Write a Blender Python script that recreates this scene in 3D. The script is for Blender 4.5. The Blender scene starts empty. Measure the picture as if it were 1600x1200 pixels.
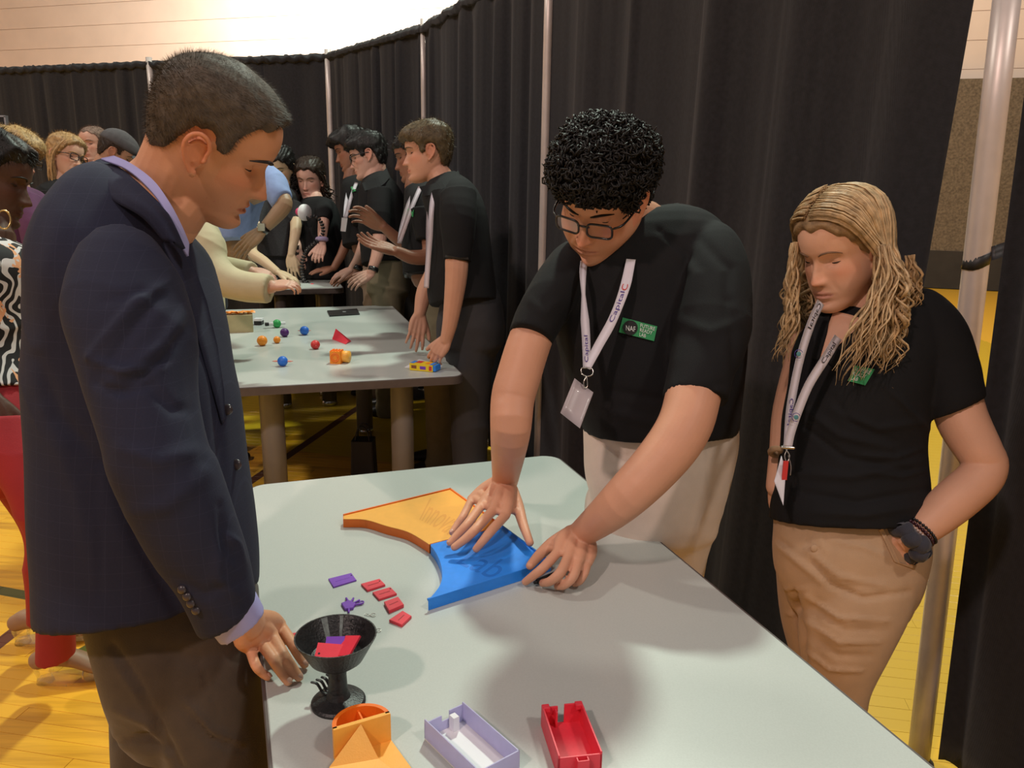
import bpy, bmesh, math, random
import numpy as np
from mathutils import Vector, Matrix
from mathutils.bvhtree import BVHTree
random.seed(7); RNG = np.random.default_rng(11)
SC = bpy.context.scene
COL = SC.collection
PI = math.pi

# ------------------------------------------------------------------ camera
FPX = 1260.0; PITCH = math.radians(14); ROLL = math.radians(-0.9); HCAM = 1.55
_cp, _sp = math.cos(PITCH), math.sin(PITCH)
FW = np.array([0, _cp, -_sp]); _r0 = np.array([1.0, 0, 0]); _u0 = np.array([0, _sp, _cp])
RT = _r0*math.cos(ROLL) - _u0*math.sin(ROLL)
UP = _u0*math.cos(ROLL) + _r0*math.sin(ROLL)
CAMPOS = np.array([0, 0, HCAM])
cam = bpy.data.cameras.new('camera'); camo = bpy.data.objects.new('camera', cam); COL.objects.link(camo)
cam.sensor_width = 36; cam.sensor_fit = 'HORIZONTAL'; cam.lens = FPX/1600*36
cam.clip_start = .02; cam.clip_end = 200
m = Matrix.Identity(4)
for i in range(3):
    m[i][0] = RT[i]; m[i][1] = UP[i]; m[i][2] = -FW[i]; m[i][3] = CAMPOS[i]
camo.matrix_world = m
SC.camera = camo

# ------------------------------------------------------------------ world, lamps, exposure
SC.view_settings.view_transform = 'Standard'; SC.view_settings.look = 'None'
SC.view_settings.gamma = 1; SC.view_settings.use_curve_mapping = False
SC.view_settings.exposure = 0.0
w = bpy.data.worlds.new('gym_ambient'); SC.world = w; w.use_nodes = True
w.node_tree.nodes['Background'].inputs[0].default_value = (1.0, .955, .945, 1)
w.node_tree.nodes['Background'].inputs[1].default_value = .20

def lamp(name, loc, target, power, size, color, spread=180):
    L = bpy.data.lights.new(name, 'AREA'); L.shape = 'DISK'; L.size = size; L.energy = power; L.color = color
    L.spread = math.radians(spread)
    o = bpy.data.objects.new(name, L); COL.objects.link(o); o.location = loc
    o.rotation_euler = (Vector(target)-Vector(loc)).to_track_quat('-Z', 'Y').to_euler()
    return o
lamp('gym_lamp_warm', (-3.9, -4.6, 8.0), (0, 1.5, .8), 330, .55, (1, .74, .66))
lamp('gym_lamp_green', (.95, 6.6, 8.0), (.2, 1.8, .8), 480, .55, (.86, 1, .84))
lamp('gym_lamp_far', (-6.5, 3.5, 8.0), (-1.5, 5, .8), 200, .7, (1, .93, .82))
lamp('gym_lamp_right', (4.5, -2.5, 8.0), (.8, 2.5, .8), 190, .8, (1, .88, .80))
lamp('wall_washer', (-3.6, 12.6, 6.0), (-3.9, 16.2, 3.6), 560, .6, (1, .95, .85), 150)
lamp('gym_lamp_wall', (4.0, 9.5, 8.5), (3, 13, 1), 330, .6, (1, .9, .75))

# ------------------------------------------------------------------ pixel <-> world
def ray(x, y): return FW + RT*(x-800)/FPX - UP*(y-600)/FPX
def D(x, y, d): return CAMPOS + ray(x, y)*d
def G(x, y, h):
    r = ray(x, y); return CAMPOS + r*((h-HCAM)/r[2])
def onY(x, y, Y):
    r = ray(x, y); return CAMPOS + r*(Y/r[1])
def proj(P):
    v = np.atleast_2d(P)-CAMPOS; d = v@FW
    return 800+FPX*(v@RT)/d, 600-FPX*(v@UP)/d, d
def cdir(r, u, i):
    v = RT*r + UP*u + FW*i; return v/np.linalg.norm(v)
def nrm(v): v = np.asarray(v, float); return v/(np.linalg.norm(v)+1e-12)

# ------------------------------------------------------------------ materials
def mat(name, color, rough=.6, var=.0, vscale=8, bump=.0, bscale=200, metal=0, sheen=0, alpha=None, trans=0, spec=.5, attr=False, sss=0, coat=0, emit=None):
    M = bpy.data.materials.new(name); M.use_nodes = True; nt = M.node_tree; b = nt.nodes['Principled BSDF']
    b.inputs['Base Color'].default_value = (*color, 1); b.inputs['Roughness'].default_value = rough
    b.inputs['Metallic'].default_value = metal; b.inputs['Specular IOR Level'].default_value = spec
    b.inputs['Sheen Weight'].default_value = sheen; b.inputs['Sheen Roughness'].default_value = .5
    b.inputs['Transmission Weight'].default_value = trans; b.inputs['Coat Weight'].default_value = coat
    if alpha is not None: b.inputs['Alpha'].default_value = alpha
    if sss:
        b.inputs['Subsurface Weight'].default_value = sss; b.inputs['Subsurface Radius'].default_value = (.01, .004, .002); b.inputs['Subsurface Scale'].default_value = .6
    tc = nt.nodes.new('ShaderNodeTexCoord')
    src = None
    if attr:
        a = nt.nodes.new('ShaderNodeAttribute'); a.attribute_name = 'Col'; src = a.outputs['Color']
    if var or attr:
        n = nt.nodes.new('ShaderNodeTexNoise'); n.inputs['Scale'].default_value = vscale; n.inputs['Detail'].default_value = 4
        nt.links.new(tc.outputs['Object'], n.inputs['Vector'])
        mr = nt.nodes.new('ShaderNodeMapRange'); mr.inputs[1].default_value = .3; mr.inputs[2].default_value = .7
        mr.inputs[3].default_value = 1-var; mr.inputs[4].default_value = 1+var
        nt.links.new(n.outputs['Fac'], mr.inputs[0])
        mx = nt.nodes.new('ShaderNodeVectorMath'); mx.operation = 'SCALE'
        if src: nt.links.new(src, mx.inputs[0])
        else: mx.inputs[0].default_value = color
        nt.links.new(mr.outputs[0], mx.inputs['Scale']); nt.links.new(mx.outputs[0], b.inputs['Base Color'])
    if bump:
        n2 = nt.nodes.new('ShaderNodeTexNoise'); n2.inputs['Scale'].default_value = bscale; n2.inputs['Detail'].default_value = 3
        nt.links.new(tc.outputs['Object'], n2.inputs['Vector'])
        bp = nt.nodes.new('ShaderNodeBump'); bp.inputs['Strength'].default_value = bump; bp.inputs['Distance'].default_value = .002
        nt.links.new(n2.outputs['Fac'], bp.inputs['Height']); nt.links.new(bp.outputs[0], b.inputs['Normal'])
    return M

def add_weave(M, scale, amt, dist=.001):
    """fine woven relief: two crossed waves"""
    nt = M.node_tree; b = nt.nodes['Principled BSDF']; tc = nt.nodes.new('ShaderNodeTexCoord')
    outs = []
    for dr in ('X', 'Z'):
        wv = nt.nodes.new('ShaderNodeTexWave'); wv.bands_direction = dr; wv.inputs['Scale'].default_value = scale
        wv.inputs['Distortion'].default_value = 1.5; wv.inputs['Detail'].default_value = 2
        nt.links.new(tc.outputs['Object'], wv.inputs['Vector']); outs.append(wv.outputs['Fac'])
    a = nt.nodes.new('ShaderNodeMath'); a.operation = 'ADD'; nt.links.new(outs[0], a.inputs[0]); nt.links.new(outs[1], a.inputs[1])
    bp = nt.nodes.new('ShaderNodeBump'); bp.inputs['Strength'].default_value = amt; bp.inputs['Distance'].default_value = dist
    nt.links.new(a.outputs[0], bp.inputs['Height']); nt.links.new(bp.outputs[0], b.inputs['Normal'])
    return M

# ------------------------------------------------------------------ mesh helpers (world-space arrays)
def join(pieces):
    Vs, Fs, o = [], [], 0
    for V, F in pieces:
        V = np.asarray(V, float); Vs.append(V); Fs += [tuple(i+o for i in f) for f in F]; o += len(V)
    return np.vstack(Vs), Fs
def origin_of(parent):
    o = np.zeros(3); p = parent
    while p is not None: o = o + np.array(p.location); p = p.parent
    return o
def mk(name, V, F, M, parent=None, smooth=True, col=None, origin=None):
    V = np.asarray(V, float)
    me = bpy.data.meshes.new(name)
    ob = bpy.data.objects.new(name, me); COL.objects.link(ob)
    if parent is not None:
        ob.parent = parent; o = origin_of(parent)
    else:
        if origin is None: origin = np.array([V[:, 0].mean(), V[:, 1].mean(), V[:, 2].min()])
        o = np.asarray(origin, float); ob.location = o
    me.from_pydata((V-o).tolist(), [], F)
    if smooth: me.polygons.foreach_set('use_smooth', [True]*len(me.polygons))
    if M: me.materials.append(M)
    if col is not None:
        at = me.color_attributes.new('Col', 'FLOAT_COLOR', 'POINT')
        c4 = np.ones((len(V), 4)); c4[:, :3] = col; at.data.foreach_set('color', c4.ravel())
    me.update()
    return ob
def tag(o, label=None, cat=None, group=None, kind=None):
    if label: o['label'] = label
    if cat: o['category'] = cat
    if group: o['group'] = group
    if kind: o['kind'] = kind
    return o
def thing(name, loc, label, cat, group=None):
    o = bpy.data.objects.new(name, None); COL.objects.link(o); o.location = tuple(float(c) for c in loc); o.empty_display_size = .1
    return tag(o, label, cat, group)
def box(c, s, rz=0, bev=0):
    """box: centre c, full size s, turned rz about z; bev = chamfer"""
    x, y, z = s[0]/2, s[1]/2, s[2]/2
    if bev:
        out = outline_round(s[0], s[1], bev, 3)
        return prism([(p[0]*math.cos(rz)-p[1]*math.sin(rz)+c[0], p[0]*math.sin(rz)+p[1]*math.cos(rz)+c[1]) for p in out], c[2]-z, c[2]+z)
    V = np.array([(a*x, b*y, d*z) for a in (-1, 1) for b in (-1, 1) for d in (-1, 1)], float)
    R = np.array([[math.cos(rz), -math.sin(rz), 0], [math.sin(rz), math.cos(rz), 0], [0, 0, 1]])
    V = V@R.T + np.array(c)
    return V, [(0, 1, 3, 2), (4, 6, 7, 5), (0, 4, 5, 1), (2, 3, 7, 6), (0, 2, 6, 4), (1, 5, 7, 3)]
def outline_round(w, h, r, n=5):
    pts = []
    for cx, cy, a0 in ((w/2-r, h/2-r, 0), (-w/2+r, h/2-r, 90), (-w/2+r, -h/2+r, 180), (w/2-r, -h/2+r, 270)):
        for k in range(n+1):
            a = math.radians(a0+90*k/n); pts.append((cx+r*math.cos(a), cy+r*math.sin(a)))
    return pts
def prism(pts, z0, z1, chamf=0):
    """extrude 2-D outline between z0 and z1 with an optional top chamfer"""
    P = np.array(pts, float); n = len(P); ctr = P.mean(0)
    lay = [(P, z0)]
    if chamf:
        Q = P.copy()
        e1 = np.roll(P, -1, 0)-P; e0 = P-np.roll(P, 1, 0)
        def un(v): return v/(np.linalg.norm(v, axis=1, keepdims=True)+1e-9)
        nn = un(np.stack([e1[:, 1], -e1[:, 0]], 1))+un(np.stack([e0[:, 1], -e0[:, 0]], 1)); nn = un(nn)
        area = .5*np.sum(P[:, 0]*np.roll(P[:, 1], -1)-np.roll(P[:, 0], -1)*P[:, 1])
        if area < 0: nn = -nn
        lay += [(P, z1-chamf), (P-nn*chamf, z1)]
    else: lay += [(P, z1)]
    V = np.vstack([np.column_stack([p, np.full(n, z)]) for p, z in lay]); F = []
    for k in range(len(lay)-1):
        for i in range(n):
            j = (i+1) % n; F.append((k*n+i, k*n+j, (k+1)*n+j, (k+1)*n+i))
    F.append(tuple(range(n-1, -1, -1))); F.append(tuple((len(lay)-1)*n+i for i in range(n)))
    return V, F
def catmull(A, k):
    A = np.asarray(A, float)
    if len(A) < 3 or k <= 1: 
        t = np.linspace(0, len(A)-1, (len(A)-1)*k+1); 
        return np.stack([np.interp(t, range(len(A)), A[:, i]) for i in range(A.shape[1])], 1)
    P = np.vstack([2*A[0]-A[1], A, 2*A[-1]-A[-2]]); out = []
    for i in range(1, len(P)-2):
        p0, p1, p2, p3 = P[i-1:i+3]
        for j in range(k):
            t = j/k
            out.append(.5*((2*p1)+(-p0+p2)*t+(2*p0-5*p1+4*p2-p3)*t*t+(-p0+3*p1-3*p2+p3)*t**3))
    out.append(A[-1]); return np.array(out)
def loft(C, U, V, n=28, e=2.0, cap='round', closed=False):
    """closed skin through superelliptic rings; C centres, U and V half-axes"""
    C, U, V = (np.asarray(a, float) for a in (C, U, V))
    if cap == 'round':
        def capr(c, u, v, d):
            r = min(np.linalg.norm(u), np.linalg.norm(v)); res = []
            for a in (65, 40, 18):
                s = math.cos(math.radians(a)); q = math.sin(math.radians(a))
                res.append((c+d*r*q, u*s, v*s))
            return res
        a0 = capr(C[0], U[0], V[0], -nrm(C[1]-C[0])); a1 = capr(C[-1], U[-1], V[-1], nrm(C[-1]-C[-2]))[::-1]
        C = np.vstack([[a[0] for a in a0], C, [a[0] for a in a1]]); U = np.vstack([[a[1] for a in a0], U, [a[1] for a in a1]]); V = np.vstack([[a[2] for a in a0], V, [a[2] for a in a1]])
    th = np.linspace(0, 2*PI, n, endpoint=False); c, s = np.cos(th), np.sin(th)
    c = np.sign(c)*np.abs(c)**(2/e); s = np.sign(s)*np.abs(s)**(2/e)
    P = C[:, None]+U[:, None]*c[None, :, None]+V[:, None]*s[None, :, None]
    m_ = len(C); P = P.reshape(-1, 3); F = []
    for k in range(m_-1):
        for i in range(n):
            j = (i+1) % n; F.append((k*n+i, k*n+j, (k+1)*n+j, (k+1)*n+i))
    if cap:
        F.append(tuple(range(n-1, -1, -1))); F.append(tuple((m_-1)*n+i for i in range(n)))
    return P, F
def tube(pts, rad, n=14, k=4, flat=1.0, side=None, cap='round', e=2.0):
    """tube along world points; rad per point; flat = ratio of the second half-axis; side = direction of first axis"""
    pts = np.asarray(pts, float)
    rad = np.full(len(pts), rad) if np.isscalar(rad) else np.asarray(rad, float)
    fl = np.full(len(pts), flat) if np.isscalar(flat) else np.asarray(flat, float)
    A = catmull(np.column_stack([pts, rad, fl]), k) if len(pts) > 2 else catmull(np.column_stack([pts, rad, fl]), 2 if k > 1 else 1)
    C = A[:, :3]; T = np.gradient(C, axis=0); U, V = [], []
    T = T/(np.linalg.norm(T, axis=1, keepdims=True)+1e-12)
    u = np.asarray(side, float) if side is not None else np.cross(T[0], [0.13, .31, .94])
    for i in range(len(C)):
        u = u-T[i]*(u@T[i]); u = nrm(u); v = np.cross(T[i], u)
        U.append(u*A[i, 3]); V.append(v*A[i, 3]*A[i, 4])
    return loft(C, U, V, n, e, cap)
def ploft(rows, k=5, n=44, e=2.2, cap='round'):
    """torso-like loft: rows (xL,yL,xR,yR,dL,dR,half thickness)"""
    C, U, T = [], [], []
    for xL, yL, xR, yR, dL, dR, vh in rows:
        A, B = D(xL, yL, dL), D(xR, yR, dR); C.append((A+B)/2); U.append((B-A)/2); T.append(vh)
    Q = catmull(np.column_stack([C, U, T]), k); C, U, T = Q[:, :3], Q[:, 3:6], Q[:, 6]
    ax = np.gradient(C, axis=0); V = np.cross(U, ax); V = V/(np.linalg.norm(V, axis=1, keepdims=True)+1e-12)*T[:, None]
    return loft(C, U, V, n, e, cap)
def ball(c, r, n=16, axes=None):
    r = np.full(3, r) if np.isscalar(r) else np.asarray(r, float)
    V, F = [], []; m_ = n//2
    for i in range(m_+1):
        a = PI*i/m_
        for j in range(n):
            b = 2*PI*j/n; V.append((math.sin(a)*math.cos(b), math.sin(a)*math.sin(b), math.cos(a)))
    for i in range(m_):
        for j in range(n):
            k = (j+1) % n; F.append((i*n+j, (i+1)*n+j, (i+1)*n+k, i*n+k))
    V = np.array(V)*r
    if axes is not None: V = V@np.array(axes)
    return V+np.asarray(c), F
def lathe(prof, c, n=40):
    V, F = [], []
    for r, z in prof:
        for j in range(n):
            a = 2*PI*j/n; V.append((c[0]+r*math.cos(a), c[1]+r*math.sin(a), c[2]+z))
    for i in range(len(prof)-1):
        for j in range(n):
            k = (j+1) % n; F.append((i*n+j, i*n+k, (i+1)*n+k, (i+1)*n+j))
    if prof[0][0] > 1e-4: F.append(tuple(range(n-1, -1, -1)))
    if prof[-1][0] > 1e-4: F.append(tuple((len(prof)-1)*n+j for j in range(n)))
    return np.array(V), F
def remesh(pieces, voxel, smooth=2, fac=.5):
    """weld closed pieces into one continuous surface; returns arrays"""
    bm = bmesh.new()
    for V, F in pieces:
        vs = [bm.verts.new(v) for v in V]
        for f in F:
            try: bm.faces.new([vs[i] for i in f])
            except ValueError: pass
    bmesh.ops.remove_doubles(bm, verts=bm.verts, dist=1e-6)
    bmesh.ops.recalc_face_normals(bm, faces=bm.faces)
    me = bpy.data.meshes.new('tmp'); bm.to_mesh(me); bm.free()
    ob = bpy.data.objects.new('tmp', me); COL.objects.link(ob)
    r = ob.modifiers.new('r', 'REMESH'); r.mode = 'VOXEL'; r.voxel_size = voxel
    if smooth:
        s = ob.modifiers.new('s', 'SMOOTH'); s.iterations = smooth; s.factor = fac
    dg = bpy.context.evaluated_depsgraph_get(); ev = ob.evaluated_get(dg); em = ev.to_mesh()
    V = np.empty(len(em.vertices)*3); em.vertices.foreach_get('co', V); V = V.reshape(-1, 3)
    F = [tuple(p.vertices) for p in em.polygons]
    ev.to_mesh_clear(); bpy.data.objects.remove(ob); bpy.data.meshes.remove(me)
    return V, F
def normals(V, F):
    N = np.zeros_like(V); Fq = np.array([f if len(f) == 4 else (f[0], f[1], f[2], f[2]) for f in F if len(f) in (3, 4)])
    a = V[Fq[:, 2]]-V[Fq[:, 0]]; b = V[Fq[:, 3]]-V[Fq[:, 1]]
    fn = np.cross(a, b)
    for i in range(4): np.add.at(N, Fq[:, i], fn)
    return N/(np.linalg.norm(N, axis=1, keepdims=True)+1e-12)
def folds(V, F, amp=.003, freq=14, direction=(0, 0, 1), seed=0):
    """cloth relief: warped ridges crossing the given direction"""
    N = normals(V, F); r = np.random.default_rng(seed); ph = r.uniform(0, 6.28, 12)
    d = nrm(direction)
    wx = .35*np.sin(V@r.normal(0, 6, 3)+ph[0])+.25*np.sin(V@r.normal(0, 11, 3)+ph[1])
    t = (V@d)*freq+wx*4+ .8*np.sin(V@r.normal(0, 9, 3)+ph[2])
    rid = (1-np.abs(np.sin(t)))**2
    gate = .5+.5*np.sin(V@r.normal(0, 7, 3)+ph[3])
    big = np.sin(V@r.normal(0, 8, 3)+ph[4])*np.sin(V@r.normal(0, 8, 3)+ph[5])
    return V+N*(amp*(rid*gate*1.6+.5*big))[:, None]
def strokes(V, F, lines):
    """raise (amp>0) or press (amp<0) soft ridges where the photo's creases run: lines [(pts px, width px, amp m)]"""
    N = normals(V, F); x, y, d = proj(V); face = np.clip(-(N@FW)*3+.4, 0, 1); disp = np.zeros(len(V))
    for pts, wd, amp in lines:
        P = np.array(pts, float); best = np.full(len(V), 1e9); tt = np.zeros(len(V))
        m_ = len(P)-1
        for i in range(m_):
            a, b = P[i], P[i+1]; ab = b-a; t = np.clip(((x-a[0])*ab[0]+(y-a[1])*ab[1])/(ab@ab), 0, 1)
            q = np.hypot(x-a[0]-t*ab[0], y-a[1]-t*ab[1]); sel = q < best; best[sel] = q[sel]; tt[sel] = (i+t[sel])/m_
        disp += amp*np.exp(-(best/wd)**2)*np.sin(np.clip(tt, .08, .92)*PI)**.5
    return V+N*(disp*face)[:, None]
def bvh(V, F): return BVHTree.FromPolygons([Vector(v) for v in V], F)
def hit(tree, x, y, off=.0, far=True):
    r = ray(x, y); r = r/np.linalg.norm(r)
    loc, no, i, ds = tree.ray_cast(Vector(CAMPOS), Vector(r))
    if loc is None: return None
    return np.array(loc)-r*off
def draped(tree, rows, off=.003, thick=.002, m_=6, k=8, dfall=None):
    """thin closed patch lying on a surface; rows = polylines in px of equal length"""
    R = np.array([catmull(np.array(r, float), k) for r in rows])
    n1, n2 = R.shape[:2]
    t = np.linspace(0, n1-1, (n1-1)*m_+1); Q = np.zeros((len(t), n2, 2))
    for j in range(n2):
        for c in range(2): Q[:, j, c] = np.interp(t, range(n1), R[:, j, c])
    P = np.zeros((len(t), n2, 3)); last = dfall
    for i in range(len(t)):
        for j in range(n2):
            h = hit(tree, Q[i, j, 0], Q[i, j, 1])
            if h is not None: last = (h-CAMPOS)@FW; dd = last
            else: dd = last if last else 1.5
            P[i, j] = D(Q[i, j, 0], Q[i, j, 1], dd-off)
    return sheet(P, thick)
def sheet(P, thick):
    n1, n2 = P.shape[:2]
    gu = np.gradient(P, axis=0); gv = np.gradient(P, axis=1); N = np.cross(gu, gv); N /= (np.linalg.norm(N, axis=2, keepdims=True)+1e-12)
    ctr = P.reshape(-1, 3).mean(0)
    if (N.reshape(-1, 3).mean(0))@(CAMPOS-ctr) < 0: N = -N
    A = P.reshape(-1, 3); B = (P-N*thick).reshape(-1, 3); n = n1*n2; F = []
    for i in range(n1-1):
        for j in range(n2-1):
            a = i*n2+j; F.append((a, a+1, a+n2+1, a+n2)); F.append((n+a, n+a+n2, n+a+n2+1, n+a+1))
    for i in range(n1-1):
        for j in (0, n2-1):
            a, b = i*n2+j, (i+1)*n2+j; F.append((a, b, n+b, n+a))
    for j in range(n2-1):
        for i in (0, n1-1):
            a, b = i*n2+j, i*n2+j+1; F.append((a, b, n+b, n+a))
    return np.vstack([A, B]), F
def ribbon(pts, width, face, thick=.0015, k=8, twist=None):
    """strap along world points, width across, facing direction 'face'"""
    C = catmull(np.asarray(pts, float), k); T = np.gradient(C, axis=0); T /= np.linalg.norm(T, axis=1, keepdims=True)
    f = nrm(face); S = np.cross(T, f); S /= np.linalg.norm(S, axis=1, keepdims=True)
    if np.isscalar(width): wd = np.full(len(C), width)
    else: wd = np.interp(np.linspace(0, 1, len(C)), np.linspace(0, 1, len(width)), width)
    P = np.stack([C-S*wd[:, None]/2, C, C+S*wd[:, None]/2], 1)
    return sheet(P, thick)
_txt = {}
def text_mesh(s):
    """flat letters as 2-D triangles, normalised to 0..1 in x and y"""
    if s in _txt: return _txt[s]
    cu = bpy.data.curves.new('t', 'FONT'); cu.body = s; cu.align_x = 'LEFT'; cu.resolution_u = 3; cu.space_line = .85
    ob = bpy.data.objects.new('t', cu); COL.objects.link(ob)
    dg = bpy.context.evaluated_depsgraph_get(); me = ob.evaluated_get(dg).to_mesh()
    V = np.array([v.co[:] for v in me.vertices]); F = [tuple(p.vertices) for p in me.polygons]
    ob.evaluated_get(dg).to_mesh_clear(); bpy.data.objects.remove(ob); bpy.data.curves.remove(cu)
    mn, mx = V.min(0), V.max(0); W2 = (V[:, :2]-mn[:2])/(mx[:2]-mn[:2]); _txt[s] = (W2, F); return _txt[s]
def text_quad(s, fn, off=.0006):
    """letters mapped by fn(u,v)->world point; v up"""
    W2, F = text_mesh(s); V = np.array([fn(u, v) for u, v in W2]); return V, F
def quadfn(a, b, c, d, off=.0008):
    """a bottom-left, b bottom-right, c top-right, d top-left (world)"""
    a, b, c, d = map(np.asarray, (a, b, c, d)); n = nrm(np.cross(b-a, d-a))
    if n@(CAMPOS-a) < 0: n = -n
    return lambda u, v: (a*(1-u)+b*u)*(1-v)+(d*(1-u)+c*u)*v+n*off
# ------------------------------------------------------------------ the setting
def floor_mat():
    M = bpy.data.materials.new('varnished_maple'); M.use_nodes = True; nt = M.node_tree; b = nt.nodes['Principled BSDF']; L = nt.links.new
    N = nt.nodes.new
    geo = N('ShaderNodeNewGeometry'); oi = N('ShaderNodeObjectInfo')
    mp = N('ShaderNodeMapping'); mp.inputs['Rotation'].default_value = (0, 0, math.radians(10)); mp.inputs['Scale'].default_value = (1.2, 17.5, 1)
    L(geo.outputs['Position'], mp.inputs['Vector'])
    wn = N('ShaderNodeTexNoise'); wn.inputs['Scale'].default_value = 1.6; wn.inputs['Detail'].default_value = 3; L(mp.outputs[0], wn.inputs['Vector'])
    mp2 = N('ShaderNodeMapping'); mp2.inputs['Rotation'].default_value = (0, 0, math.radians(10)); mp2.inputs['Scale'].default_value = (6, 120, 1); L(geo.outputs['Position'], mp2.inputs['Vector'])
    gr = N('ShaderNodeTexNoise'); gr.inputs['Scale'].default_value = 2; gr.inputs['Detail'].default_value = 5; L(mp2.outputs[0], gr.inputs['Vector'])
    add = N('ShaderNodeMath'); add.operation = 'MULTIPLY_ADD'; L(oi.outputs['Random'], add.inputs[0]); add.inputs[1].default_value = .55; L(wn.outputs['Fac'], add.inputs[2])
    add2 = N('ShaderNodeMath'); add2.operation = 'MULTIPLY_ADD'; L(gr.outputs['Fac'], add2.inputs[0]); add2.inputs[1].default_value = .35; L(add.outputs[0], add2.inputs[2])
    cr = N('ShaderNodeValToRGB'); e = cr.color_ramp.elements
    e[0].position = .45; e[0].color = (.50, .215, .018, 1); e[1].position = 1.25; e[1].color = (.90, .47, .035, 1)
    L(add2.outputs[0], cr.inputs[0])
    last = cr.outputs[0]
    sp = N('ShaderNodeSeparateXYZ'); L(geo.outputs['Position'], sp.inputs[0])
    def math_(op, a, b_):
        n = N('ShaderNodeMath'); n.operation = op
        for i, q in ((0, a), (1, b_)):
            if hasattr(q, 'links'): L(q, n.inputs[i])
            else: n.inputs[i].default_value = q
        return n.outputs[0]
    def stripe(p, q, wd, colr):
        nonlocal last
        p, q = np.array(p[:2]), np.array(q[:2]); d = nrm(q-p); nn = np.array([-d[1], d[0]])
        dist = math_('ADD', math_('ADD', math_('MULTIPLY', sp.outputs[0], nn[0]), math_('MULTIPLY', sp.outputs[1], nn[1])), -float(nn@p))
        ab = math_('ABSOLUTE', dist, 0); inside = math_('LESS_THAN', ab, wd/2)
        al = math_('ADD', math_('ADD', math_('MULTIPLY', sp.outputs[0], d[0]), math_('MULTIPLY', sp.outputs[1], d[1])), -float(d@p))
        Ln = float(np.linalg.norm(q-p)); inside = math_('MULTIPLY', inside, math_('MULTIPLY', math_('GREATER_THAN', al, 0), math_('LESS_THAN', al, Ln)))
        mx = N('ShaderNodeMixRGB'); L(inside, mx.inputs[0]); L(last, mx.inputs[1]); mx.inputs[2].default_value = (*colr, 1); last = mx.outputs[0]
    # painted court markings: a yellow apron, dark green and maroon lines
    stripe((-3.2, 6.1), (3.0, 4.2), 1.9, (.62, .40, .012))
    stripe((1.9, 1.0), (3.6, 9.5), 3.2, (.66, .40, .014))
    stripe(G(-160, 893, 0), G(62, 934, 0), .055, (.10, .10, .02))
    stripe(G(100, 1034, 0), G(420, 860, 0), .055, (.09, .10, .02))
    stripe(G(-60, 1050, 0), G(60, 958, 0), .055, (.13, .035, .015))
    stripe(G(250, 850, 0), G(700, 540, 0), .055, (.10, .028, .012))
    L(last, b.inputs['Base Color']); b.inputs['Roughness'].default_value = .33; b.inputs['Coat Weight'].default_value = .25; b.inputs['Coat Roughness'].default_value = .15
    return M
M_floor = floor_mat()
fl = mk('floor', *box((0, 6, -.06), (46, 44, .10)), M_floor, smooth=False); tag(fl, kind='structure')
PA = math.radians(-10); pd = np.array([math.cos(PA), math.sin(PA)]); pn = np.array([-pd[1], pd[0]])
PW = .0572
plank_me = {}
def plank_mesh(Ln):
    if Ln in plank_me: return plank_me[Ln]
    V, F = prism(outline_round(Ln-.0012, PW-.0012, .001, 1), 0, .0101, .0006)
    me = bpy.data.meshes.new('floor_plank'); me.from_pydata(V.tolist(), [], F); me.materials.append(M_floor); plank_me[Ln] = me; return me
cand = []
rr = random.Random(3)
for j in range(0, 150):
    v = 0.6+j*PW; u = -5.4+rr.random()*1.2
    while u < 4.5:
        Ln = rr.choice((.6, .8, 1.0, 1.2)); c = pd*(u+Ln/2)+pn*v; u += Ln
        if Ln and c[1] > .8: cand.append((c[0], c[1], Ln))
vis, rest = [], []
for c in cand:
    x, y, d = proj(np.array([c[0], c[1], 0])); x, y, d = x[0], y[0], d[0]
    ok = d > .5 and ((x < 440 and 600 < y < 1280 and x > -120) or (1330 < x < 1640 and 440 < y < 1230) or (380 <= x < 760 and 600 < y < 790))
    (vis if ok else rest).append((d, c))
vis.sort(key=lambda t: t[0]); rest += vis[300:]; vis = vis[:300]
for d, (x, y, Ln) in vis:
    o = bpy.data.objects.new('floor_plank', plank_mesh(Ln)); COL.objects.link(o); o.parent = fl
    o.location = np.array([x, y, -.0101])-origin_of(fl); o.rotation_euler = (0, 0, PA)
R2 = np.array([[math.cos(PA), -math.sin(PA)], [math.sin(PA), math.cos(PA)]])
pcs = []
for d, (x, y, Ln) in rest:
    hx, hy = Ln/2-.0004, PW/2-.0005; q = np.array([(-hx, -hy), (hx, -hy), (hx, hy), (-hx, hy)])
    q = q@R2.T+np.array([x, y]); pcs.append(prism(q, -.0101, 0))
tag(mk('distant_planks', *join(pcs), M_floor, parent=fl, smooth=False), kind='stuff')

# gym walls, square with the far drape line
M_wall = mat('painted_block', (.80, .66, .56), .85, .04, 2, .15, 60)
wa = math.radians(-17); we = np.array([math.cos(wa), math.sin(wa)]); wn_ = np.array([-we[1], we[0]])
wc = wn_*15.0
wl = mk('wall_back', *box((wc[0], wc[1], 4.6), (39, .3, 9.3), wa), M_wall, smooth=False); tag(wl, kind='structure')
lc = wn_*3.0-we*19.0
tag(mk('wall_left', *box((lc[0], lc[1], 4.6), (.3, 26, 9.3), wa), M_wall, smooth=False), kind='structure')
rc = wn_*3.0+we*14.0
tag(mk('wall_right', *box((rc[0], rc[1], 4.6), (.3, 26, 9.3), wa), M_wall, smooth=False), kind='structure')
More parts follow.
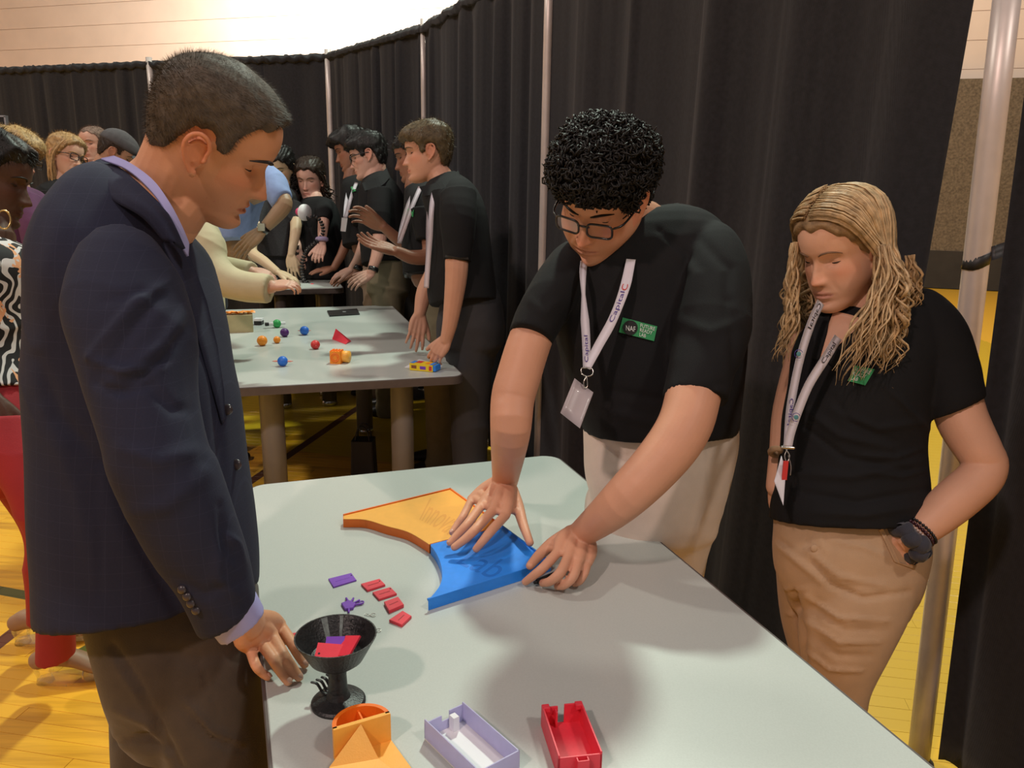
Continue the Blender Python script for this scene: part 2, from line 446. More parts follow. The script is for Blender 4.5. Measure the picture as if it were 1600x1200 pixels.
# block courses seen on the wall: long recessed-joint courses
pc = []
for k in range(22):
    c = wn_*(15.0-.16)
    pc.append(box((c[0], c[1], .22+k*.42), (38, .02, .412), wa))
tag(mk('block_course', *join(pc), M_wall, parent=wl, smooth=False), kind='stuff')
M_pad = mat('wall_pad_vinyl', (.030, .026, .022), .7, .2, 4, .3, 90)
M_backlit = mat('backlit_drape_brown', (.16, .125, .085), .95, .35, 30, .6, 160)  # brown painted in for thin drape cloth with light coming through it
c = wn_*14.6+we*3.0
tg = thing('wall_padding', (c[0], c[1], 0), 'black padding and a brown panel standing in for backlit drape, along the far gym wall', 'padding')
mk('dark_pad', *box((c[0], c[1], .30), (16, .14, .6), wa), M_pad, tg, smooth=False)
mk('backlit_drape_panel', *box((c[0], c[1], 1.90), (16, .12, 2.6), wa), M_backlit, tg, smooth=False)

# ------------------------------------------------------------------ pipe and drape
M_pole = mat('anodised_pipe', (.70, .62, .58), .42, .05, 20, metal=.35)
M_tape = mat('black_tape', (.02, .02, .02), .5)
M_drape = mat('black_drape', (.0125, .0122, .0160), .95, .28, 60, sheen=.12)
add_weave(M_drape, 170, .25, .001)
pP = dict(a=onY(661, 37, 5.96)[:2], b=onY(512, 83, 7.35)[:2], c=onY(233, 95, 7.99)[:2])
posts = {'far': np.array(pP['c']), 'corner': np.array(pP['b']), 'mid': np.array(pP['a'])}
def pole(name, x, y, z1, lean, label, r=.0255, tape=False, zt=None):
    t = thing(name, (x, y, 0), label, 'drape pole')
    mk('upright', *tube([(x, y, .012), (x+lean*.5, y, z1*.5), (x+lean, y, z1)], r, 20, 3, cap='flat'), M_pole, t)
    mk('base_plate', *(lathe([(.0, .0), (.04, .0), (.04, .006), (.03, .012), (.03, .02), (0, .02)], (x, y, .001), 24) if r > .0282 and lean else box((x, y, .006), (.42, .42, .012), .6, .02)), M_tape, t, smooth=False)
    return t
p4 = onY(853, 200, 4.05)
pole('drape_pole', pP['c'][0], pP['c'][1], 2.63, 0, 'white pole behind the navy-jacketed man\'s head, leftmost between drapes', .03)
pole('drape_pole', pP['b'][0], pP['b'][1], 2.63, 0, 'white pole at the corner where the drapes turn, left of the small group', .028)
pole('drape_pole', pP['a'][0], pP['a'][1], 2.63, 0, 'thin white pole above the brown-haired boy in black', .02)
pole('drape_pole', p4[0], p4[1], 2.66, 0, 'white pole just left of the curly-haired boy', .022)
pb = G(1434, 1192, 0); Ybase = pb[1]
ptop = onY(1580, -60, Ybase)
lean = ptop[0]-pb[0]
pr_ = pole('drape_pole', pb[0], pb[1], ptop[2], lean, 'thick grey metal pole at right, beside the blonde girl', .0285)
zt = onY(1532, 408, Ybase)
sx = pb[0]+lean*zt[2]/ptop[2]
V, F = tube([(sx-.001, Ybase, zt[2]-.013), (sx+.002, Ybase, zt[2]+.016)], .0298, 18, 2, cap='flat')
V[:, 2] += .010*np.sin((V[:, 0]-sx)*60)
mk('tape_scrap', V, F, M_tape, pr_)
mk('tape_flap', *sheet(np.array([[(sx+.018+.011*i, Ybase-.03+.004*j, zt[2]+.004+.016*j+.004*i) for i in range(4)] for j in range(3)]), .0012), M_tape, pr_)

def drape(name, A, B, z0, z1, label, seed, A0=None, B0=None, amp=.045, nf=9, hem=.10, rod=True, gather=None):
    """pleated cloth between top points A and B; A0,B0 = where its foot ends"""
    A, B = np.array(A[:2]), np.array(B[:2]); A0 = A if A0 is None else np.array(A0[:2]); B0 = B if B0 is None else np.array(B0[:2])
    Ln = np.linalg.norm(B-A); n = int(Ln/.011); nz = 34
    r = np.random.default_rng(seed)
    s = np.linspace(0, 1, n)
    ph = np.cumsum(r.gamma(2.2, 1.0, n)); ph = (ph-ph[0])/(ph[-1]-ph[0])
    cf = np.linspace(0, 1, nf*2+1); jit = cf+r.normal(0, .32/nf/2, len(cf)); jit[0] = 0; jit[-1] = 1; jit = np.sort(jit)
    w_ = np.interp(s, jit, np.arange(len(cf)))*PI
    a_ = np.interp(s, np.linspace(0, 1, nf+1), r.uniform(.25, 1.25, nf+1))
    prof = np.sign(np.sin(w_))*np.abs(np.sin(w_))**.75*a_
    fine = .09*np.sin(w_*3.1+1)+.02*np.sin(w_*7.3)
    P = np.zeros((nz, n, 3))
    for i in range(nz):
        t = i/(nz-1); z = z1+(z0-z1)*t
        a, b = A+(A0-A)*t, B+(B0-B)*t; base = a[None]+(b-a)[None]*s[:, None]
        nn = nrm(np.array([-(b-a)[1], (b-a)[0]]))
        drift = .6*np.sin(w_*.31+t*2.1+seed)*t
        pr2 = prof*np.cos(.35*t)+fine*(1-.5*t)+.22*np.sin(w_*.5+2.2*t+seed)+.1*np.sin(w_*1.5-3*t)
        k = amp*(.55+.6*t)
        if z > z1-hem: k *= .55
        P[i, :, :2] = base+nn[None]*(pr2*k)[:, None]; P[i, :, 2] = z+.004*np.sin(w_*2)
    t_ = thing(name, (*(A+B)/2, 0), label, 'drape')
    F = []
    for i in range(nz-1):
        for j in range(n-1): a = i*n+j; F.append((a, a+1, a+n+1, a+n))
    o = mk('pleated_cloth', P.reshape(-1, 3), F, M_drape, t_)
    sm = o.modifiers.new('thick', 'SOLIDIFY'); sm.thickness = .0016
    if rod:   # rod pocket ruffle along the top
        pk = np.column_stack([A[0]+(B-A)[0]*s, A[1]+(B-A)[1]*s, np.full(n, z1-.035)])
        Vr, Fr = tube(pk[::2], .030, 10, 1, flat=1.0)
        rn = np.random.default_rng(seed+5); Vr = Vr+rn.normal(0, .0032, Vr.shape)
        Vr[:, 2] += .010*np.sin(Vr[:, 0]*70+Vr[:, 1]*50)
        mk('rod_pocket', Vr, Fr, M_drape, t_)
    return t_
far = pP['c']+(pP['c']-pP['b'])*1.35
drape('drape', far, pP['c'], .02, 2.60, 'black pleated drape at far left below the beige wall', 4, amp=.035, nf=9)
drape('drape', pP['c'], pP['b'], .02, 2.60, 'black drape behind the navy-jacketed man\'s head', 8, amp=.018, nf=5)
drape('drape', pP['b'], pP['a'], .02, 2.60, 'black drape behind the students, between the second and third poles', 12, amp=.038, nf=7)
drape('drape', pP['a'], p4, .02, 2.60, 'black drape right behind the brown-haired boy in profile', 21, amp=.035, nf=7)
dirn = nrm(pb[:2]-p4[:2])
endT = onY(1536, 60, Ybase+.10); endB = G(1322, 1130, 0)
drape('drape', p4, endT, .02, 2.75, 'wide black drape behind the curly-haired boy and the blonde girl', 33, B0=endB, amp=.034, nf=5, rod=False)
sA = onY(1592, 60, Ybase-.12); sB = sA[:2]+np.array([.52, -.85])*1.5
drape('drape', sA, sB, .02, 2.75, 'black drape at the right edge, nearer than the grey pole', 41, A0=G(1466, 1195, 0), amp=.03, nf=6, rod=False)

# small black board on a stand at the far left
M_blk = mat('black_board', (.012, .012, .016), .35); M_alu = mat('aluminium_edge', (.55, .55, .6), .3, metal=.8)
bp_ = D(-8, 240, 7.0); t = thing('sign_board', (bp_[0], bp_[1], 0), 'small black board with grey edge at the far left, behind the group', 'board')
zc = D(-8, 215, 7.0)[2]
mk('panel', *box((bp_[0], bp_[1], zc), (.26, .03, .34)), M_blk, t, smooth=False)
mk('edge_frame', *join([box((bp_[0], bp_[1], zc+.175), (.29, .04, .014)), box((bp_[0]+.137, bp_[1], zc), (.014, .04, .35)), box((bp_[0]-.137, bp_[1], zc), (.014, .04, .35))]), M_alu, t, smooth=False)
mk('stand', *join([box((bp_[0], bp_[1]+.02, (zc-.17)/2), (.03, .03, zc-.17)), box((bp_[0], bp_[1], .015), (.4, .3, .03), 0, .02)]), M_blk, t, smooth=False)

# ------------------------------------------------------------------ folding tables
M_lam = mat('grey_laminate', (.51, .55, .52), .38, .035, 320, .04, 500, coat=.15)
M_edge = mat('brown_rubber_edge', (.105, .085, .080), .5, .1, 30)
M_leg = mat('grey_leg_paint', (.20, .195, .205), .4, .06, 12)
M_dleg = mat('dark_leg_paint', (.09, .08, .08), .4, .06, 12)
M_caster = mat('chrome_glide', (.6, .6, .6), .2, metal=1)
TH = .76
def table(corner, dlong, Ln, Wd, label, legs, M_l=M_leg, left=True, TH=.76):
    """corner = back right corner; dlong = unit vector along the right edge towards the camera; the top spreads to its left"""
    c = np.array(corner[:2]); a = nrm(dlong); b = np.array([a[1], -a[0]])   # b points left
    if b[0] > 0: b = -b
    ctr = c+a*Ln/2+b*Wd/2; rz = math.atan2(a[1], a[0])
    t = thing('table', (ctr[0], ctr[1], 0), label, 'table')
    R = np.array([[math.cos(rz), -math.sin(rz)], [math.sin(rz), math.cos(rz)]])
    o1 = np.array(outline_round(Ln, Wd, .055, 8))@R.T+ctr; o2 = np.array(outline_round(Ln-.012, Wd-.012, .049, 8))@R.T+ctr
    mk('tabletop', *prism(o2, TH-.034, TH, .0015), M_lam, t, smooth=False)
    V, F = prism(o1, TH-.036, TH-.0015, .002)
    mk('edge_band', V, F, M_edge, t, smooth=False)
    for u, v, r in legs:
        p = c+a*u+b*v
        lg = mk('leg', *lathe([(r, .03), (r, TH-.07), (r, TH-.037)], (p[0], p[1], 0), 28), M_l, t)
        mk('glide', *lathe([(r*.9, 0), (r*1.06, .006), (r*1.06, .022), (r, .034)], (p[0], p[1], 0), 28), M_caster, lg)
    for v in (.16, Wd-.16):
        p, q = c+a*.25+b*v, c+a*(Ln-.25)+b*v
        mk('apron_rail', *box(((p[0]+q[0])/2, (p[1]+q[1])/2, TH-.055), (Ln-.5, .03, .038), rz), M_dleg, t, smooth=False)
    return t, c, a, b
C1 = G(868, 709, TH); e1 = nrm(G(1466, 1200, TH)[:2]-C1[:2])
T1, c1, a1, b1 = table(C1, e1, 1.95, .89, 'near grey table with the orange and blue trays', [(.30, .20, .05), (.30, .69, .05), (1.7, .20, .05), (1.7, .69, .05)])
C2 = G(613, 476.5, TH); e2 = nrm(G(728, 588, TH)[:2]-C2[:2])
def leg_at(x, y, C, e):   # table coordinates of a leg whose foot is at a floor pixel
    p = G(x, y, 0)[:2]-C[:2]; b = np.array([e[1], -e[0]]); b = -b if b[0] > 0 else b
    return p@e, p@b
def leg_top(x, y, C, e, zt):
    p = G(x, y, zt)[:2]-C[:2]; b = np.array([e[1], -e[0]]); b = -b if b[0] > 0 else b
    return p@e, p@b
L2 = [leg_top(424, 640, C2, e2, .70), leg_top(648, 625, C2, e2, .70)]
T2, c2, a2, b2 = table(C2, e2, 2.05, 1.12, 'middle grey table with small coloured balls and a crayon box', [(1.84, v, .05) for u, v in L2]+[(.32, L2[1][1], .05), (.32, L2[0][1], .05)])
TH3 = .84
e3 = nrm(np.array([.30, -.954])); C3 = G(538, 450, TH3)[:2]-e3*.50
T3, c3, a3, b3 = table(C3, e3, .50, 1.5, 'far grey table beside the black jointed arm', [(.1, .12, .05), (.1, 1.35, .05), (.40, .12, .05), (.40, .42, .04), (.40, 1.35, .05)], M_dleg, TH=TH3)
# ------------------------------------------------------------------ people: materials
M_skin = mat('skin', (.6, .35, .25), .5, .05, 14, .12, 260, attr=True, sss=.06, spec=.35)
M_hairs = {}
def hair_mat(name, c, rough=.5, var=.35):
    if name not in M_hairs: M_hairs[name] = mat('hair_'+name, c, rough, var, 60, .35, 220, spec=.3)
    return M_hairs[name]
M_polo = mat('black_polo_knit', (.0055, .0055, .0065), .85, .15, 20, .35, 700, sheen=.0, spec=.35)
M_navy = mat('navy_wool', (.023, .024, .048), .85, .10, 40, sheen=.25)
M_white = mat('white_cloth', (.75, .73, .78), .7, .03, 20)
M_lash = mat('dark_lashes', (.015, .010, .008), .6)
M_glassf = mat('black_spectacle_frame', (.008, .008, .009), .25, coat=.4)
M_lens = mat('spectacle_lens', (.95, .97, 1), .02, trans=1.0, alpha=.10)
M_btn = mat('dark_button', (.045, .035, .04), .3, coat=.3)
M_purple = mat('purple_print', (.06, .03, .25), .6)
M_redp = mat('red_print', (.65, .04, .04), .6)
M_strap = mat('white_ribbon', (.72, .68, .76), .55, .03, 40)
M_metal = mat('clip_metal', (.55, .52, .48), .25, metal=1)
M_grn = mat('green_badge', (.03, .30, .10), .6, .08, 60)
M_wprint = mat('white_print', (.75, .80, .77), .6)
M_shoe = mat('black_shoe', (.012, .011, .011), .4)
M_blackp = mat('black_print', (.006, .006, .006), .6)

# ------------------------------------------------------------------ head
MER = np.array([(-.1195, .058, .042, .006), (-.118, .072, .030, .018), (-.112, .0835, .012, .031), (-.100, .0870, -.012, .042), (-.085, .0835, -.038, .0505),
 (-.068, .0860, -.058, .0580), (-.050, .0870, -.074, .0640), (-.025, .0850, -.088, .0690), (0, .0830, -.097, .0720),
 (.022, .0910, -.101, .0750), (.045, .0925, -.101, .0765), (.068, .0855, -.096, .0740), (.088, .0690, -.084, .0660),
 (.104, .0440, -.062, .0520), (.113, .0140, -.038, .0340), (.1170, -.008, -.018, .0120)])
def head_grid(scale=1.0, off=None, feat=True, female=False, fat=0, k=7, nt=128, mouth=0.0, nose=1.0, brow=1.0):
    """head skin in head coordinates: x to its left... (x right of picture when facing you), y forward, z up"""
    M_ = catmull(MER, k); z, yf, yb, w_ = M_.T
    ym = .40*yf+.60*yb
    th = np.linspace(0, 2*PI, nt, endpoint=False)
    # th=0 is forward
    c, s = np.cos(th), np.sin(th)
    X = np.zeros((len(z), nt)); Y = X.copy(); Z = X.copy()
    for i in range(len(z)):
        e = 2.15 if z[i] < .08 else 2.0
        cc = np.sign(c)*np.abs(c)**(2/e); ss = np.sign(s)*np.abs(s)**(2/e)
        X[i] = w_[i]*ss; Y[i] = ym[i]+np.where(cc > 0, (yf[i]-ym[i])*cc, (ym[i]-yb[i])*cc); Z[i] = z[i]
    if fat:
        q = np.exp(-((Z+.055)/.04)**2); X *= 1+fat*.14*q
    if feat:
        fr = np.clip((Y-ym[:, None])/(yf-ym)[:, None], 0, 1)**.6
        def g(x0, z0, sx, sz): return np.exp(-((X-x0)/sx)**2-((Z-z0)/sz)**2)
        def g2(x0, z0, sx, sz): return g(x0, z0, sx, sz)+g(-x0, z0, sx, sz)
        dY = np.zeros_like(X)
        # nose: a ridge from root to tip, then wings
        t = np.clip((.010-Z)/.050, 0, 1); h = (.003+.0215*t**1.15)*nose
        under = 1/(1+np.exp(-(Z+.0475)/.0016)); top = 1/(1+np.exp((Z-.010)/.004))
        wid = .0062+.0048*t
        dY += h*np.exp(-(np.abs(X)/wid)**2.4)*under*top
        dY += .0085*nose*g2(.0135, -.0405, .0062, .0065)
        dY -= .011*g2(.031, .002, .0150, .0105)+.004*g2(.018, .004, .006, .010)
        dY += (.0045*brow)*g2(.030, .0215, .018, .0065)
        dY += .0035*g2(.047, -.022, .017, .015)
        dY -= .0030*g2(.046, -.058, .012, .018)*(0 if fat else 1)
        dY -= .0015*g(0, -.0545, .0035, .005)
        lw = .0215
        dY += .0058*np.exp(-(np.abs(X)/lw)**3)*np.exp(-((Z+.0655)/.0040)**2)
        dY += .0070*np.exp(-(np.abs(X)/(lw*.88))**3)*np.exp(-((Z+.0770)/.0048)**2)
        dY -= (.0055+mouth)*np.exp(-(np.abs(X)/(lw*1.08))**4)*np.exp(-((Z+.0712)/(.0016+mouth*.35))**2)
        dY -= .0035*g(0, -.0870, .020, .0040)
        dY += .0045*g(0, -.1010, .017, .009)
        dY -= .0022*np.exp(-((np.abs(X)-.030-.25*(-.045-Z))/.0035)**2)*np.exp(-((Z+.055)/.012)**2)
        Y = Y+dY*fr
    if off is not None:
        P = np.stack([X, Y, Z], -1); ctr = np.array([0, -.01, .0]); n = P-ctr; n[..., 2] *= .9; n /= np.linalg.norm(n, axis=-1, keepdims=True)
        P = P+n*off(P[..., 0], P[..., 1], P[..., 2])[..., None]
        X, Y, Z = P[..., 0], P[..., 1], P[..., 2]
    V = np.stack([X, Y, Z], -1).reshape(-1, 3)*scale; F = []
    m_ = len(z)
    for i in range(m_-1):
        for j in range(nt):
            q = (j+1) % nt; F.append((i*nt+j, (i+1)*nt+j, (i+1)*nt+q, i*nt+q))
    F.append(tuple(range(nt))); F.append(tuple((m_-1)*nt+j for j in range(nt-1, -1, -1)))
    return V, F
def ear_pieces(s=1.0, size=1.0):
    out = []
    for sd in (-1, 1):
        def P(y, z, o): return np.array([sd*(.0715+o), y*size, z*size-.011])*s
        rim = [P(.006, .002, .004), P(.007, .016, .007), P(.000, .028, .0105), P(-.013, .032, .014), P(-.024, .024, .017), P(-.027, .008, .0165), P(-.021, -.008, .0135), P(-.012, -.020, .010), P(-.003, -.029, .006)]
        out.append(tube(rim, np.array([.0030, .0036, .0038, .004, .004, .0038, .0034, .0034, .0040])*s, 10, 4))
        out.append(tube([P(-.004, .018, .006), P(-.014, .018, .0095), P(-.019, .006, .0105), P(-.014, -.008, .0085), P(-.006, -.012, .006)], .0030*s, 8, 4))
        V, F = ball((0, 0, 0), (.0035*s, .0165*s*size, .026*s*size), 16); V[:, 0] += sd*(-V[:, 1]*.42)
        out.append((V+P(-.008, .001, .004), F))
        out.append(ball(P(-.001, -.029, .004), (.004*s, .0065*s, .0075*s), 10))
        out.append(ball(P(.0065, -.004, .003), (.0042*s, .0035*s, .006*s), 10))
        out.append(ball(P(-.014, .0, -.001), (.008*s, .015*s, .022*s), 10))
    return out
class Head:
    """frame of a head: o = point between the ears at eye level, f forward, u up (world)"""
    def __init__(s, o, f, u, scale=1.0, **kw):
        s.o = np.asarray(o, float); s.f = nrm(f); u = np.asarray(u, float); s.u = nrm(u-s.f*(u@s.f)); s.r = np.cross(s.f, s.u); s.s = scale; s.kw = kw
        s.R = np.array([s.r, s.f, s.u])
        V, F = head_grid(scale, **kw); s.lV, s.lF = V, F; s.tree = BVHTree.FromPolygons([Vector(v) for v in V], F)
    def w(s, P): return np.asarray(P, float)@s.R+s.o
    def l(s, P): return (np.asarray(P, float)-s.o)@s.R.T
    def surf(s, x, z, off=0):
        sc = s.s; loc, n, i, d = s.tree.ray_cast(Vector((x*sc, .3, z*sc)), Vector((0, -1, 0)))
        return np.array([x*sc, (loc[1] if loc else .07*sc)+off, z*sc])
    def pieces(s, ears=True, ear=1.0, lids=True):
        ps = [(s.lV, s.lF)]
        if ears: ps += ear_pieces(s.s, ear)
        if lids:
            for sd in (-1, 1):
                q = s.surf(sd*.031, .001); ps.append(ball((sd*.031*s.s, q[1]-.0068*s.s, .0015*s.s), (.0135*s.s, .0118*s.s, .0112*s.s), 20))
        return [(s.w(V), F) for V, F in ps]
def skin_colors(V, base, hd=None, lips=(.55, .20, .17), stubble=0, lipamt=.6):
    base = np.array(base); C = np.tile(base, (len(V), 1))
    red = base*np.array([1.04, .80, .74])
    def mix(C, col, a): return C*(1-a[:, None])+np.array(col)*a[:, None]
    if hd is not None:
        L = hd.l(V)/hd.s; x, y, z = L.T; near = (np.abs(x) < .11) & (np.abs(z) < .14) & (y > -.12) & (y < .14)
        fr = near & (y > .03)
        def g(x0, z0, sx, sz): return np.exp(-((np.abs(x)-x0)/sx)**2-((z-z0)/sz)**2)
        C = mix(C, red, .75*g(.045, -.025, .022, .02)*fr); C = mix(C, red, .8*g(0, -.038, .014, .012)*fr)
        C = mix(C, red, .8*np.where(near & (np.abs(x) > .0725) & (y < .02) & (y > -.05) & (np.abs(z) < .04), 1, 0))
        if stubble:
            a = np.clip((.2-(z+.02)*18), 0, 1)*np.clip((y-.0)*25+.2, 0, 1)*near*(z < -.03); C = mix(C, base*np.array([.62, .60, .62]), stubble*a)
        wd = np.clip(1-np.abs(z+.0712)/(.0115*np.sqrt(np.clip(1-(x/.026)**2, 0, 1))+1e-4), 0, 1)**.35*fr
        C = mix(C, lips, lipamt*wd)
        C = mix(C, base*.72, .35*g(.031, -.012, .012, .004)*fr)
        C = mix(C, base*np.array([.45, .30, .28]), .8*np.exp(-((z+.0712)/.0012)**2)*(np.abs(x) < .022)*fr)
        nost = g(.0085, -.0495, .0035, .0022)*fr; C = mix(C, base*.25, .9*nost)
    return C
def brows(hd, parent, M, thick=.0026, lift=0, w_=.0035):
    for sd in (-1, 1):
        pts = [hd.surf(sd*x, z+lift, .0008) for x, z in ((.013, .0165), (.022, .0215), (.034, .0235), (.044, .0205), (.051, .0150))]
        V, F = tube(pts, np.array([.6, 1, 1, .8, .3])*thick*hd.s, 8, 3, flat=.6)
        mk('eyebrow', hd.w(V), F, M, parent)
def lashes(hd, parent, low=-.0045, th=.0009, open_=0.0):
    """lash line of a lowered eyelid, with a sliver of eye beneath when open"""
    for sd in (-1, 1):
        q = hd.surf(sd*.031, .001)[1]-.0068*hd.s; pts = []
        for t in np.linspace(-1, 1, 7):
            x = t*.0128; z = low-.0018*(1-t*t)+.001
            rx, ry, rz = .0138, .0121, .0115
            yy = ry*math.sqrt(max(0, 1-(x/rx)**2-(z/rz)**2)); pts.append(((sd*.031+x)*hd.s, q+(yy+.0004)*hd.s, (z+.0015)*hd.s))
        mk('eyelashes', hd.w(tube(pts, np.array([.5, 1, 1.2, 1.2, 1.2, 1, .5])*th*hd.s, 6, 3)[0]), tube(pts, .001, 6, 3)[1], M_lash, parent)
def glasses(hd, parent, drop=-.004, wid=.027, hgt=.017, M=None, th=.0016, lens=True):
    """spectacles: two rims, bridge, temples, lenses; a thing worn by the person, kept as its part"""
    M = M or M_glassf; s = hd.s; yp = .099
    g = []; zc = .000+drop
    for sd in (-1, 1):
        pts = [np.array([sd*.0335+px, yp-.10*abs(sd*.0335+px)**1.3*3.0, zc+pz])*s for px, pz in outline_round(wid*2*.92, hgt*2, .010, 4)]
        g.append(tube(pts+[pts[0]], th*s, 8, 1))
        if lens:
            P = np.array(pts); n = len(P); c = P.mean(0); V = np.vstack([P, [c], P-[0, .0008, 0], [c-[0, .0008, 0]]]); F = [(i, (i+1) % n, n) for i in range(n)]+[((i+1) % n+n+1, i+n+1, 2*n+1) for i in range(n)]
            mk('lens', hd.w(V), F, M_lens, parent, smooth=False)
        g.append(tube(np.array([(sd*.060, yp-.012, zc+.008), (sd*.073, .070, zc+.009), (sd*.079, .02, zc+.008), (sd*.080, -.012, zc+.006), (sd*.078, -.026, zc-.012)])*s, th*s, 8, 3))
    g.append(tube(np.array([(-.011, yp-.004, zc+.004), (0, yp, zc+.007), (.011, yp-.004, zc+.004)])*s, th*s, 8, 3))
    V, F = join(g); mk('spectacles', hd.w(V), F, M, parent)

def sstep(x): x = np.clip(x, 0, 1); return x*x*(3-2*x)
def hairline(kind):
    T = {'crop': [(-.12, -.068), (-.09, -.068), (-.07, -.060), (-.048, -.045), (-.038, -.012), (-.026, .012), (-.005, .019), (.007, .016), (.012, -.010), (.030, -.010), (.036, .022), (.046, .040), (.058, .050), (.072, .060), (.085, .066), (.12, .068)],
         'full': [(-.12, -.075), (-.09, -.075), (-.07, -.070), (-.048, -.055), (-.038, -.014), (-.026, .010), (-.005, .016), (.007, .014), (.012, -.018), (.030, -.018), (.038, .010), (.050, .026), (.062, .036), (.078, .042), (.12, .044)],
         'girl': [(-.12, -.10), (-.05, -.10), (-.02, -.07), (.0, -.03), (.02, -.01), (.04, .015), (.055, .035), (.07, .052), (.085, .064), (.12, .070)]}[kind]
    a = np.array(T); return lambda y: np.interp(y, a[:, 0], a[:, 1])
def hair_cap(hd, kind='crop', t=.008, top=.0, noise=.0015, soft=.012, nfreq=240, seed=1, front=0.0, extra=None):
    """close skull cap of hair whose rim sinks under the skin"""
    hl = hairline(kind); r = np.random.default_rng(seed); kk = r.normal(0, 1, (6, 3)); ph = r.uniform(0, 6, 6)
    def off(x, y, z):
        m_ = sstep((z-hl(y)+.004*np.sin(x*150+2)+.002*np.sin(y*310))/soft)
        th = t+top*sstep(z/.1)+front*sstep((y-.03)/.05)*sstep((z-.03)/.03)
        if extra is not None: th = th+extra(x, y, z)
        nz = sum(np.sin((x*kk[i, 0]+y*kk[i, 1]+z*kk[i, 2])*nfreq*(.5+.25*i)+ph[i]) for i in range(6))/3
        return -.017+(th+.017+noise*nz)*m_
    V, F = head_grid(hd.s, off=off, feat=False, k=6, nt=112)
    return hd.w(V), F, V/hd.s, hl
def blades(P, N, Dn, length, width, seed=0, curve=.3):
    """many fine hairs as slim triangles"""
    r = np.random.default_rng(seed); n = len(P)
    side = np.cross(Dn, N); side /= (np.linalg.norm(side, axis=1, keepdims=True)+1e-9)
    L_ = np.reshape(length, (-1, 1))*(.6+.6*r.random(n))[:, None]
    a = P-side*width/2; b = P+side*width/2; c = P+Dn*L_+N*L_*curve
    V = np.stack([a, b, c], 1).reshape(-1, 3); return V, [(3*i, 3*i+1, 3*i+2) for i in range(n)]
def scatter(V, F, n, seed, weight=None):
    r = np.random.default_rng(seed); Fq = np.array([f for f in F if len(f) == 4]); a, b, c, d = (V[Fq[:, i]] for i in range(4))
    ar = np.linalg.norm(np.cross(c-a, d-b), axis=1)
    if weight is not None: ar = ar*weight((a+c)/2)
    i = r.choice(len(Fq), n, p=ar/ar.sum()); u, v = r.random((2, n, 1))
    P = a[i]*(1-u)*(1-v)+b[i]*u*(1-v)+c[i]*u*v+d[i]*(1-u)*v
    N = np.cross(c[i]-a[i], d[i]-b[i]); N /= np.linalg.norm(N, axis=1, keepdims=True); return P, N

# ------------------------------------------------------------------ hands and limbs
def finger(pts, r0=.0085, r1=.0064, n=12):
    m_ = len(pts); rr_ = np.linspace(r0, r1, m_); 
    rr_ = rr_*np.array([1.0, 1.06, 1.02, .96][:m_])
    return tube(pts, rr_, n, 4)
def hand_joints(W_, K, fingers, thumb, wr=.026, thick=.013, r0=.0088, r1=.0066, arm=None):
    """W_ wrist centre, K knuckle points (4) index..little; fingers = list of joint lists; thumb joints"""
    ps = []
    W_ = np.asarray(W_, float); K = [np.asarray(k, float) for k in K]
    side = nrm(K[0]-K[3])
    for i, k in enumerate(K):
        w0 = W_+side*(.5-i/3)*wr*1.0
        ps.append(tube([w0, (w0+k)/2+side*(.5-i/3)*.010, k], [.0165, .0165, .0118], 14, 3, side=side, flat=.92))
    for i in range(3): ps.append(tube([(K[i]*.75+W_*.25), (K[i+1]*.75+W_*.25)], .0118, 10, 2))
    for i in range(3): ps.append(tube([(K[i]*.94+W_*.06), (K[i+1]*.94+W_*.06)], .0092, 10, 2))
    for i, f in enumerate(fingers):
        s = (1, 1.03, .98, .86)[i]; ps.append(finger([K[i]]+[np.asarray(p, float) for p in f], r0*s, r1*s))
    if thumb is not None:
        th = [np.asarray(p, float) for p in thumb]; ps.append(tube(th, np.linspace(.0165, .0088, len(th)), 12, 4)); ps.append(tube([th[1], K[0]*.62+W_*.38], [.0125, .012], 12, 3)); ps.append(tube([th[1]*.6+th[2]*.4, K[0]*.8+W_*.2], [.0085, .0085], 10, 3))
    return ps
def auto_hand(W_, fwd, back, left, s=1.0, curl=.35, spread=.16, thumb_out=.7, r=1.0):
    """generic relaxed hand: wrist, finger direction, direction of the back of the hand, left or right hand"""
    f = nrm(fwd); b = np.asarray(back, float); b = nrm(b-f*(b@f)); sd = np.cross(b, f)*(1 if left else -1)   # towards the little finger... thumb side = -sd
    t = -sd if True else sd
    K = [W_+f*(.088-.004*abs(i-1))*s+t*(.030-.020*i)*s for i in range(4)]
    fl = []
    for i in range(4):
        ln = np.array([.040, .024, .020])*(.96, 1.06, 1.0, .80)[i]*s; p = K[i]; pts = []; a = curl*.45
        dirn_ = nrm(f+t*(.5-i/3)*spread*2)
        for q in range(3):
            d_ = nrm(dirn_*math.cos(a)-b*math.sin(a)); p = p+d_*ln[q]; pts.append(p); a += curl
        fl.append(pts)
    th = [W_+t*.020*s+f*.020*s, W_+t*(.030+.012*thumb_out)*s+f*.048*s-b*.008*s, W_+t*(.034+.030*thumb_out)*s+f*.078*s-b*.014*s, W_+t*(.036+.040*thumb_out)*s+f*.102*s-b*.018*s]
    return hand_joints(W_, K, fl, th, wr=.026*s, r0=.0088*s*r, r1=.0068*s*r)

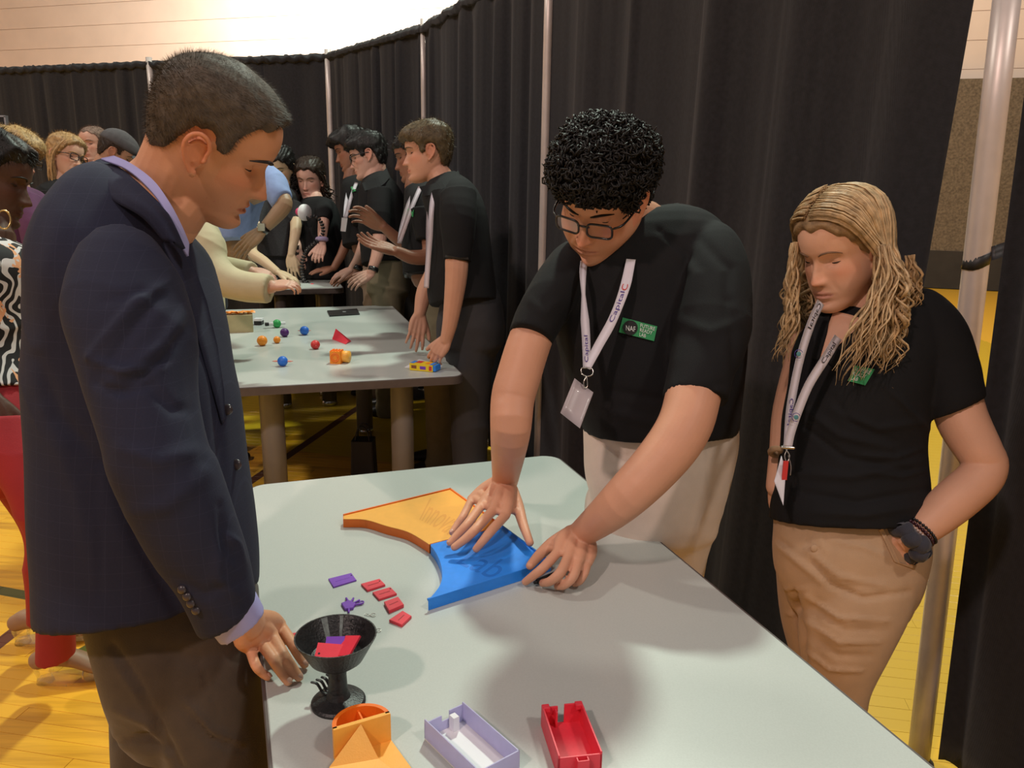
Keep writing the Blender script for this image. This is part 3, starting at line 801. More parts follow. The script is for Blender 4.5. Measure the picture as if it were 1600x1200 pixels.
# ------------------------------------------------------------------ trousers, shoes
def leg_set(c, yaw, zhip, M, parent, hipw=.17, hipd=.13, stance=.10, r=(.088, .062, .055), shoes=True, voxel=.010, pant_r=None, extra=None, name='trousers', amp=.004, seed=0, bare_shoe=None, knee=.0):
    """pelvis and two legs standing on the floor under c (x, y)"""
    c = np.array(c[:2], float); f = np.array([math.cos(yaw), math.sin(yaw)]); l = np.array([-f[1], f[0]])
    def P(a, b, z): q = c+l*a+f*b; return np.array([q[0], q[1], z])
    l3, f3 = np.array([*l, 0]), np.array([*f, 0])
    ps = [loft([P(0, 0, zhip+.12), P(0, 0, zhip+.03), P(0, 0, zhip-.06), P(0, 0, zhip-.12)], [l3*hipw*.92, l3*hipw, l3*hipw, l3*hipw*.8], [f3*hipd*.9, f3*hipd, f3*hipd, f3*hipd*.75], 32, 2.3)]
    for sd in (-1, 1):
        ps.append(tube([P(sd*hipw*.45, 0, zhip-.03), P(sd*(hipw*.45+stance)/2, knee, .50), P(sd*stance, 0, .10), P(sd*stance, .01, .045)], [r[0], r[1]+.006, r[2], r[2]*1.05], 20, 5))
    if extra: ps += extra
    V, F = remesh(ps, voxel, 3); V = folds(V, F, amp, 12, (0, 0, 1), seed)
    o = mk(name, V, F, M, parent)
    if shoes:
        for sd in (-1, 1):
            A = P(sd*stance, -.075, 0); B = P(sd*(stance+.012), .185, 0); q = []
            dirv = nrm(B-A)
            V, F = tube([A+[0, 0, .045], A+dirv*.07+[0, 0, .048], A+dirv*.16+[0, 0, .038], B+[0, 0, .026]], [.036, .040, .046, .034], 16, 4, flat=[1.05, 1.1, .8, .62], side=np.cross(dirv, [0, 0, 1]))
            V[:, 2] = np.maximum(V[:, 2], .004); mk('shoe', V, F, bare_shoe or M_shoe, parent)
    return o
def lanyard_print(curve_pts, width, face, word, parent, t0, t1, M=None, flip=False, off=.0022):
    """letters running along a ribbon"""
    C = catmull(np.asarray(curve_pts, float), 12); n = len(C); T = np.gradient(C, axis=0); T /= np.linalg.norm(T, axis=1, keepdims=True); S = np.cross(T, nrm(face)); S /= np.linalg.norm(S, axis=1, keepdims=True)
    sg = -1 if flip else 1
    def fn(u, v):
        t = (t0+(t1-t0)*u)*(n-1); i = int(min(max(t, 0), n-2)); a = t-i
        c = C[i]*(1-a)+C[i+1]*a; s = S[i]; nn = np.cross(S[i], T[i]); 
        if nn@(CAMPOS-c) < 0: nn = -nn
        return c+s*(v-.5)*width*.62*sg+nn*off
    V, F = text_quad(word, fn); mk('print', V, F, M or M_purple, parent, smooth=False)
# ================================================================== the man in the navy jacket
def man():
    base = D(300, 1000, 1.35); root = thing('person', (base[0], base[1], 0), 'man in a navy jacket at the near table, head bowed, hand by the black cup', 'person')
    skin = (.70, .345, .195)
    # ---- head
    ang = math.radians(28); hs = 1.03
    hd = Head(D(334, 222, 1.325), cdir(math.cos(ang)*.93, -math.sin(ang)*.93, .34), cdir(math.sin(ang), math.cos(ang), -.36), hs, mouth=.0022, brow=1.3)
    pcs = hd.pieces(ear=1.02)
    nb = D(203, 335, 1.36)
    neck = tube([hd.w(np.array([0, -.035, -.01])*hs), hd.w(np.array([0, -.030, -.060])*hs), D(262, 292, 1.35), D(215, 345, 1.36)], [.062, .063, .066, .078], 24, 5, flat=[1, 1.0, 1.0, 1.1], side=FW)
    jaw = tube([hd.w(np.array([0, .01, -.085])*hs), D(285, 322, 1.345), D(250, 365, 1.36)], [.036, .044, .05], 16, 4)
    core = tube([D(215, 345, 1.36), D(200, 500, 1.36), D(215, 900, 1.35)], [.07, .09, .09], 16, 3)
    # ---- right arm and hand on the table
    S_ = D(200, 440, 1.17); EL = D(245, 720, 1.12); WR = G(391, 976, .850)
    arm = tube([S_, (S_+EL)/2, EL, (EL*.45+WR*.55), WR], [.052, .048, .040, .036, .0285], 18, 5, flat=[1, 1, 1, .95, .80])
    sho = tube([D(200, 500, 1.36), S_], [.06, .055], 14, 3)
    K = [G(437, 976, .806), G(425, 992, .812), G(407, 1003, .811), G(390, 1011, .803)]
    fg = [[G(457, 1006, .797), G(467, 1024, .780), G(476, 1038, .769)],
          [G(443, 1024, .803), G(457, 1044, .782), G(467, 1058, .769)],
          [G(427, 1030, .803), G(440, 1051, .782), G(450, 1065, .769)],
          [G(399, 1038, .797), G(408, 1050, .780), G(418, 1058, .769)]]
    th = [G(403, 968, .825), G(420, 975, .800), G(434, 985, .786), G(446, 1000, .780)]
    hnd = hand_joints(WR, K, fg, th, wr=.034, r0=.0098, r1=.0078)
    # left arm, mostly hidden by the body
    SL = D(235, 430, 1.52); ELl = D(290, 690, 1.55); WL = D(320, 790, 1.50)
    armL = tube([D(200, 500, 1.36), SL, ELl, WL], [.055, .052, .04, .029], 16, 4)
    hl_ = auto_hand(WL, cdir(.5, -.8, 0), cdir(.6, .3, .6), True)
    V, F = remesh(pcs+[neck, jaw, core, arm, sho, armL]+hnd+hl_, .0024, 2, .4)
    # knuckle creases and tendons
    body = mk('body', V, F, M_skin, root, col=skin_colors(V, skin, hd, lips=(.48, .16, .12), stubble=.45, lipamt=.55))
    # nails
    for f, k in zip(fg, K):
        tip, prv = f[-1], f[-2]; dr = nrm(tip-prv); up_ = nrm(np.array([0, 0, 1])-dr*dr[2])
        mk('fingernail', *ball(tip-dr*.001+up_*.0055, (.0062, .0052, .0022), 12, axes=[dr, np.cross(up_, dr), up_]), M_nail, root)
    MB = hair_mat('man_brown', (.030, .022, .018)); MH = hair_mat('man_grey', (.095, .076, .058), .6)
    brows(hd, root, MB, .0042); lashes(hd, root, low=-.0042, th=.0010)
    V, F, Lc, hl = hair_cap(hd, 'crop', t=.0080, top=.004, noise=.0010, front=.003, soft=.026)
    hair = mk('hair', V, F, MH, root)
    lt = bvh(V, F)
    Pn, Nn = scatter(V, F, 26000, 5)
    Lp = hd.l(Pn)/hd.s; keep = Lp[:, 2] > hl(Lp[:, 1])-.004; Pn, Nn, Lp = Pn[keep], Nn[keep], Lp[keep]
    fw_ = hd.f*.9-hd.u*.15; Dn = fw_-Nn*(Nn@fw_)[:, None]; Dn += Nn*.55+np.random.default_rng(2).normal(0, .22, Pn.shape); Dn /= np.linalg.norm(Dn, axis=1, keepdims=True)
    edge = np.clip((Lp[:, 2]-hl(Lp[:, 1]))/.03, .25, 1)
    Vb, Fb = blades(Pn-Nn*.001, Nn, Dn, .009*edge[:, None].ravel(), .0007, 3)
    tag(mk('hair_strands', Vb, Fb, MH, hair, smooth=False), kind='stuff')
    # ---- jacket
    rows = [(158, 268, 262, 322, 1.38, 1.38, .085), (132, 296, 296, 372, 1.38, 1.37, .145), (105, 345, 316, 430, 1.38, 1.37, .185), (85, 410, 332, 490, 1.38, 1.37, .195),
            (76, 500, 346, 550, 1.38, 1.37, .182), (72, 600, 360, 622, 1.38, 1.36, .172), (77, 700, 370, 710, 1.38, 1.36, .172), (84, 800, 378, 795, 1.39, 1.36, .180),
            (92, 890, 385, 865, 1.40, 1.37, .186), (98, 955, 385, 925, 1.40, 1.37, .188)]
    tor = ploft(rows, 5, 56, 2.25, cap='flat')
    sl = [(150, 395, 250, 385, 1.18, 1.18, .055), (118, 445, 278, 430, 1.15, 1.15, .075), (108, 500, 300, 500, 1.13, 1.13, .083), (124, 560, 302, 560, 1.12, 1.12, .082), (144, 625, 304, 620, 1.11, 1.11, .078),
          (168, 695, 317, 690, 1.10, 1.10, .074), (181, 742, 334, 728, 1.10, 1.10, .070), (226, 838, 364, 808, 1.12, 1.12, .062), (276, 915, 388, 872, 1.15, 1.15, .055), (309, 985, 401, 930, 1.18, 1.18, .049)]
    slv = ploft(sl, 5, 44, 2.15, cap='flat')
    slL = ploft([(190, 400, 290, 400, 1.52, 1.52, .05), (170, 460, 310, 460, 1.56, 1.56, .07), (220, 690, 345, 690, 1.56, 1.56, .065), (290, 760, 350, 800, 1.52, 1.52, .05)], 5, 36, 2.1)
    V, F = remesh([tor], .0065, 3); V = folds(V, F, .0022, 9, (0, 0, 1), 4)
    lines = [([(110, 290), (75, 420), (60, 600)], 20, .004), ([(150, 700), (155, 850), (158, 960)], 2.2, -.0025), ([(60, 560), (90, 650), (150, 720)], 12, -.006), ([(70, 640), (120, 760), (150, 900)], 16, .004),
             ([(330, 560), (345, 700), (352, 800)], 9, -.006), ([(345, 760), (352, 830), (350, 880)], 5, -.004), ([(170, 720), (220, 850), (290, 970)], 14, -.010), ([(262, 330), (300, 420), (320, 520)], 10, -.004)]
    V = strokes(V, F, lines)
    jk = mk('jacket', V, F, M_navyplaid, root); jt = bvh(V, F)
    V, F = remesh([slv], .0055, 2)
    lines = [([(262, 440), (210, 475), (140, 555)], 7, .0065), ([(255, 460), (215, 505), (150, 590)], 8, -.006), ([(300, 470), (250, 540), (170, 600)], 9, .006), ([(302, 500), (260, 560), (190, 610)], 6, -.006),
             ([(140, 560), (190, 580), (250, 575)], 7, .006), ([(150, 600), (190, 615), (240, 600)], 6, -.005), ([(300, 570), (305, 650), (318, 720)], 9, -.004),
             ([(190, 700), (250, 720), (320, 700)], 12, .005), ([(345, 790), (350, 850), (360, 870)], 7, -.007), ([(352, 835), (375, 850), (385, 880)], 5, .006), ([(345, 850), (340, 900), (370, 930)], 10, .005),
             ([(165, 470), (220, 455), (265, 470)], 8, -.003), ([(270, 900), (320, 930), (380, 905)], 8, -.003), ([(230, 600), (270, 640), (300, 640)], 9, -.005), ([(210, 800), (260, 790), (320, 740)], 14, .005)]
    V = strokes(V, F, lines); V = folds(V, F, .0012, 12, (.2, .2, 1), 7)
    sv = mk('sleeve', V, F, M_navyplaid, jk); st_ = bvh(V, F)
    V, F = remesh([slL], .008, 2); mk('sleeve', V, F, M_navyplaid, jk)
    # armhole seam as a fine raised line
    # collar and lapels
    colr = [[(143, 262), (147, 252), (163, 246)], [(150, 285), (168, 276), (196, 268)], [(175, 312), (204, 303), (232, 300)], [(222, 340), (246, 334), (264, 335)], [(256, 378), (274, 378), (290, 388)]]
    P = []
    for (a, b, c), dd in zip(colr, (1.33, 1.265, 1.235, 1.225, 1.23)):
        P.append([D(*a, dd), D(*b, dd-.004), D(*c, dd+.022)])
    P = np.array(P); Q = np.array([catmull(P[:, j], 6) for j in range(3)]).transpose(1, 0, 2)
    Q = np.array([catmull(q, 4) for q in Q]); mk('collar', *sheet(Q, .006), M_navyplaid, jk)
    lap = [[(256, 378), (290, 388)], [(275, 420), (305, 420)], [(298, 480), (323, 470)], [(320, 560), (340, 540)], [(338, 625), (350, 608)], [(348, 662), (352, 658)]]
    V, F = draped(jt, lap, off=.007, thick=.004, m_=5, k=3, dfall=1.25); mk('lapel', V, F, M_navyplaid, jk)
    V, F = draped(jt, [[(284, 392), (296, 385)], [(300, 425), (310, 418)], [(318, 470), (326, 462)]], off=.011, thick=.003, m_=4, k=3, dfall=1.25)
    V, F = draped(jt, [[(334, 752), (357, 770)], [(336, 760), (359, 778)]], off=.004, thick=.003, m_=3, k=5, dfall=1.25); mk('pocket_flap', V, F, M_navyplaid, jk)
    for px, py, dd in ((355, 640, None), (369, 726, None)):
        h = hit(jt, px, py, .004); 
        if h is not None: mk('button', *ball(h, (.0095, .0045, .0095), 14, axes=[RT, FW, UP]), M_btn, jk)
    for px, py in ((284, 921), (292, 932), (298, 943), (306, 954)):
        h = hit(st_, px, py, .003)
        if h is not None: mk('cuff_button', *ball(h, (.0062, .0035, .0062), 14, axes=[RT, FW, UP]), M_btn, sv)
    # shirt: collar and right cuff
    cf = tube([D(352, 950, 1.185), D(374, 966, 1.20), G(388, 980, .853)], [.046, .041, .0385], 26, 4, flat=.80, cap='flat', side=cdir(.55, .6, 0))
    cfo = ploft([(318, 962, 398, 928, 1.185, 1.185, .034), (333, 985, 408, 946, 1.195, 1.195, .034), (345, 1001, 413, 957, 1.20, 1.20, .034)], 4, 32, 2.2, cap='flat')
    V, F = remesh([cfo], .004, 1); cu = mk('shirt_cuff', V, F, M_lav, root); ct = bvh(V, F)
    h = hit(ct, 346, 979, .003); 
    if h is not None: mk('cuff_button', *ball(h, (.005, .003, .005), 12, axes=[RT, FW, UP]), mat('pale_button', (.55, .38, .30), .3), cu)
    sc = []
    for (a, b), dd in zip((((158, 247), (178, 243)), ((196, 262), (206, 256)), ((228, 288), (240, 282)), ((256, 322), (266, 318)), ((278, 370), (284, 352)), ((295, 400), (296, 380))), (1.31, 1.275, 1.25, 1.245, 1.26, 1.28)):
        sc.append([D(*a, dd), D(*b, dd+.012)])
    sc = np.array(sc); Q = np.array([catmull(sc[:, j], 6) for j in range(2)]).transpose(1, 0, 2); mk('shirt_collar', *sheet(Q, .004), M_lav, root)
    # ---- trousers
    hip = D(290, 985, 1.36); zh = hip[2]
    def X(px, py, d): return D(px, py, d)
    pel = ploft([(140, 900, 372, 880, 1.43, 1.41, .14), (170, 985, 385, 955, 1.44, 1.41, .15), (182, 1040, 394, 1030, 1.44, 1.42, .15), (188, 1080, 398, 1080, 1.45, 1.43, .13)], 5, 44, 2.3)
    near = ploft([(215, 990, 392, 985, 1.37, 1.37, .085), (230, 1060, 400, 1055, 1.37, 1.37, .088), (255, 1120, 408, 1120, 1.38, 1.38, .088), (276, 1200, 420, 1200, 1.40, 1.40, .085), (290, 1300, 420, 1300, 1.44, 1.44, .08)], 5, 40, 2.2)
    fr = ploft([(176, 1000, 330, 990, 1.54, 1.54, .085), (178, 1080, 330, 1080, 1.54, 1.54, .085), (181, 1200, 300, 1200, 1.56, 1.56, .08), (185, 1300, 295, 1300, 1.60, 1.60, .075)], 5, 36, 2.2)
    a = D(354, 1300, 1.44); b = D(240, 1300, 1.60)
    def low(p, dx): return tube([p, [p[0]+dx*.5, p[1], .30], [p[0]+dx, p[1], .10], [p[0]+dx, p[1], .04]], [.078, .064, .062, .066], 20, 4)
    V, F = remesh([pel, near, fr, low(a, -.02), low(b, -.02)], .007, 3)
    lines = [([(176, 1010), (220, 1080), (282, 1200)], 7, -.012), ([(190, 1040), (230, 1100), (262, 1180)], 9, .008), ([(178, 1110), (230, 1130), (255, 1150)], 8, .006), ([(290, 1095), (330, 1140), (375, 1160)], 6, .006), ([(300, 1000), (322, 1070), (345, 1120)], 2.5, -.003),
             ([(290, 1110), (330, 1155), (380, 1172)], 5, -.005), ([(180, 1160), (230, 1150), (262, 1170)], 6, -.006), ([(240, 1010), (300, 1030), (390, 1010)], 14, -.004)]
    V = strokes(V, F, lines); V = folds(V, F, .003, 10, (.3, 0, 1), 3)
    mk('trousers', V, F, M_brown, root)
    for p in (a, b):
        x, y = p[0]-.02, p[1]
        V, F = tube([(x-.08, y, .05), (x, y, .055), (x+.10, y, .045), (x+.20, y, .030)], [.038, .042, .05, .036], 16, 4, flat=[1.05, 1.1, .8, .6], side=(0, 1, 0)); V[:, 2] = np.maximum(V[:, 2], .004); mk('shoe', V, F, M_shoe, root)
M_nail = mat('fingernail', (.62, .36, .27), .3)
M_lav = mat('lavender_shirt', (.42, .42, .78), .7, .03, 30)
M_brown = mat('brown_wool', (.062, .045, .032), .8, .1, 30, .3, 500, sheen=.15)
M_navyplaid = mat('navy_plaid_wool', (.0215, .0225, .043), .88, .0, 20, sheen=.0)
def plaid(M, base, line):
    nt = M.node_tree; b = nt.nodes['Principled BSDF']; L = nt.links.new; tc = nt.nodes.new('ShaderNodeTexCoord'); sp = nt.nodes.new('ShaderNodeSeparateXYZ'); L(tc.outputs['Object'], sp.inputs[0]); outs = []
    for ax, fr in (('X', 42), ('Z', 42)):
        mu = nt.nodes.new('ShaderNodeMath'); mu.operation = 'MULTIPLY'; L(sp.outputs[ax], mu.inputs[0]); mu.inputs[1].default_value = fr
        f = nt.nodes.new('ShaderNodeMath'); f.operation = 'FRACT'; L(mu.outputs[0], f.inputs[0])
        g = nt.nodes.new('ShaderNodeMath'); g.operation = 'LESS_THAN'; L(f.outputs[0], g.inputs[0]); g.inputs[1].default_value = .05; outs.append(g.outputs[0])
    a = nt.nodes.new('ShaderNodeMath'); a.operation = 'ADD'; L(outs[0], a.inputs[0]); L(outs[1], a.inputs[1])
    n = nt.nodes.new('ShaderNodeTexNoise'); n.inputs['Scale'].default_value = 350; L(tc.outputs['Object'], n.inputs['Vector'])
    s = nt.nodes.new('ShaderNodeMath'); s.operation = 'MULTIPLY'; L(a.outputs[0], s.inputs[0]); s.inputs[1].default_value = .55
    s2 = nt.nodes.new('ShaderNodeMath'); s2.operation = 'MULTIPLY_ADD'; L(n.outputs['Fac'], s2.inputs[0]); s2.inputs[1].default_value = .5; L(s.outputs[0], s2.inputs[2])
    mx = nt.nodes.new('ShaderNodeMixRGB'); L(s2.outputs[0], mx.inputs[0]); mx.inputs[1].default_value = (*base, 1); mx.inputs[2].default_value = (*line, 1); L(mx.outputs[0], b.inputs['Base Color'])
    bp = nt.nodes.new('ShaderNodeBump'); bp.inputs['Strength'].default_value = .25; bp.inputs['Distance'].default_value = .001; L(n.outputs['Fac'], bp.inputs['Height']); L(bp.outputs[0], b.inputs['Normal'])
plaid(M_navyplaid, (.0100, .0125, .0350), (.019, .022, .050))
man()
# ================================================================== the curly-haired boy
M_cream = mat('cream_chino', (.72, .62, .53), .8, .05, 20, .25, 500, sheen=.1)
M_khaki = mat('khaki_twill', (.52, .345, .205), .8, .06, 20, .25, 500, sheen=.1)
M_card = mat('badge_card', (.42, .36, .37), .35, .04, 12, coat=.3)
def limb(c_px, n=18, k=5, flat=.95):
    """bare limb through (x, y, depth, radius m)"""
    return tube([D(x, y, d) for x, y, d, r in c_px], [r for *_, r in c_px], n, k, flat=flat, side=RT)
def boy():
    base = D(1030, 700, 1.88); root = thing('person', (base[0], base[1], 0), 'boy with dark curly hair and glasses pressing both hands onto the blue tray', 'person')
    skin = (.66, .335, .210)
    hd = Head(D(939, 309, 1.74), cdir(-.42, -.68, -.58), cdir(-.08, .64, -.74), 1.07, fat=1.9, nose=1.2)
    s = 1.07
    pcs = hd.pieces(ear=1.12)
    neck = tube([hd.w(np.array([0, -.035, -.03])*s), hd.w(np.array([0, -.04, -.07])*s), D(1015, 365, 1.90), D(1025, 430, 1.93)], [.060, .062, .068, .09], 24, 4)
    chin = tube([hd.w(np.array([0, .03, -.095])*s), D(985, 395, 1.84), D(1000, 420, 1.90)], [.036, .052, .06], 16, 4)
    core = tube([D(1020, 430, 1.93), D(1020, 560, 1.92), D(1030, 700, 1.92)], [.08, .10, .10], 16, 3)
    # right arm (picture left)
    WR = G(789, 752, .868); d1 = (WR-CAMPOS)@FW
    RA = tube([D(885, 440, 1.86), D(852, 480, 1.78), D(829, 530, 1.74), D(810, 590, 1.72), D(801, 625, 1.71), D(797, 680, 1.70), WR], [.045, .046, .047, .0475, .0465, .042, .0305], 34, 5, flat=[1, 1, 1, .95, .95, .9, .72], side=RT)
    sh1 = tube([D(1020, 440, 1.95), D(890, 445, 1.87)], [.05, .042], 14, 2)
    K = [G(789, 806, .842), G(769, 799, .846), G(752, 790, .842), G(737, 780, .834)]
    fg = [[G(768, 829, .838), G(754, 846, .822), G(744, 858, .806)],
          [G(744, 826, .836), G(726, 843, .820), G(710, 855, .806)],
          [G(731, 818, .834), G(716, 834, .820), G(703, 848, .806)],
          [G(724, 806, .828), G(714, 820, .816), G(706, 832, .806)]]
    th = [G(799, 766, .855), G(809, 790, .838), G(817, 818, .820), G(828, 848, .802)]
    H1 = hand_joints(WR, K, fg, th, wr=.036, r0=.0108, r1=.0084)
    # left arm (picture right)
    WL = G(905, 836, .830)
    LA = tube([D(1100, 450, 1.86), D(1105, 520, 1.74), D(1085, 610, 1.66), D(1068, 668, 1.62), D(1030, 722, 1.60), D(968, 785, 1.60), WL], [.05, .058, .056, .0545, .052, .045, .031], 34, 5, flat=[1, 1, 1, 1, .95, .9, .78], side=cdir(.7, .7, 0))
    sh2 = tube([D(1020, 440, 1.95), D(1100, 445, 1.88)], [.05, .05], 14, 2)
    K2 = [G(872, 862, .822), G(888, 870, .820), G(904, 876, .814), G(918, 878, .805)]
    f2 = [[G(850, 886, .806), G(834, 899, .790), G(821, 909, .772)],
          [G(876, 894, .808), G(860, 908, .790), G(848, 911, .774)],
          [G(896, 900, .800), G(882, 914, .784), G(871, 916, .771)],
          [G(914, 894, .794), G(906, 908, .780), G(897, 912, .770)]]
    t2 = [G(886, 836, .828), G(862, 850, .812), G(842, 868, .800), G(828, 884, .796)]
    H2 = hand_joints(WL, K2, f2, t2, wr=.036, r0=.0104, r1=.0082)
    V, F = remesh(pcs+[neck, chin, core, RA, sh1, LA, sh2]+H1+H2, .0026, 2, .4)
    mk('body', V, F, M_skin, root, col=skin_colors(V, skin, hd, lipamt=.4, lips=(.50, .20, .16)))
    for f in fg+f2:
        tip, prv = f[-1], f[-2]; dr = nrm(tip-prv); up_ = nrm(np.array([0, 0, 1])-dr*dr[2]); mk('fingernail', *ball(tip+up_*.0052, (.0062, .0052, .0022), 10, axes=[dr, np.cross(up_, dr), up_]), M_nail, root)
    HB = hair_mat('black_curls', (.0095, .008, .007), .5)
    brows(hd, root, HB, .0036); lashes(hd, root, low=-.0055)
    gl = glasses(hd, root, drop=-.008, th=.0023, hgt=.0155)
    V, F, Lc, hl = hair_cap(hd, 'full', t=.013, top=.017, noise=.003, nfreq=160, front=.010, soft=.03)
    hair = mk('hair', V, F, HB, root)
    # curls
    P, N = scatter(V, F, 2600, 3); Lp = hd.l(P)/hd.s; kp = (Lp[:, 2] > hl(Lp[:, 1])+.006) & ~((np.abs(Lp[:, 0]) > .055) & (Lp[:, 1] > -.045) & (Lp[:, 1] < .030) & (Lp[:, 2] < .055)); P, N = P[kp], N[kp]; r = np.random.default_rng(4); cs = []
    for p, n in zip(P, N):
        a = nrm(r.normal(0, 1, 3)); u = nrm(np.cross(n, a)); v = np.cross(n, u); ax = nrm(n*r.uniform(.2, 1)+a*.6)
        u = nrm(np.cross(ax, a)); v = np.cross(ax, u); R_ = r.uniform(.0055, .0105); turns = r.uniform(1.1, 1.9); h = r.uniform(.006, .014)
        t = np.linspace(0, 1, 9); pts = p+n*.002+np.outer(t*h, n)+R_*(np.outer(np.cos(t*turns*2*PI), u)+np.outer(np.sin(t*turns*2*PI), v))
        cs.append(tube(pts, np.array([.0014, .0020, .0024, .0026, .0026, .0025, .0022, .0018, .0010]), 5, 1, cap='flat'))
    Vc, Fc = join(cs); tag(mk('curls', Vc, Fc, HB, hair), kind='stuff')
    # ---- polo shirt
    rows = [(1008, 330, 1056, 318, 1.95, 1.98, .045), (985, 352, 1062, 335, 1.94, 1.98, .060), (925, 385, 1105, 352, 1.92, 1.95, .090), (872, 415, 1145, 395, 1.87, 1.92, .130), (862, 480, 1160, 470, 1.87, 1.91, .140), (872, 540, 1162, 540, 1.87, 1.91, .145),
            (890, 600, 1156, 605, 1.88, 1.91, .150), (905, 650, 1150, 650, 1.89, 1.92, .150), (915, 676, 1146, 672, 1.90, 1.92, .148)]
    tor = ploft(rows, 5, 56, 2.3, cap='flat')
    s1 = ploft([(905, 400, 950, 410, 1.90, 1.90, .035), (868, 398, 938, 425, 1.86, 1.86, .065), (847, 415, 915, 450, 1.82, 1.82, .075), (818, 462, 888, 490, 1.77, 1.77, .072), (795, 517, 862, 541, 1.735, 1.735, .062)], 5, 40, 2.1, cap='flat')
    s2 = ploft([(1075, 380, 1120, 370, 1.92, 1.92, .04), (1062, 400, 1155, 388, 1.86, 1.86, .075), (1052, 450, 1172, 440, 1.80, 1.80, .085), (1050, 530, 1172, 520, 1.73, 1.73, .082), (1042, 585, 1150, 590, 1.685, 1.685, .076), (1035, 618, 1134, 632, 1.665, 1.665, .070)], 5, 40, 2.1, cap='flat')
    V, F = remesh([tor, s1, s2], .0062, 3)
    lines = [([(1050, 380), (1085, 430), (1050, 560)], 10, .006), ([(1090, 370), (1140, 420), (1130, 520)], 9, -.005), ([(900, 430), (890, 520), (900, 640)], 9, .005), ([(1030, 360), (1075, 400), (1060, 480)], 6, -.006),
             ([(940, 640), (1020, 660), (1100, 640)], 8, .006), ([(950, 610), (1040, 625), (1130, 600)], 7, -.005), ([(1060, 500), (1110, 520), (1160, 500)], 9, .004), ([(830, 470), (850, 490), (870, 470)], 7, .004), ([(1140, 470), (1148, 560), (1150, 640)], 8, -.006)]
    V = strokes(V, F, lines); V = folds(V, F, .0016, 10, (.2, 0, 1), 9)
    sh = mk('polo_shirt', V, F, M_polo, root); tree = bvh(V, F)
    P = np.array([[D(1030, 322, 1.86), D(1034, 342, 1.84)], [D(1022, 352, 1.80), D(1035, 362, 1.82)], [D(1008, 385, 1.78), D(1030, 400, 1.795)], [D(984, 410, 1.765), D(1004, 432, 1.775)], [D(955, 424, 1.76), D(968, 452, 1.765)]])
    Q = np.array([catmull(P[:, j], 6) for j in range(2)]).transpose(1, 0, 2); mk('collar', *sheet(Q, .004), M_polo, sh)
    P = np.array([[D(930, 410, 1.80), D(918, 425, 1.79)], [D(915, 395, 1.83), D(895, 410, 1.82)], [D(900, 375, 1.87), D(880, 385, 1.88)]])
    Q = np.array([catmull(P[:, j], 6) for j in range(2)]).transpose(1, 0, 2); mk('collar', *sheet(Q, .004), M_polo, sh)
    for a_, b_ in ((( [(797, 511), (825, 530), (858, 536)]), [(794, 517), (823, 537), (860, 543)]), ([(1038, 606), (1085, 622), (1133, 620)], [(1036, 615), (1084, 632), (1133, 630)])):
        V, F = draped(tree, [list(p) for p in zip(a_, b_)], off=.003, thick=.002, m_=3, k=6, dfall=1.7)
    # badge: green cloth patch, black disc, white letters
    def patch_fn(a, b, c, d, off):
        def fn(u, v):
            q = (np.array(a)*(1-u)+np.array(b)*u)*(1-v)+(np.array(d)*(1-u)+np.array(c)*u)*v; h = hit(tree, q[0], q[1], off)
            return h if h is not None else D(q[0], q[1], 1.7)
        return fn
    fn = patch_fn((967, 519), (1022, 533), (1027, 510), (973, 496), .004)
    Pg = np.array([[fn(u, v) for u in np.linspace(0, 1, 8)] for v in np.linspace(0, 1, 4)]); bd = mk('green_badge', *sheet(Pg, .0015), M_grn, sh, smooth=False)
    cx = D(985, 512, 1); h = hit(tree, 985, 512, .006); dd = (h-CAMPOS)@FW
    ring = [D(985+11.5*math.cos(a), 512+11.5*math.sin(a), dd) for a in np.linspace(0, 2*PI, 28, endpoint=False)]
    V = np.vstack([ring, np.array(ring)+FW*.004]); n = 28; F = [tuple(range(n)), tuple(range(2*n-1, n-1, -1))]+[(i, (i+1) % n, n+(i+1) % n, n+i) for i in range(n)]
    mk('black_disc', V, F, M_blackp, bd, smooth=False)
    mk('print', *text_quad('NAF', lambda u, v: D(978+15*u, 516-8*v+2.5*u, dd-.0012)), M_wprint, bd, smooth=False)
    fn2 = patch_fn((999, 525), (1020, 530.5), (1024, 511.5), (1001, 505.5), .0065); mk('print', *text_quad('FUTURE\nREADY\nLAB', fn2), M_wprint, bd, smooth=False)
    # ---- lanyard and card (worn: parts of the person)
    ld = [D(914, 400, 1.80), D(911, 430, 1.715), D(913, 480, 1.700), D(916, 530, 1.685), D(917, 575, 1.670)]
    lr = [D(986, 405, 1.745), D(976, 450, 1.715), D(957, 500, 1.695), D(934, 542, 1.682), D(917, 575, 1.668)]
    st_ = mk('lanyard', *join([ribbon(ld, [.019, .017, .008, .019, .018, .016], -FW+RT*.3), ribbon(lr, [.02, .022, .019, .02, .019, .016], -FW-RT*.3)]), M_strap, root)
    lanyard_print(lr, .020, -FW-RT*.3, 'Capital', st_, .52, .28, off=.0016); lanyard_print(lr, .020, -FW-RT*.3, 'C', st_, .27, .22, M_redp, off=.0016); lanyard_print(ld, .017, -FW+RT*.3, 'Capital', st_, .95, .72, off=.0016)
    mk('clip', *join([tube([D(909, 584, 1.665), D(917, 588, 1.662), D(926, 585, 1.665), D(925, 576, 1.668), D(909, 575, 1.668), D(909, 584, 1.665)], .0014, 8, 2), tube([D(917, 588, 1.662), D(912, 597, 1.66), D(914, 606, 1.66), D(918, 603, 1.66), D(917, 590, 1.662)], .0013, 8, 3)]), M_metal, st_)
    fnq = quadfn(D(876, 645, 1.635), D(906, 669, 1.625), D(927, 613, 1.655), D(898, 591, 1.665), 0)
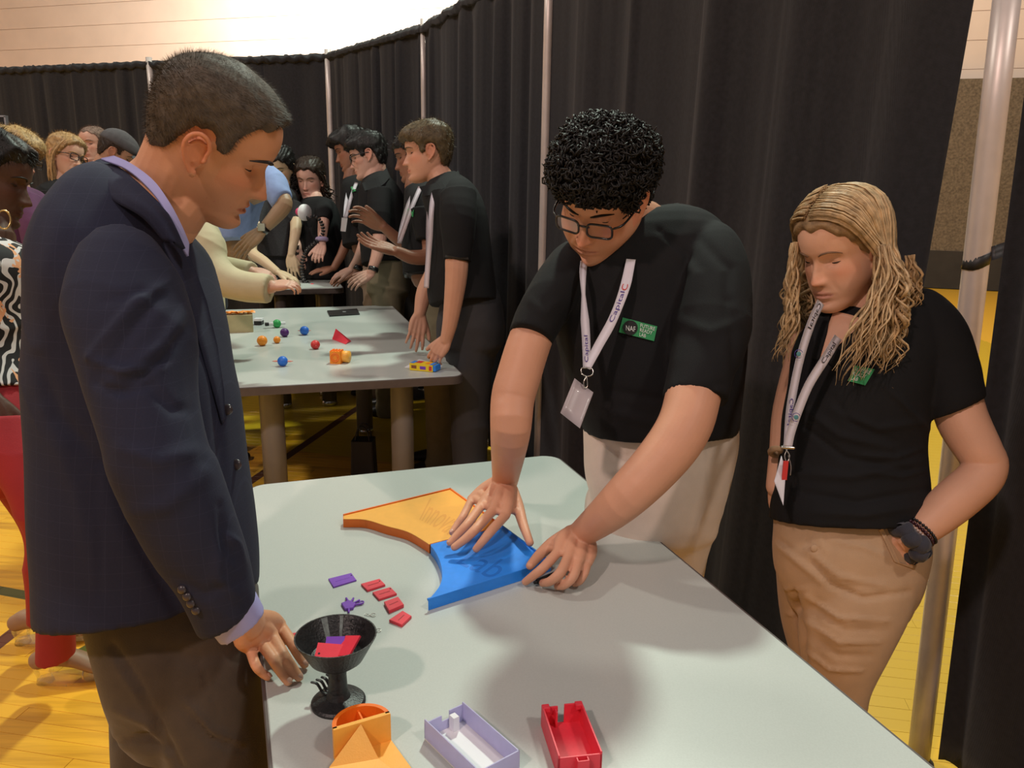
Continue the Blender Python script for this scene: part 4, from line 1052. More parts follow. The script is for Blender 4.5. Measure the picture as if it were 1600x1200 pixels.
    Pc = np.array([[fnq(u, v)+FW*(.006*math.sin(u*PI)) for u in np.linspace(0, 1, 7)] for v in np.linspace(0, 1, 5)]); mk('badge_card', *sheet(Pc, .0016), M_card, st_)
    # ---- trousers
    pel = ploft([(912, 640, 1148, 640, 1.91, 1.93, .125), (912, 690, 1152, 690, 1.92, 1.93, .130), (914, 745, 1140, 745, 1.93, 1.94, .130), (930, 800, 1122, 800, 1.95, 1.96, .125)], 5, 48, 2.3)
    l1 = tube([D(975, 790, 1.97), D(985, 900, 2.05), [.27, 1.98, .42], [.27, 2.02, .10], [.27, 2.02, .04]], [.098, .088, .072, .064, .066], 22, 4)
    l2 = tube([D(1075, 780, 1.93), D(1052, 860, 1.97), [.42, 1.88, .42], [.44, 1.94, .10], [.44, 1.94, .04]], [.088, .082, .072, .064, .066], 22, 4)
    V, F = remesh([pel, l1, l2], .0075, 3)
    lines = [([(945, 695), (975, 715), (1020, 705)], 7, -.006), ([(950, 740), (985, 725), (1010, 700)], 6, .006), ([(1105, 770), (1098, 700), (1110, 665)], 2.5, -.004), ([(1110, 775), (1090, 820), (1080, 880)], 3, .004), ([(960, 720), (1000, 735), (1030, 720)], 5, .005)]
    V = strokes(V, F, lines); V = folds(V, F, .003, 10, (.2, 0, 1), 5)
    tr = mk('trousers', V, F, M_cream, root); tt = bvh(V, F)
    for x in (1122,):
        V, F = draped(tt, [[(x, 655), (x+7, 655)], [(x+2, 676), (x+9, 676)]], off=.006, thick=.004, m_=4, k=3, dfall=1.85); mk('belt_loop', V, F, M_cream, tr)
    for q in ((.27, 2.02), (.44, 1.94)):
        V, F = tube([(q[0], q[1]+.08, .05), (q[0], q[1], .055), (q[0]-.03, q[1]-.10, .045), (q[0]-.06, q[1]-.19, .030)], [.038, .042, .05, .036], 16, 4, flat=[1.05, 1.1, .8, .6], side=(1, 0, 0)); V[:, 2] = np.maximum(V[:, 2], .004); mk('shoe', V, F, M_shoe, root)
boy()
# ================================================================== the blonde girl
def drop_locks(hd, n, seed, M, parent, out=.012, fall=.28, rad=.0042, wave=.011, wfreq=3.2, part=.008, keep=None, seg=26, down=None, name='locks', spreadx=.02, vol=.0):
    """long wavy locks: from the parting, over the skull, then hanging"""
    r = np.random.default_rng(seed); s = hd.s; res = []
    dn = np.array([0, 0, -1.0]) if down is None else nrm(down)
    for i in range(n):
        sd = -1 if r.random() < .5 else 1
        y0 = r.uniform(-.085, .080); lay = r.uniform(.2, 1.0)
        o = out*(.45+.75*lay)
        # skull arc: from top to side at ear level, drifting back
        pts = []
        yend = np.clip(y0*.55-.015+r.normal(0, .008), -.09, .040) if y0 < .0 else min(.012, y0*.30-.018+r.normal(0, .006))
        topz = np.interp(y0, [-.10, -.06, 0, .04, .068, .085], [.055, .100, .117, .108, .090, .070])
        wmax = np.interp(yend, [-.10, -.06, -.01, .03, .05], [.030, .060, .0765, .070, .058])
        for a in np.linspace(.04, 1.0, 9):
            th = a*PI/2; x = sd*(wmax+o)*math.sin(th)+part*(1-a); z = (topz+o)*math.cos(th)-.012*a; y = y0+(yend-y0)*a**1.3-.006*math.sin(a*PI)
            if y0 > .045: x *= 1+.05*a
            p = np.array([x, y, z])*s; c0 = np.array([0, -.01, -.005])*s; dv = p-c0; L0 = np.linalg.norm(dv); dv /= L0
            loc, n_, i_, ds = hd.tree.ray_cast(Vector(c0+dv*.4), Vector(-dv))
            if loc is not None: L0 = max(L0, (.4-ds)+(o*.75+.002)*s)
            pts.append(c0+dv*L0)
        W_ = [hd.w(p) for p in pts]
        L_ = fall*r.uniform(.55, 1.0)*(1 if lay > .3 else .8); ph = r.uniform(0, 6.28); ph2 = r.uniform(0, 6.28); side = hd.r*sd; fwd_ = hd.f-dn*(hd.f@dn); fwd_ = nrm(fwd_)
        p = W_[-1]; v0 = nrm(W_[-1]-W_[-2]); st = L_/seg; wv = wave*r.uniform(.5, 1.3); fr = wfreq*r.uniform(.8, 1.25); lat = r.normal(0, spreadx)
        for q in range(1, seg+1):
            t = q/seg; v = nrm(v0*max(0, 1-t*3.2)+dn); p = p+v*st
            amp = wv*min(1, t*2.2)
            P_ = p+side*(vol*math.sin(min(1, t*1.3)*PI*.8)*lay+amp*math.sin(fr*t*2*PI+ph)+lat*t)+fwd_*(amp*.8*math.cos(fr*t*2*PI+ph2))
            W_.append(P_)
        W_ = np.array(W_)
        if keep is not None: W_ = keep(W_, r)
        if W_ is None: continue
        m_ = len(W_); rd = rad*r.uniform(.55, 1.25)*np.interp(np.linspace(0, 1, m_), [0, .1, .5, .8, 1], [.5, 1, 1, .75, .12])
        res.append(tube(W_, rd, 5, 1, flat=.55, side=hd.f, cap='flat'))
    V, F = join(res); o = mk(name, V, F, M, parent); tag(o, kind='stuff'); return o
def girl():
    base = D(1330, 850, 1.78); root = thing('person', (base[0], base[1], 0), 'girl with long wavy blonde hair in a black polo, hand in her khaki pocket', 'person')
    skin = (.76, .42, .275)
    s = 1.0; hd = Head(D(1314, 390, 1.735), cdir(-.80, -.42, -.43), cdir(-.30, .90, -.33), s, fat=.6, nose=.85, brow=.4)
    pcs = hd.pieces(ear=.9)
    neck = tube([hd.w(np.array([0, -.03, -.03])*s), hd.w(np.array([0, -.032, -.075])*s), D(1345, 490, 1.78), D(1350, 540, 1.82)], [.050, .050, .056, .075], 22, 4)
    chest = tube([D(1345, 490, 1.79), D(1325, 545, 1.785), D(1315, 600, 1.77)], [.045, .060, .06], 18, 3)
    core = tube([D(1350, 530, 1.84), D(1345, 640, 1.82), D(1345, 800, 1.80)], [.07, .075, .08], 16, 3)
    EL = D(1541, 726, 1.72); WR = D(1420, 842, 1.70)
    LA = tube([D(1455, 530, 1.80), D(1487, 600, 1.77), D(1503, 655, 1.75), D(1530, 705, 1.725), EL, D(1528, 750, 1.715), D(1487, 786, 1.71), D(1450, 818, 1.705), WR], [.045, .050, .052, .046, .042, .045, .045, .038, .029], 34, 5, side=RT)
    sh = tube([D(1350, 540, 1.84), D(1455, 530, 1.80)], [.06, .05], 14, 2)
    hnd = auto_hand(WR, cdir(-.38, -.78, .42), cdir(-.2, .2, -1), True, s=.85, curl=.12)
    RA = tube([D(1262, 540, 1.86), D(1235, 640, 1.89), D(1226, 700, 1.86), D(1215, 760, 1.83)], [.042, .040, .034, .026], 16, 4)
    h2 = auto_hand(D(1215, 762, 1.83), cdir(.15, -1, -.1), cdir(-1, 0, -.2), False, s=.85, curl=.3)
    sh2 = tube([D(1350, 540, 1.84), D(1262, 540, 1.86)], [.06, .042], 14, 2)
    V, F = remesh(pcs+[neck, chest, core, LA, sh, RA, sh2]+hnd+h2, .0027, 2, .4)
    mk('body', V, F, M_skin, root, col=skin_colors(V, skin, hd, lips=(.62, .25, .22), lipamt=.6))
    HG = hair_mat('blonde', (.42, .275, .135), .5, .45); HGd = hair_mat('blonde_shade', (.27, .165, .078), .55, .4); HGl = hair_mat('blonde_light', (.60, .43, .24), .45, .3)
    brows(hd, root, hair_mat('brow_tan', (.16, .085, .045)), .0032); lashes(hd, root, low=-.0050, th=.0011)
    V, F, Lc, hl = hair_cap(hd, 'girl', t=.006, top=.004, noise=.0012, nfreq=300, soft=.014)
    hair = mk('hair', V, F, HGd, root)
    def keep(W_, r):
        # hair stays outside the shoulders and keeps the face clear
        L_ = hd.l(W_)/hd.s; 
        bad = (np.abs(L_[:, 0]) < .060) & (L_[:, 1] > .045) & (L_[:, 2] < .055) & (L_[:, 2] > -.10)
        if bad[11:].any(): return None
        return W_
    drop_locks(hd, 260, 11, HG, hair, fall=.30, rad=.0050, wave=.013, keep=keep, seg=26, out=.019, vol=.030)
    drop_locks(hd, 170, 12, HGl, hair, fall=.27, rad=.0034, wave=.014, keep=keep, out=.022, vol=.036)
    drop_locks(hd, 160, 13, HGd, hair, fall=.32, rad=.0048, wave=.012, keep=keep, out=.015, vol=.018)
    # front locks on the chest, by the camera
    def lock_px(ptsd, n, seed, M, sprd=.010, rad=.0036, wave=.007, fr=3):
        r = np.random.default_rng(seed); res = []; C = catmull(np.array([D(x, y, d) for x, y, d in ptsd]), 8)
        for i in range(n):
            o = np.append(r.normal(0, sprd, 2), 0); ph, p2 = r.uniform(0, 6.28, 2); t = np.linspace(0, 1, len(C)); f_ = fr*r.uniform(.8, 1.3); e_ = int(len(C)*r.uniform(.72, 1))
            q = C+RT[None]*((o[0]*(.3+t)+wave*np.sin(t*f_*6.28+ph)*np.minimum(1, t*3))[:, None])-FW[None]*((abs(o[1])*.6+wave*.7*np.sin(t*f_*6.28+p2))[:, None]); q = q[:e_]
            res.append(tube(q, rad*np.interp(np.linspace(0, 1, len(q)), [0, .2, .7, 1], [.8, 1, .8, .12]), 5, 1, flat=.6, cap='flat'))
        tag(mk('front_locks', *join(res), M, hair), kind='stuff')
    rightp = [(1375, 385, 1.66), (1382, 440, 1.645), (1362, 500, 1.635), (1342, 550, 1.635), (1318, 610, 1.64)]
    lock_px(rightp, 34, 5, HG, .017); lock_px(rightp, 20, 6, HGl, .020, .0026); lock_px([(1392, 420, 1.67), (1398, 480, 1.66), (1385, 540, 1.655), (1370, 590, 1.65)], 22, 7, HG, .012); lock_px([(1392, 420, 1.67), (1398, 480, 1.66), (1385, 540, 1.655)], 12, 8, HGd, .014)
    leftp = [(1240, 380, 1.74), (1236, 430, 1.74), (1238, 480, 1.745), (1228, 530, 1.75), (1215, 570, 1.76)]
    lock_px(leftp, 26, 9, HG, .009); lock_px(leftp, 14, 10, HGl, .011, .0026); lock_px([(1420, 400, 1.74), (1428, 450, 1.74), (1420, 500, 1.75)], 22, 14, HG, .012)
    # ---- polo
    rows = [(1300, 490, 1408, 470, 1.80, 1.83, .045), (1262, 507, 1452, 478, 1.79, 1.82, .080), (1242, 545, 1480, 525, 1.79, 1.81, .098), (1236, 600, 1462, 590, 1.79, 1.81, .112), (1226, 650, 1448, 645, 1.79, 1.80, .108),
            (1222, 700, 1442, 695, 1.79, 1.80, .100), (1215, 755, 1446, 750, 1.79, 1.80, .106), (1208, 788, 1450, 785, 1.79, 1.80, .118), (1206, 812, 1450, 812, 1.79, 1.80, .120)]
    tor = ploft(rows, 5, 56, 2.2, cap='flat')
    s1 = ploft([(1400, 490, 1440, 480, 1.83, 1.82, .03), (1405, 486, 1478, 484, 1.81, 1.80, .055), (1410, 520, 1508, 515, 1.79, 1.78, .066), (1428, 575, 1527, 572, 1.775, 1.765, .066), (1441, 632, 1533, 598, 1.76, 1.755, .062), (1446, 658, 1537, 618, 1.76, 1.75, .060)], 5, 40, 2.1, cap='flat')
    s2 = ploft([(1262, 500, 1310, 500, 1.86, 1.86, .05), (1232, 560, 1290, 560, 1.90, 1.90, .052), (1222, 612, 1275, 618, 1.91, 1.91, .05)], 5, 32, 2.1, cap='flat')
    V, F = remesh([tor, s1, s2], .0055, 2)
    lines = [([(1260, 640), (1310, 680), (1390, 700)], 6, .006), ([(1255, 665), (1320, 715), (1420, 735)], 5, -.006), ([(1300, 640), (1370, 670), (1440, 660)], 6, .005), ([(1250, 740), (1330, 745), (1440, 720)], 7, .006),
             ([(1255, 770), (1340, 785), (1450, 765)], 6, -.006), ([(1270, 800), (1350, 805), (1440, 790)], 6, .005), ([(1380, 600), (1420, 640), (1448, 670)], 5, .006), ([(1300, 620), (1330, 660), (1400, 690)], 5, -.004),
             ([(1440, 700), (1400, 715), (1350, 712)], 4, .006), ([(1445, 735), (1410, 745), (1360, 740)], 4, .005)]
    V = strokes(V, F, lines); V = folds(V, F, .0018, 13, (.1, 0, 1), 21)
    shr = mk('polo_shirt', V, F, M_polo, root); tree = bvh(V, F)
    # open neck: skin triangle
    P = [[(1296, 478), (1362, 500)], [(1285, 520), (1325, 525)], [(1278, 565), (1282, 565)]]
    V, F = draped(tree, [[(1302, 486), (1330, 492), (1352, 500)], [(1290, 520), (1307, 522), (1325, 526)], [(1279, 560), (1283, 561), (1287, 560)]], off=.004, thick=.002, m_=6, k=4, dfall=1.75)
    mk('throat_skin', V, F, M_skin, root, col=np.tile(np.array(skin)*.95, (len(V), 1)))
    for a_ in ([[(1300, 470), (1268, 505)], [(1292, 520), (1272, 535)], [(1280, 562), (1268, 560)]], [[(1372, 482), (1400, 500)], [(1335, 520), (1358, 535)], [(1288, 562), (1305, 575)]]):
        V, F = draped(tree, a_, off=.007, thick=.003, m_=6, k=4, dfall=1.75); mk('collar', V, F, M_polo, shr)
    fnq = lambda off: (lambda u, v: (lambda q: (hit(tree, q[0], q[1], off) if hit(tree, q[0], q[1], off) is not None else D(q[0], q[1], 1.7)))((np.array((1325, 595))*(1-u)+np.array((1352, 602))*u)*(1-v)+(np.array((1335, 571))*(1-u)+np.array((1367, 577))*u)*v))
    Pg = np.array([[fnq(.004)(u, v) for u in np.linspace(0, 1, 7)] for v in np.linspace(0, 1, 4)]); bd = mk('green_badge', *sheet(Pg, .0015), M_grn, shr, smooth=False)
    f2 = fnq(.0062); mk('print', *text_quad('FUTURE\nREADY\nLAB', lambda u, v: f2(.1+.8*u, .12+.76*v)), M_wprint, bd, smooth=False)
    # lanyard
    la = [D(1283, 472, 1.685), D(1268, 505, 1.668), D(1252, 555, 1.655), D(1240, 610, 1.650), D(1234, 650, 1.650), D(1231, 698, 1.655)]
    lb = [D(1310, 527, 1.665), D(1290, 560, 1.655), D(1265, 600, 1.648), D(1248, 640, 1.648), D(1236, 675, 1.650), D(1231, 698, 1.653)]
    fa = -FW+RT*.35
    st_ = mk('lanyard', *join([ribbon(la, .019, fa), ribbon(lb, .0185, -FW+RT*.1)]), M_strap, root)
    lanyard_print(la, .019, fa, 'Capital', st_, .02, .24, M_blackp, off=.0016); lanyard_print(la, .019, fa, 'Capital', st_, .66, .86, off=.0016); lanyard_print(lb, .0185, -FW+RT*.1, 'Capital', st_, .24, .06, M_blackp, off=.0016)
    M_teal = mat('teal_print', (.08, .25, .27), .6)
    for x, y, d in ((1248, 553, 1.650), (1244, 652, 1.644)):
        c = D(x, y, d-.003); mk('printed_globe', *ball(c, (.0048, .0008, .0048), 14, axes=[RT, FW, UP]), M_teal, st_)
        t_ = np.linspace(.4, 5.0, 16); mk('printed_swirl', *tube([c+RT*.0085*math.cos(a)+UP*.0085*math.sin(a) for a in t_], .0006, 5, 1), M_purple, st_)
    mk('clip', *join([tube([D(1222, 699, 1.655), D(1240, 700, 1.655)], .0035, 10, 2), tube([D(1228, 702, 1.655), D(1234, 712, 1.652), D(1230, 722, 1.65), D(1226, 712, 1.652), D(1230, 702, 1.655)], .0013, 8, 3), tube([D(1232, 712, 1.65), D(1236, 728, 1.648), D(1235, 742, 1.648)], .0012, 6, 3)]), M_metal, st_)
    fq = quadfn(D(1210, 752, 1.65), D(1224, 790, 1.645), D(1228, 735, 1.65), D(1221, 712, 1.655), 0)
    Pc = np.array([[fq(u, v) for u in np.linspace(0, 1, 5)] for v in np.linspace(0, 1, 5)]); mk('badge_card', *sheet(Pc, .0015), M_white, st_)
    mk('red_key_tag', *box(D(1226.5, 735, 1.646), (.010, .004, .040)), M_redp, st_, smooth=False)
    # wrist: scrunchie, bead bracelets, hair tie
    ax = nrm(D(1450, 818, 1.705)-WR); cw = WR+ax*.004; u_ = nrm(np.cross(ax, UP)); v_ = np.cross(ax, u_)
    M_scr = mat('slate_cloth', (.040, .042, .058), .9, .1, 40, .4, 300, sheen=.2); pts = []; rs = []
    for k in range(97):
        a = 2*PI*k/96; pts.append(cw-ax*.010+(u_*math.cos(a)+v_*math.sin(a))*(.036+.003*math.sin(a*11))+ax*.006*math.sin(a*7)); rs.append(.0165+.0055*math.sin(a*13))
    mk('scrunchie', *tube(pts, np.array(rs), 10, 1), M_scr, root)
    for off_, nb_, rad_, Mx in ((.020, 30, .0042, mat('dark_bead', (.05, .012, .02), .3)), (.012, 34, .0034, mat('pale_bead', (.55, .42, .36), .3)), (.028, 32, .0036, mat('black_bead', (.012, .012, .014), .3))):
        bs = [ball(cw+ax*off_+(u_*math.cos(a)+v_*math.sin(a))*(.0335+off_*.12)+ax*.004*math.sin(a), rad_, 8) for a in np.linspace(0, 2*PI, nb_, endpoint=False)]
        mk('bead_bracelet', *join(bs), Mx, root)
    mk('scrunchie', *tube([D(1213+9*math.cos(a), 706+5*math.sin(a), 1.80+.02*math.sin(a)) for a in np.linspace(0, 2*PI, 17)], .007, 8, 1), mat('tan_hair_tie', (.35, .22, .12), .9, .2, 60), root)
    # ---- trousers
    pel = ploft([(1222, 760, 1440, 770, 1.80, 1.81, .090), (1214, 795, 1446, 812, 1.80, 1.81, .098), (1212, 830, 1448, 845, 1.80, 1.81, .106), (1211, 860, 1446, 870, 1.80, 1.81, .114), (1216, 900, 1435, 905, 1.80, 1.82, .112), (1226, 925, 1424, 930, 1.82, 1.84, .095)], 5, 52, 2.25)
    ll = ploft([(1268, 890, 1436, 900, 1.77, 1.79, .090), (1258, 950, 1412, 955, 1.76, 1.79, .090), (1254, 1000, 1384, 1005, 1.77, 1.80, .084), (1262, 1060, 1352, 1065, 1.80, 1.83, .074), (1272, 1120, 1345, 1120, 1.85, 1.87, .065), (1278, 1180, 1345, 1180, 1.90, 1.91, .058)], 5, 40, 2.1)
    rl = ploft([(1214, 890, 1296, 900, 1.88, 1.88, .080), (1220, 950, 1278, 955, 1.91, 1.91, .072), (1230, 1000, 1280, 1000, 1.93, 1.93, .066), (1245, 1050, 1288, 1050, 1.96, 1.96, .060)], 5, 36, 2.1)
    k1 = D(1312, 1180, 1.905); k2 = D(1267, 1050, 1.96)
    def low(k, dx, dy): return tube([k, [k[0]+dx*.5, k[1]+dy*.4, .26], [k[0]+dx, k[1]+dy, .09], [k[0]+dx, k[1]+dy, .04]], [.060, .052, .044, .046], 18, 4)
    V, F = remesh([pel, ll, rl, low(k1, 0, .06), low(k2, 0, .06)], .0065, 2)
    lines = [([(1258, 930), (1310, 965), (1390, 970)], 3.2, .007), ([(1253, 965), (1310, 1003), (1375, 1003)], 3.2, .007), ([(1252, 1005), (1295, 1045), (1345, 1048)], 3.2, .007), ([(1262, 945), (1320, 985), (1385, 985)], 6, -.005), ([(1258, 985), (1310, 1025), (1360, 1025)], 6, -.005),
             ([(1215, 918), (1240, 922), (1262, 920)], 2.5, .005), ([(1222, 958), (1240, 960), (1260, 957)], 2.5, .005), ([(1208, 845), (1250, 880), (1285, 910)], 5, .008), ([(1270, 880), (1300, 915), (1350, 935), (1420, 925)], 4.5, -.009), ([(1262, 860), (1310, 900), (1380, 915)], 4.5, .006),
             ([(1282, 838), (1282, 850), (1292, 862)], 3, .003), ([(1265, 835), (1262, 850), (1250, 856)], 3, -.004), ([(1300, 845), (1350, 855), (1385, 870)], 4, .004), ([(1205, 838), (1225, 850), (1235, 856)], 3.5, -.006)]
    lines += [([(1240, 925), (1252, 985), (1258, 1070)], 5, -.020), ([(1262, 930), (1268, 990), (1272, 1070)], 7, .006)]
    V = strokes(V, F, lines); V = folds(V, F, .0018, 10, (.2, 0, 1), 15)
    tr = mk('trousers', V, F, M_khaki, root); tt = bvh(V, F)
    h = hit(tt, 1272, 857, .002)
    if h is not None: mk('button', *ball(h, (.0085, .0035, .0085), 12, axes=[RT, FW, UP]), M_khaki, tr)
    V, F = draped(tt, [[(1374, 828), (1380, 826)], [(1386, 852), (1392, 850)], [(1398, 878), (1406, 880)], [(1430, 890), (1432, 884)]], off=.004, thick=.003, m_=5, k=3, dfall=1.7); mk('pocket_hem', V, F, M_khaki, tr)
    for k in (k1, k2):
        x, y = k[0], k[1]+.06; V, F = tube([(x, y+.07, .04), (x, y, .05), (x-.03, y-.09, .04), (x-.05, y-.16, .026)], [.030, .036, .042, .030], 14, 4, flat=[1.05, 1.1, .8, .6], side=(1, 0, 0)); V[:, 2] = np.maximum(V[:, 2], .004); mk('shoe', V, F, M_shoe, root)
girl()
# ================================================================== the people further back
M_green = mat('olive_twill', (.19, .165, .10), .85, .10, 20, .25, 400)
M_tan2 = mat('pale_khaki', (.42, .31, .22), .85, .08, 20, .25, 400)
M_char = mat('charcoal_cloth', (.030, .030, .034), .8, .1, 20, .2, 400)
M_blue = mat('light_blue_knit', (.24, .34, .60), .8, .08, 30, .25, 300)
M_beige = mat('cream_blazer', (.52, .47, .30), .8, .05, 20, .2, 300)
M_navyt = mat('navy_trousers', (.015, .017, .032), .8, .1, 20)
M_plum = mat('plum_cloth', (.10, .03, .09), .8, .2, 10)
M_red = mat('red_cotton', (.34, .018, .026), .75, .08, 10, .2, 300)
M_jeans = mat('dark_trousers', (.02, .02, .026), .8, .1, 20)
M_lace = mat('black_lace', (.010, .009, .011), .8, .5, 120, .6, 160)
def stripe_mat():
    M = mat('grey_striped_knit', (.10, .10, .12), .85); nt = M.node_tree; tc = nt.nodes.new('ShaderNodeTexCoord'); wv = nt.nodes.new('ShaderNodeTexWave'); wv.bands_direction = 'Z'; wv.inputs['Scale'].default_value = 22
    cr = nt.nodes.new('ShaderNodeValToRGB'); cr.color_ramp.elements[0].color = (.03, .03, .04, 1); cr.color_ramp.elements[1].color = (.12, .12, .145, 1)
    nt.links.new(tc.outputs['Object'], wv.inputs['Vector']); nt.links.new(wv.outputs['Fac'], cr.inputs[0]); nt.links.new(cr.outputs[0], nt.nodes['Principled BSDF'].inputs['Base Color']); return M
M_stripe = stripe_mat()
def floral_mat():
    M = mat('floral_print', (.02, .02, .02), .75); nt = M.node_tree; L = nt.links.new; N = nt.nodes.new; tc = N('ShaderNodeTexCoord')
    n = N('ShaderNodeTexNoise'); n.inputs['Scale'].default_value = 16; n.inputs['Detail'].default_value = 1; n.inputs['Distortion'].default_value = 2.2; L(tc.outputs['Object'], n.inputs['Vector'])
    wv = N('ShaderNodeTexWave'); wv.inputs['Scale'].default_value = 13; wv.inputs['Distortion'].default_value = 14; wv.inputs['Detail'].default_value = .6; wv.inputs['Detail Scale'].default_value = 1.2; L(tc.outputs['Object'], wv.inputs['Vector'])
    g = N('ShaderNodeMath'); g.operation = 'GREATER_THAN'; g.inputs[1].default_value = .66; L(wv.outputs['Fac'], g.inputs[0])
    m1 = N('ShaderNodeMixRGB'); L(g.outputs[0], m1.inputs[0]); m1.inputs[1].default_value = (.010, .009, .011, 1); m1.inputs[2].default_value = (.72, .70, .70, 1)
    vo = N('ShaderNodeTexVoronoi'); vo.inputs['Scale'].default_value = 11; ad = N('ShaderNodeVectorMath'); ad.operation = 'ADD'; sc = N('ShaderNodeVectorMath'); sc.operation = 'SCALE'; sc.inputs['Scale'].default_value = .10
    L(n.outputs['Color'], sc.inputs[0]); L(tc.outputs['Object'], ad.inputs[0]); L(sc.outputs[0], ad.inputs[1]); L(ad.outputs[0], vo.inputs['Vector'])
    l = N('ShaderNodeMath'); l.operation = 'LESS_THAN'; l.inputs[1].default_value = .30; L(vo.outputs['Distance'], l.inputs[0])
    m2 = N('ShaderNodeMixRGB'); L(l.outputs[0], m2.inputs[0]); L(m1.outputs[0], m2.inputs[1]); m2.inputs[2].default_value = (.85, .42, .22, 1)
    l2 = N('ShaderNodeMath'); l2.operation = 'LESS_THAN'; l2.inputs[1].default_value = .12; L(vo.outputs['Distance'], l2.inputs[0])
    m3 = N('ShaderNodeMixRGB'); L(l2.outputs[0], m3.inputs[0]); L(m2.outputs[0], m3.inputs[1]); m3.inputs[2].default_value = (.9, .70, .45, 1); L(m3.outputs[0], nt.nodes['Principled BSDF'].inputs['Base Color']); return M
M_floral = floral_mat()
def bg(label, skin, head, torso, top_mat, sleeves, arms, legs, hair=None, voxel=.0055, e=2.2, top='polo_shirt', fold=.003, group=None, hands=(), extras=None, neckto=None, capopt=None):
    """head=(px,py,d,f,u,scale,opts) torso=rows  sleeves=[rows]  arms=[[(x,y,d,r)...]] hands=[(wrist world, fwd, back, left, curl)]"""
    mid = torso[len(torso)//2]; c = D((mid[0]+mid[2])/2, (mid[1]+mid[3])/2, (mid[4]+mid[5])/2)
    root = thing('person', (c[0], c[1], 0), label, 'person', group)
    px, py, d, f, u, s, opts = head; hd = Head(D(px, py, d), cdir(*f), cdir(*u), s, **opts)
    t0 = torso[0]; nk = D((t0[0]+t0[2])/2, (t0[1]+t0[3])/2, (t0[4]+t0[5])/2); t1 = torso[2]; n1 = D((t1[0]+t1[2])/2, (t1[1]+t1[3])/2, (t1[4]+t1[5])/2)
    tb = torso[-1]; nb = D((tb[0]+tb[2])/2, (tb[1]+tb[3])/2, (tb[4]+tb[5])/2)
    ps = hd.pieces(ears=True)+[tube([hd.w(np.array([0, -.03, -.03])*s), hd.w(np.array([0, -.03, -.08])*s), nk, n1], [.052*s, .052*s, .056*s, .07*s], 16, 4), tube([n1, nb], [.07, .08], 12, 3)]
    for a in arms: ps.append(tube([n1, D(*a[0][:3])], [.06, a[0][3]], 10, 2)); ps.append(limb(a, 14, 4))
    for h in hands: ps += auto_hand(*h[:4], curl=h[4], s=h[5] if len(h) > 5 else 1.0)
    V, F = remesh(ps, .0042, 1, .4)
    mk('body', V, F, M_skin, root, col=skin_colors(V, skin, hd, lips=tuple(np.array(skin)*np.array([.95, .55, .55])), lipamt=.6))
    if hair is not None:
        kind, M, kw = hair
        brows(hd, root, M, .0034); lashes(hd, root, low=-.002, th=.0016)
        V, F, Lc, hl = hair_cap(hd, kind, **kw); hr = mk('hair', V, F, M, root)
        P, N = scatter(V, F, 2600, 3); Lp = hd.l(P)/hd.s; kp = Lp[:, 2] > hl(Lp[:, 1]); P, N = P[kp], N[kp]
        dr = -hd.u*.5+hd.f*.3; Dn = dr-N*(N@dr)[:, None]+N*.35+np.random.default_rng(1).normal(0, .3, P.shape); Dn /= np.linalg.norm(Dn, axis=1, keepdims=True)
        tag(mk('hair_strands', *blades(P-N*.001, N, Dn, .016, .0018, 3), M, hr, smooth=False), kind='stuff')
    else: hr = None
    V, F = remesh([ploft(torso, 4, 40, e, cap='flat')]+[ploft(r_, 4, 28, 2.1, cap='flat') for r_ in sleeves], voxel, 3); V = folds(V, F, fold, 11, (.2, .1, 1), len(label))
    sh = mk(top, V, F, top_mat, root); tree = bvh(V, F)
    if legs: leg_set(**legs, parent=root)
    return root, hd, sh, tree, hr
def gpt(px, py, d): q = D(px, py, d); return q[:2]
def collar_band(parent, pts, M, w_=.035):
    P = np.array([[D(*a), D(*b)] for a, b in pts]); Q = np.array([catmull(P[:, j], 5) for j in range(2)]).transpose(1, 0, 2); mk('collar', *sheet(Q, .005), M, parent)
def strap(root, paths, width=.02, card=None, face=None):
    st_ = mk('lanyard', *join([ribbon([D(*p) for p in pth], width, -FW if face is None else face) for pth in paths]), M_strap, root)
    if card:
        P = np.array([[D(*a), D(*b)] for a, b in card]); mk('badge_card', *sheet(P, .002), M_white, st_)
    return st_
LEFT = (-1, 0, 0)
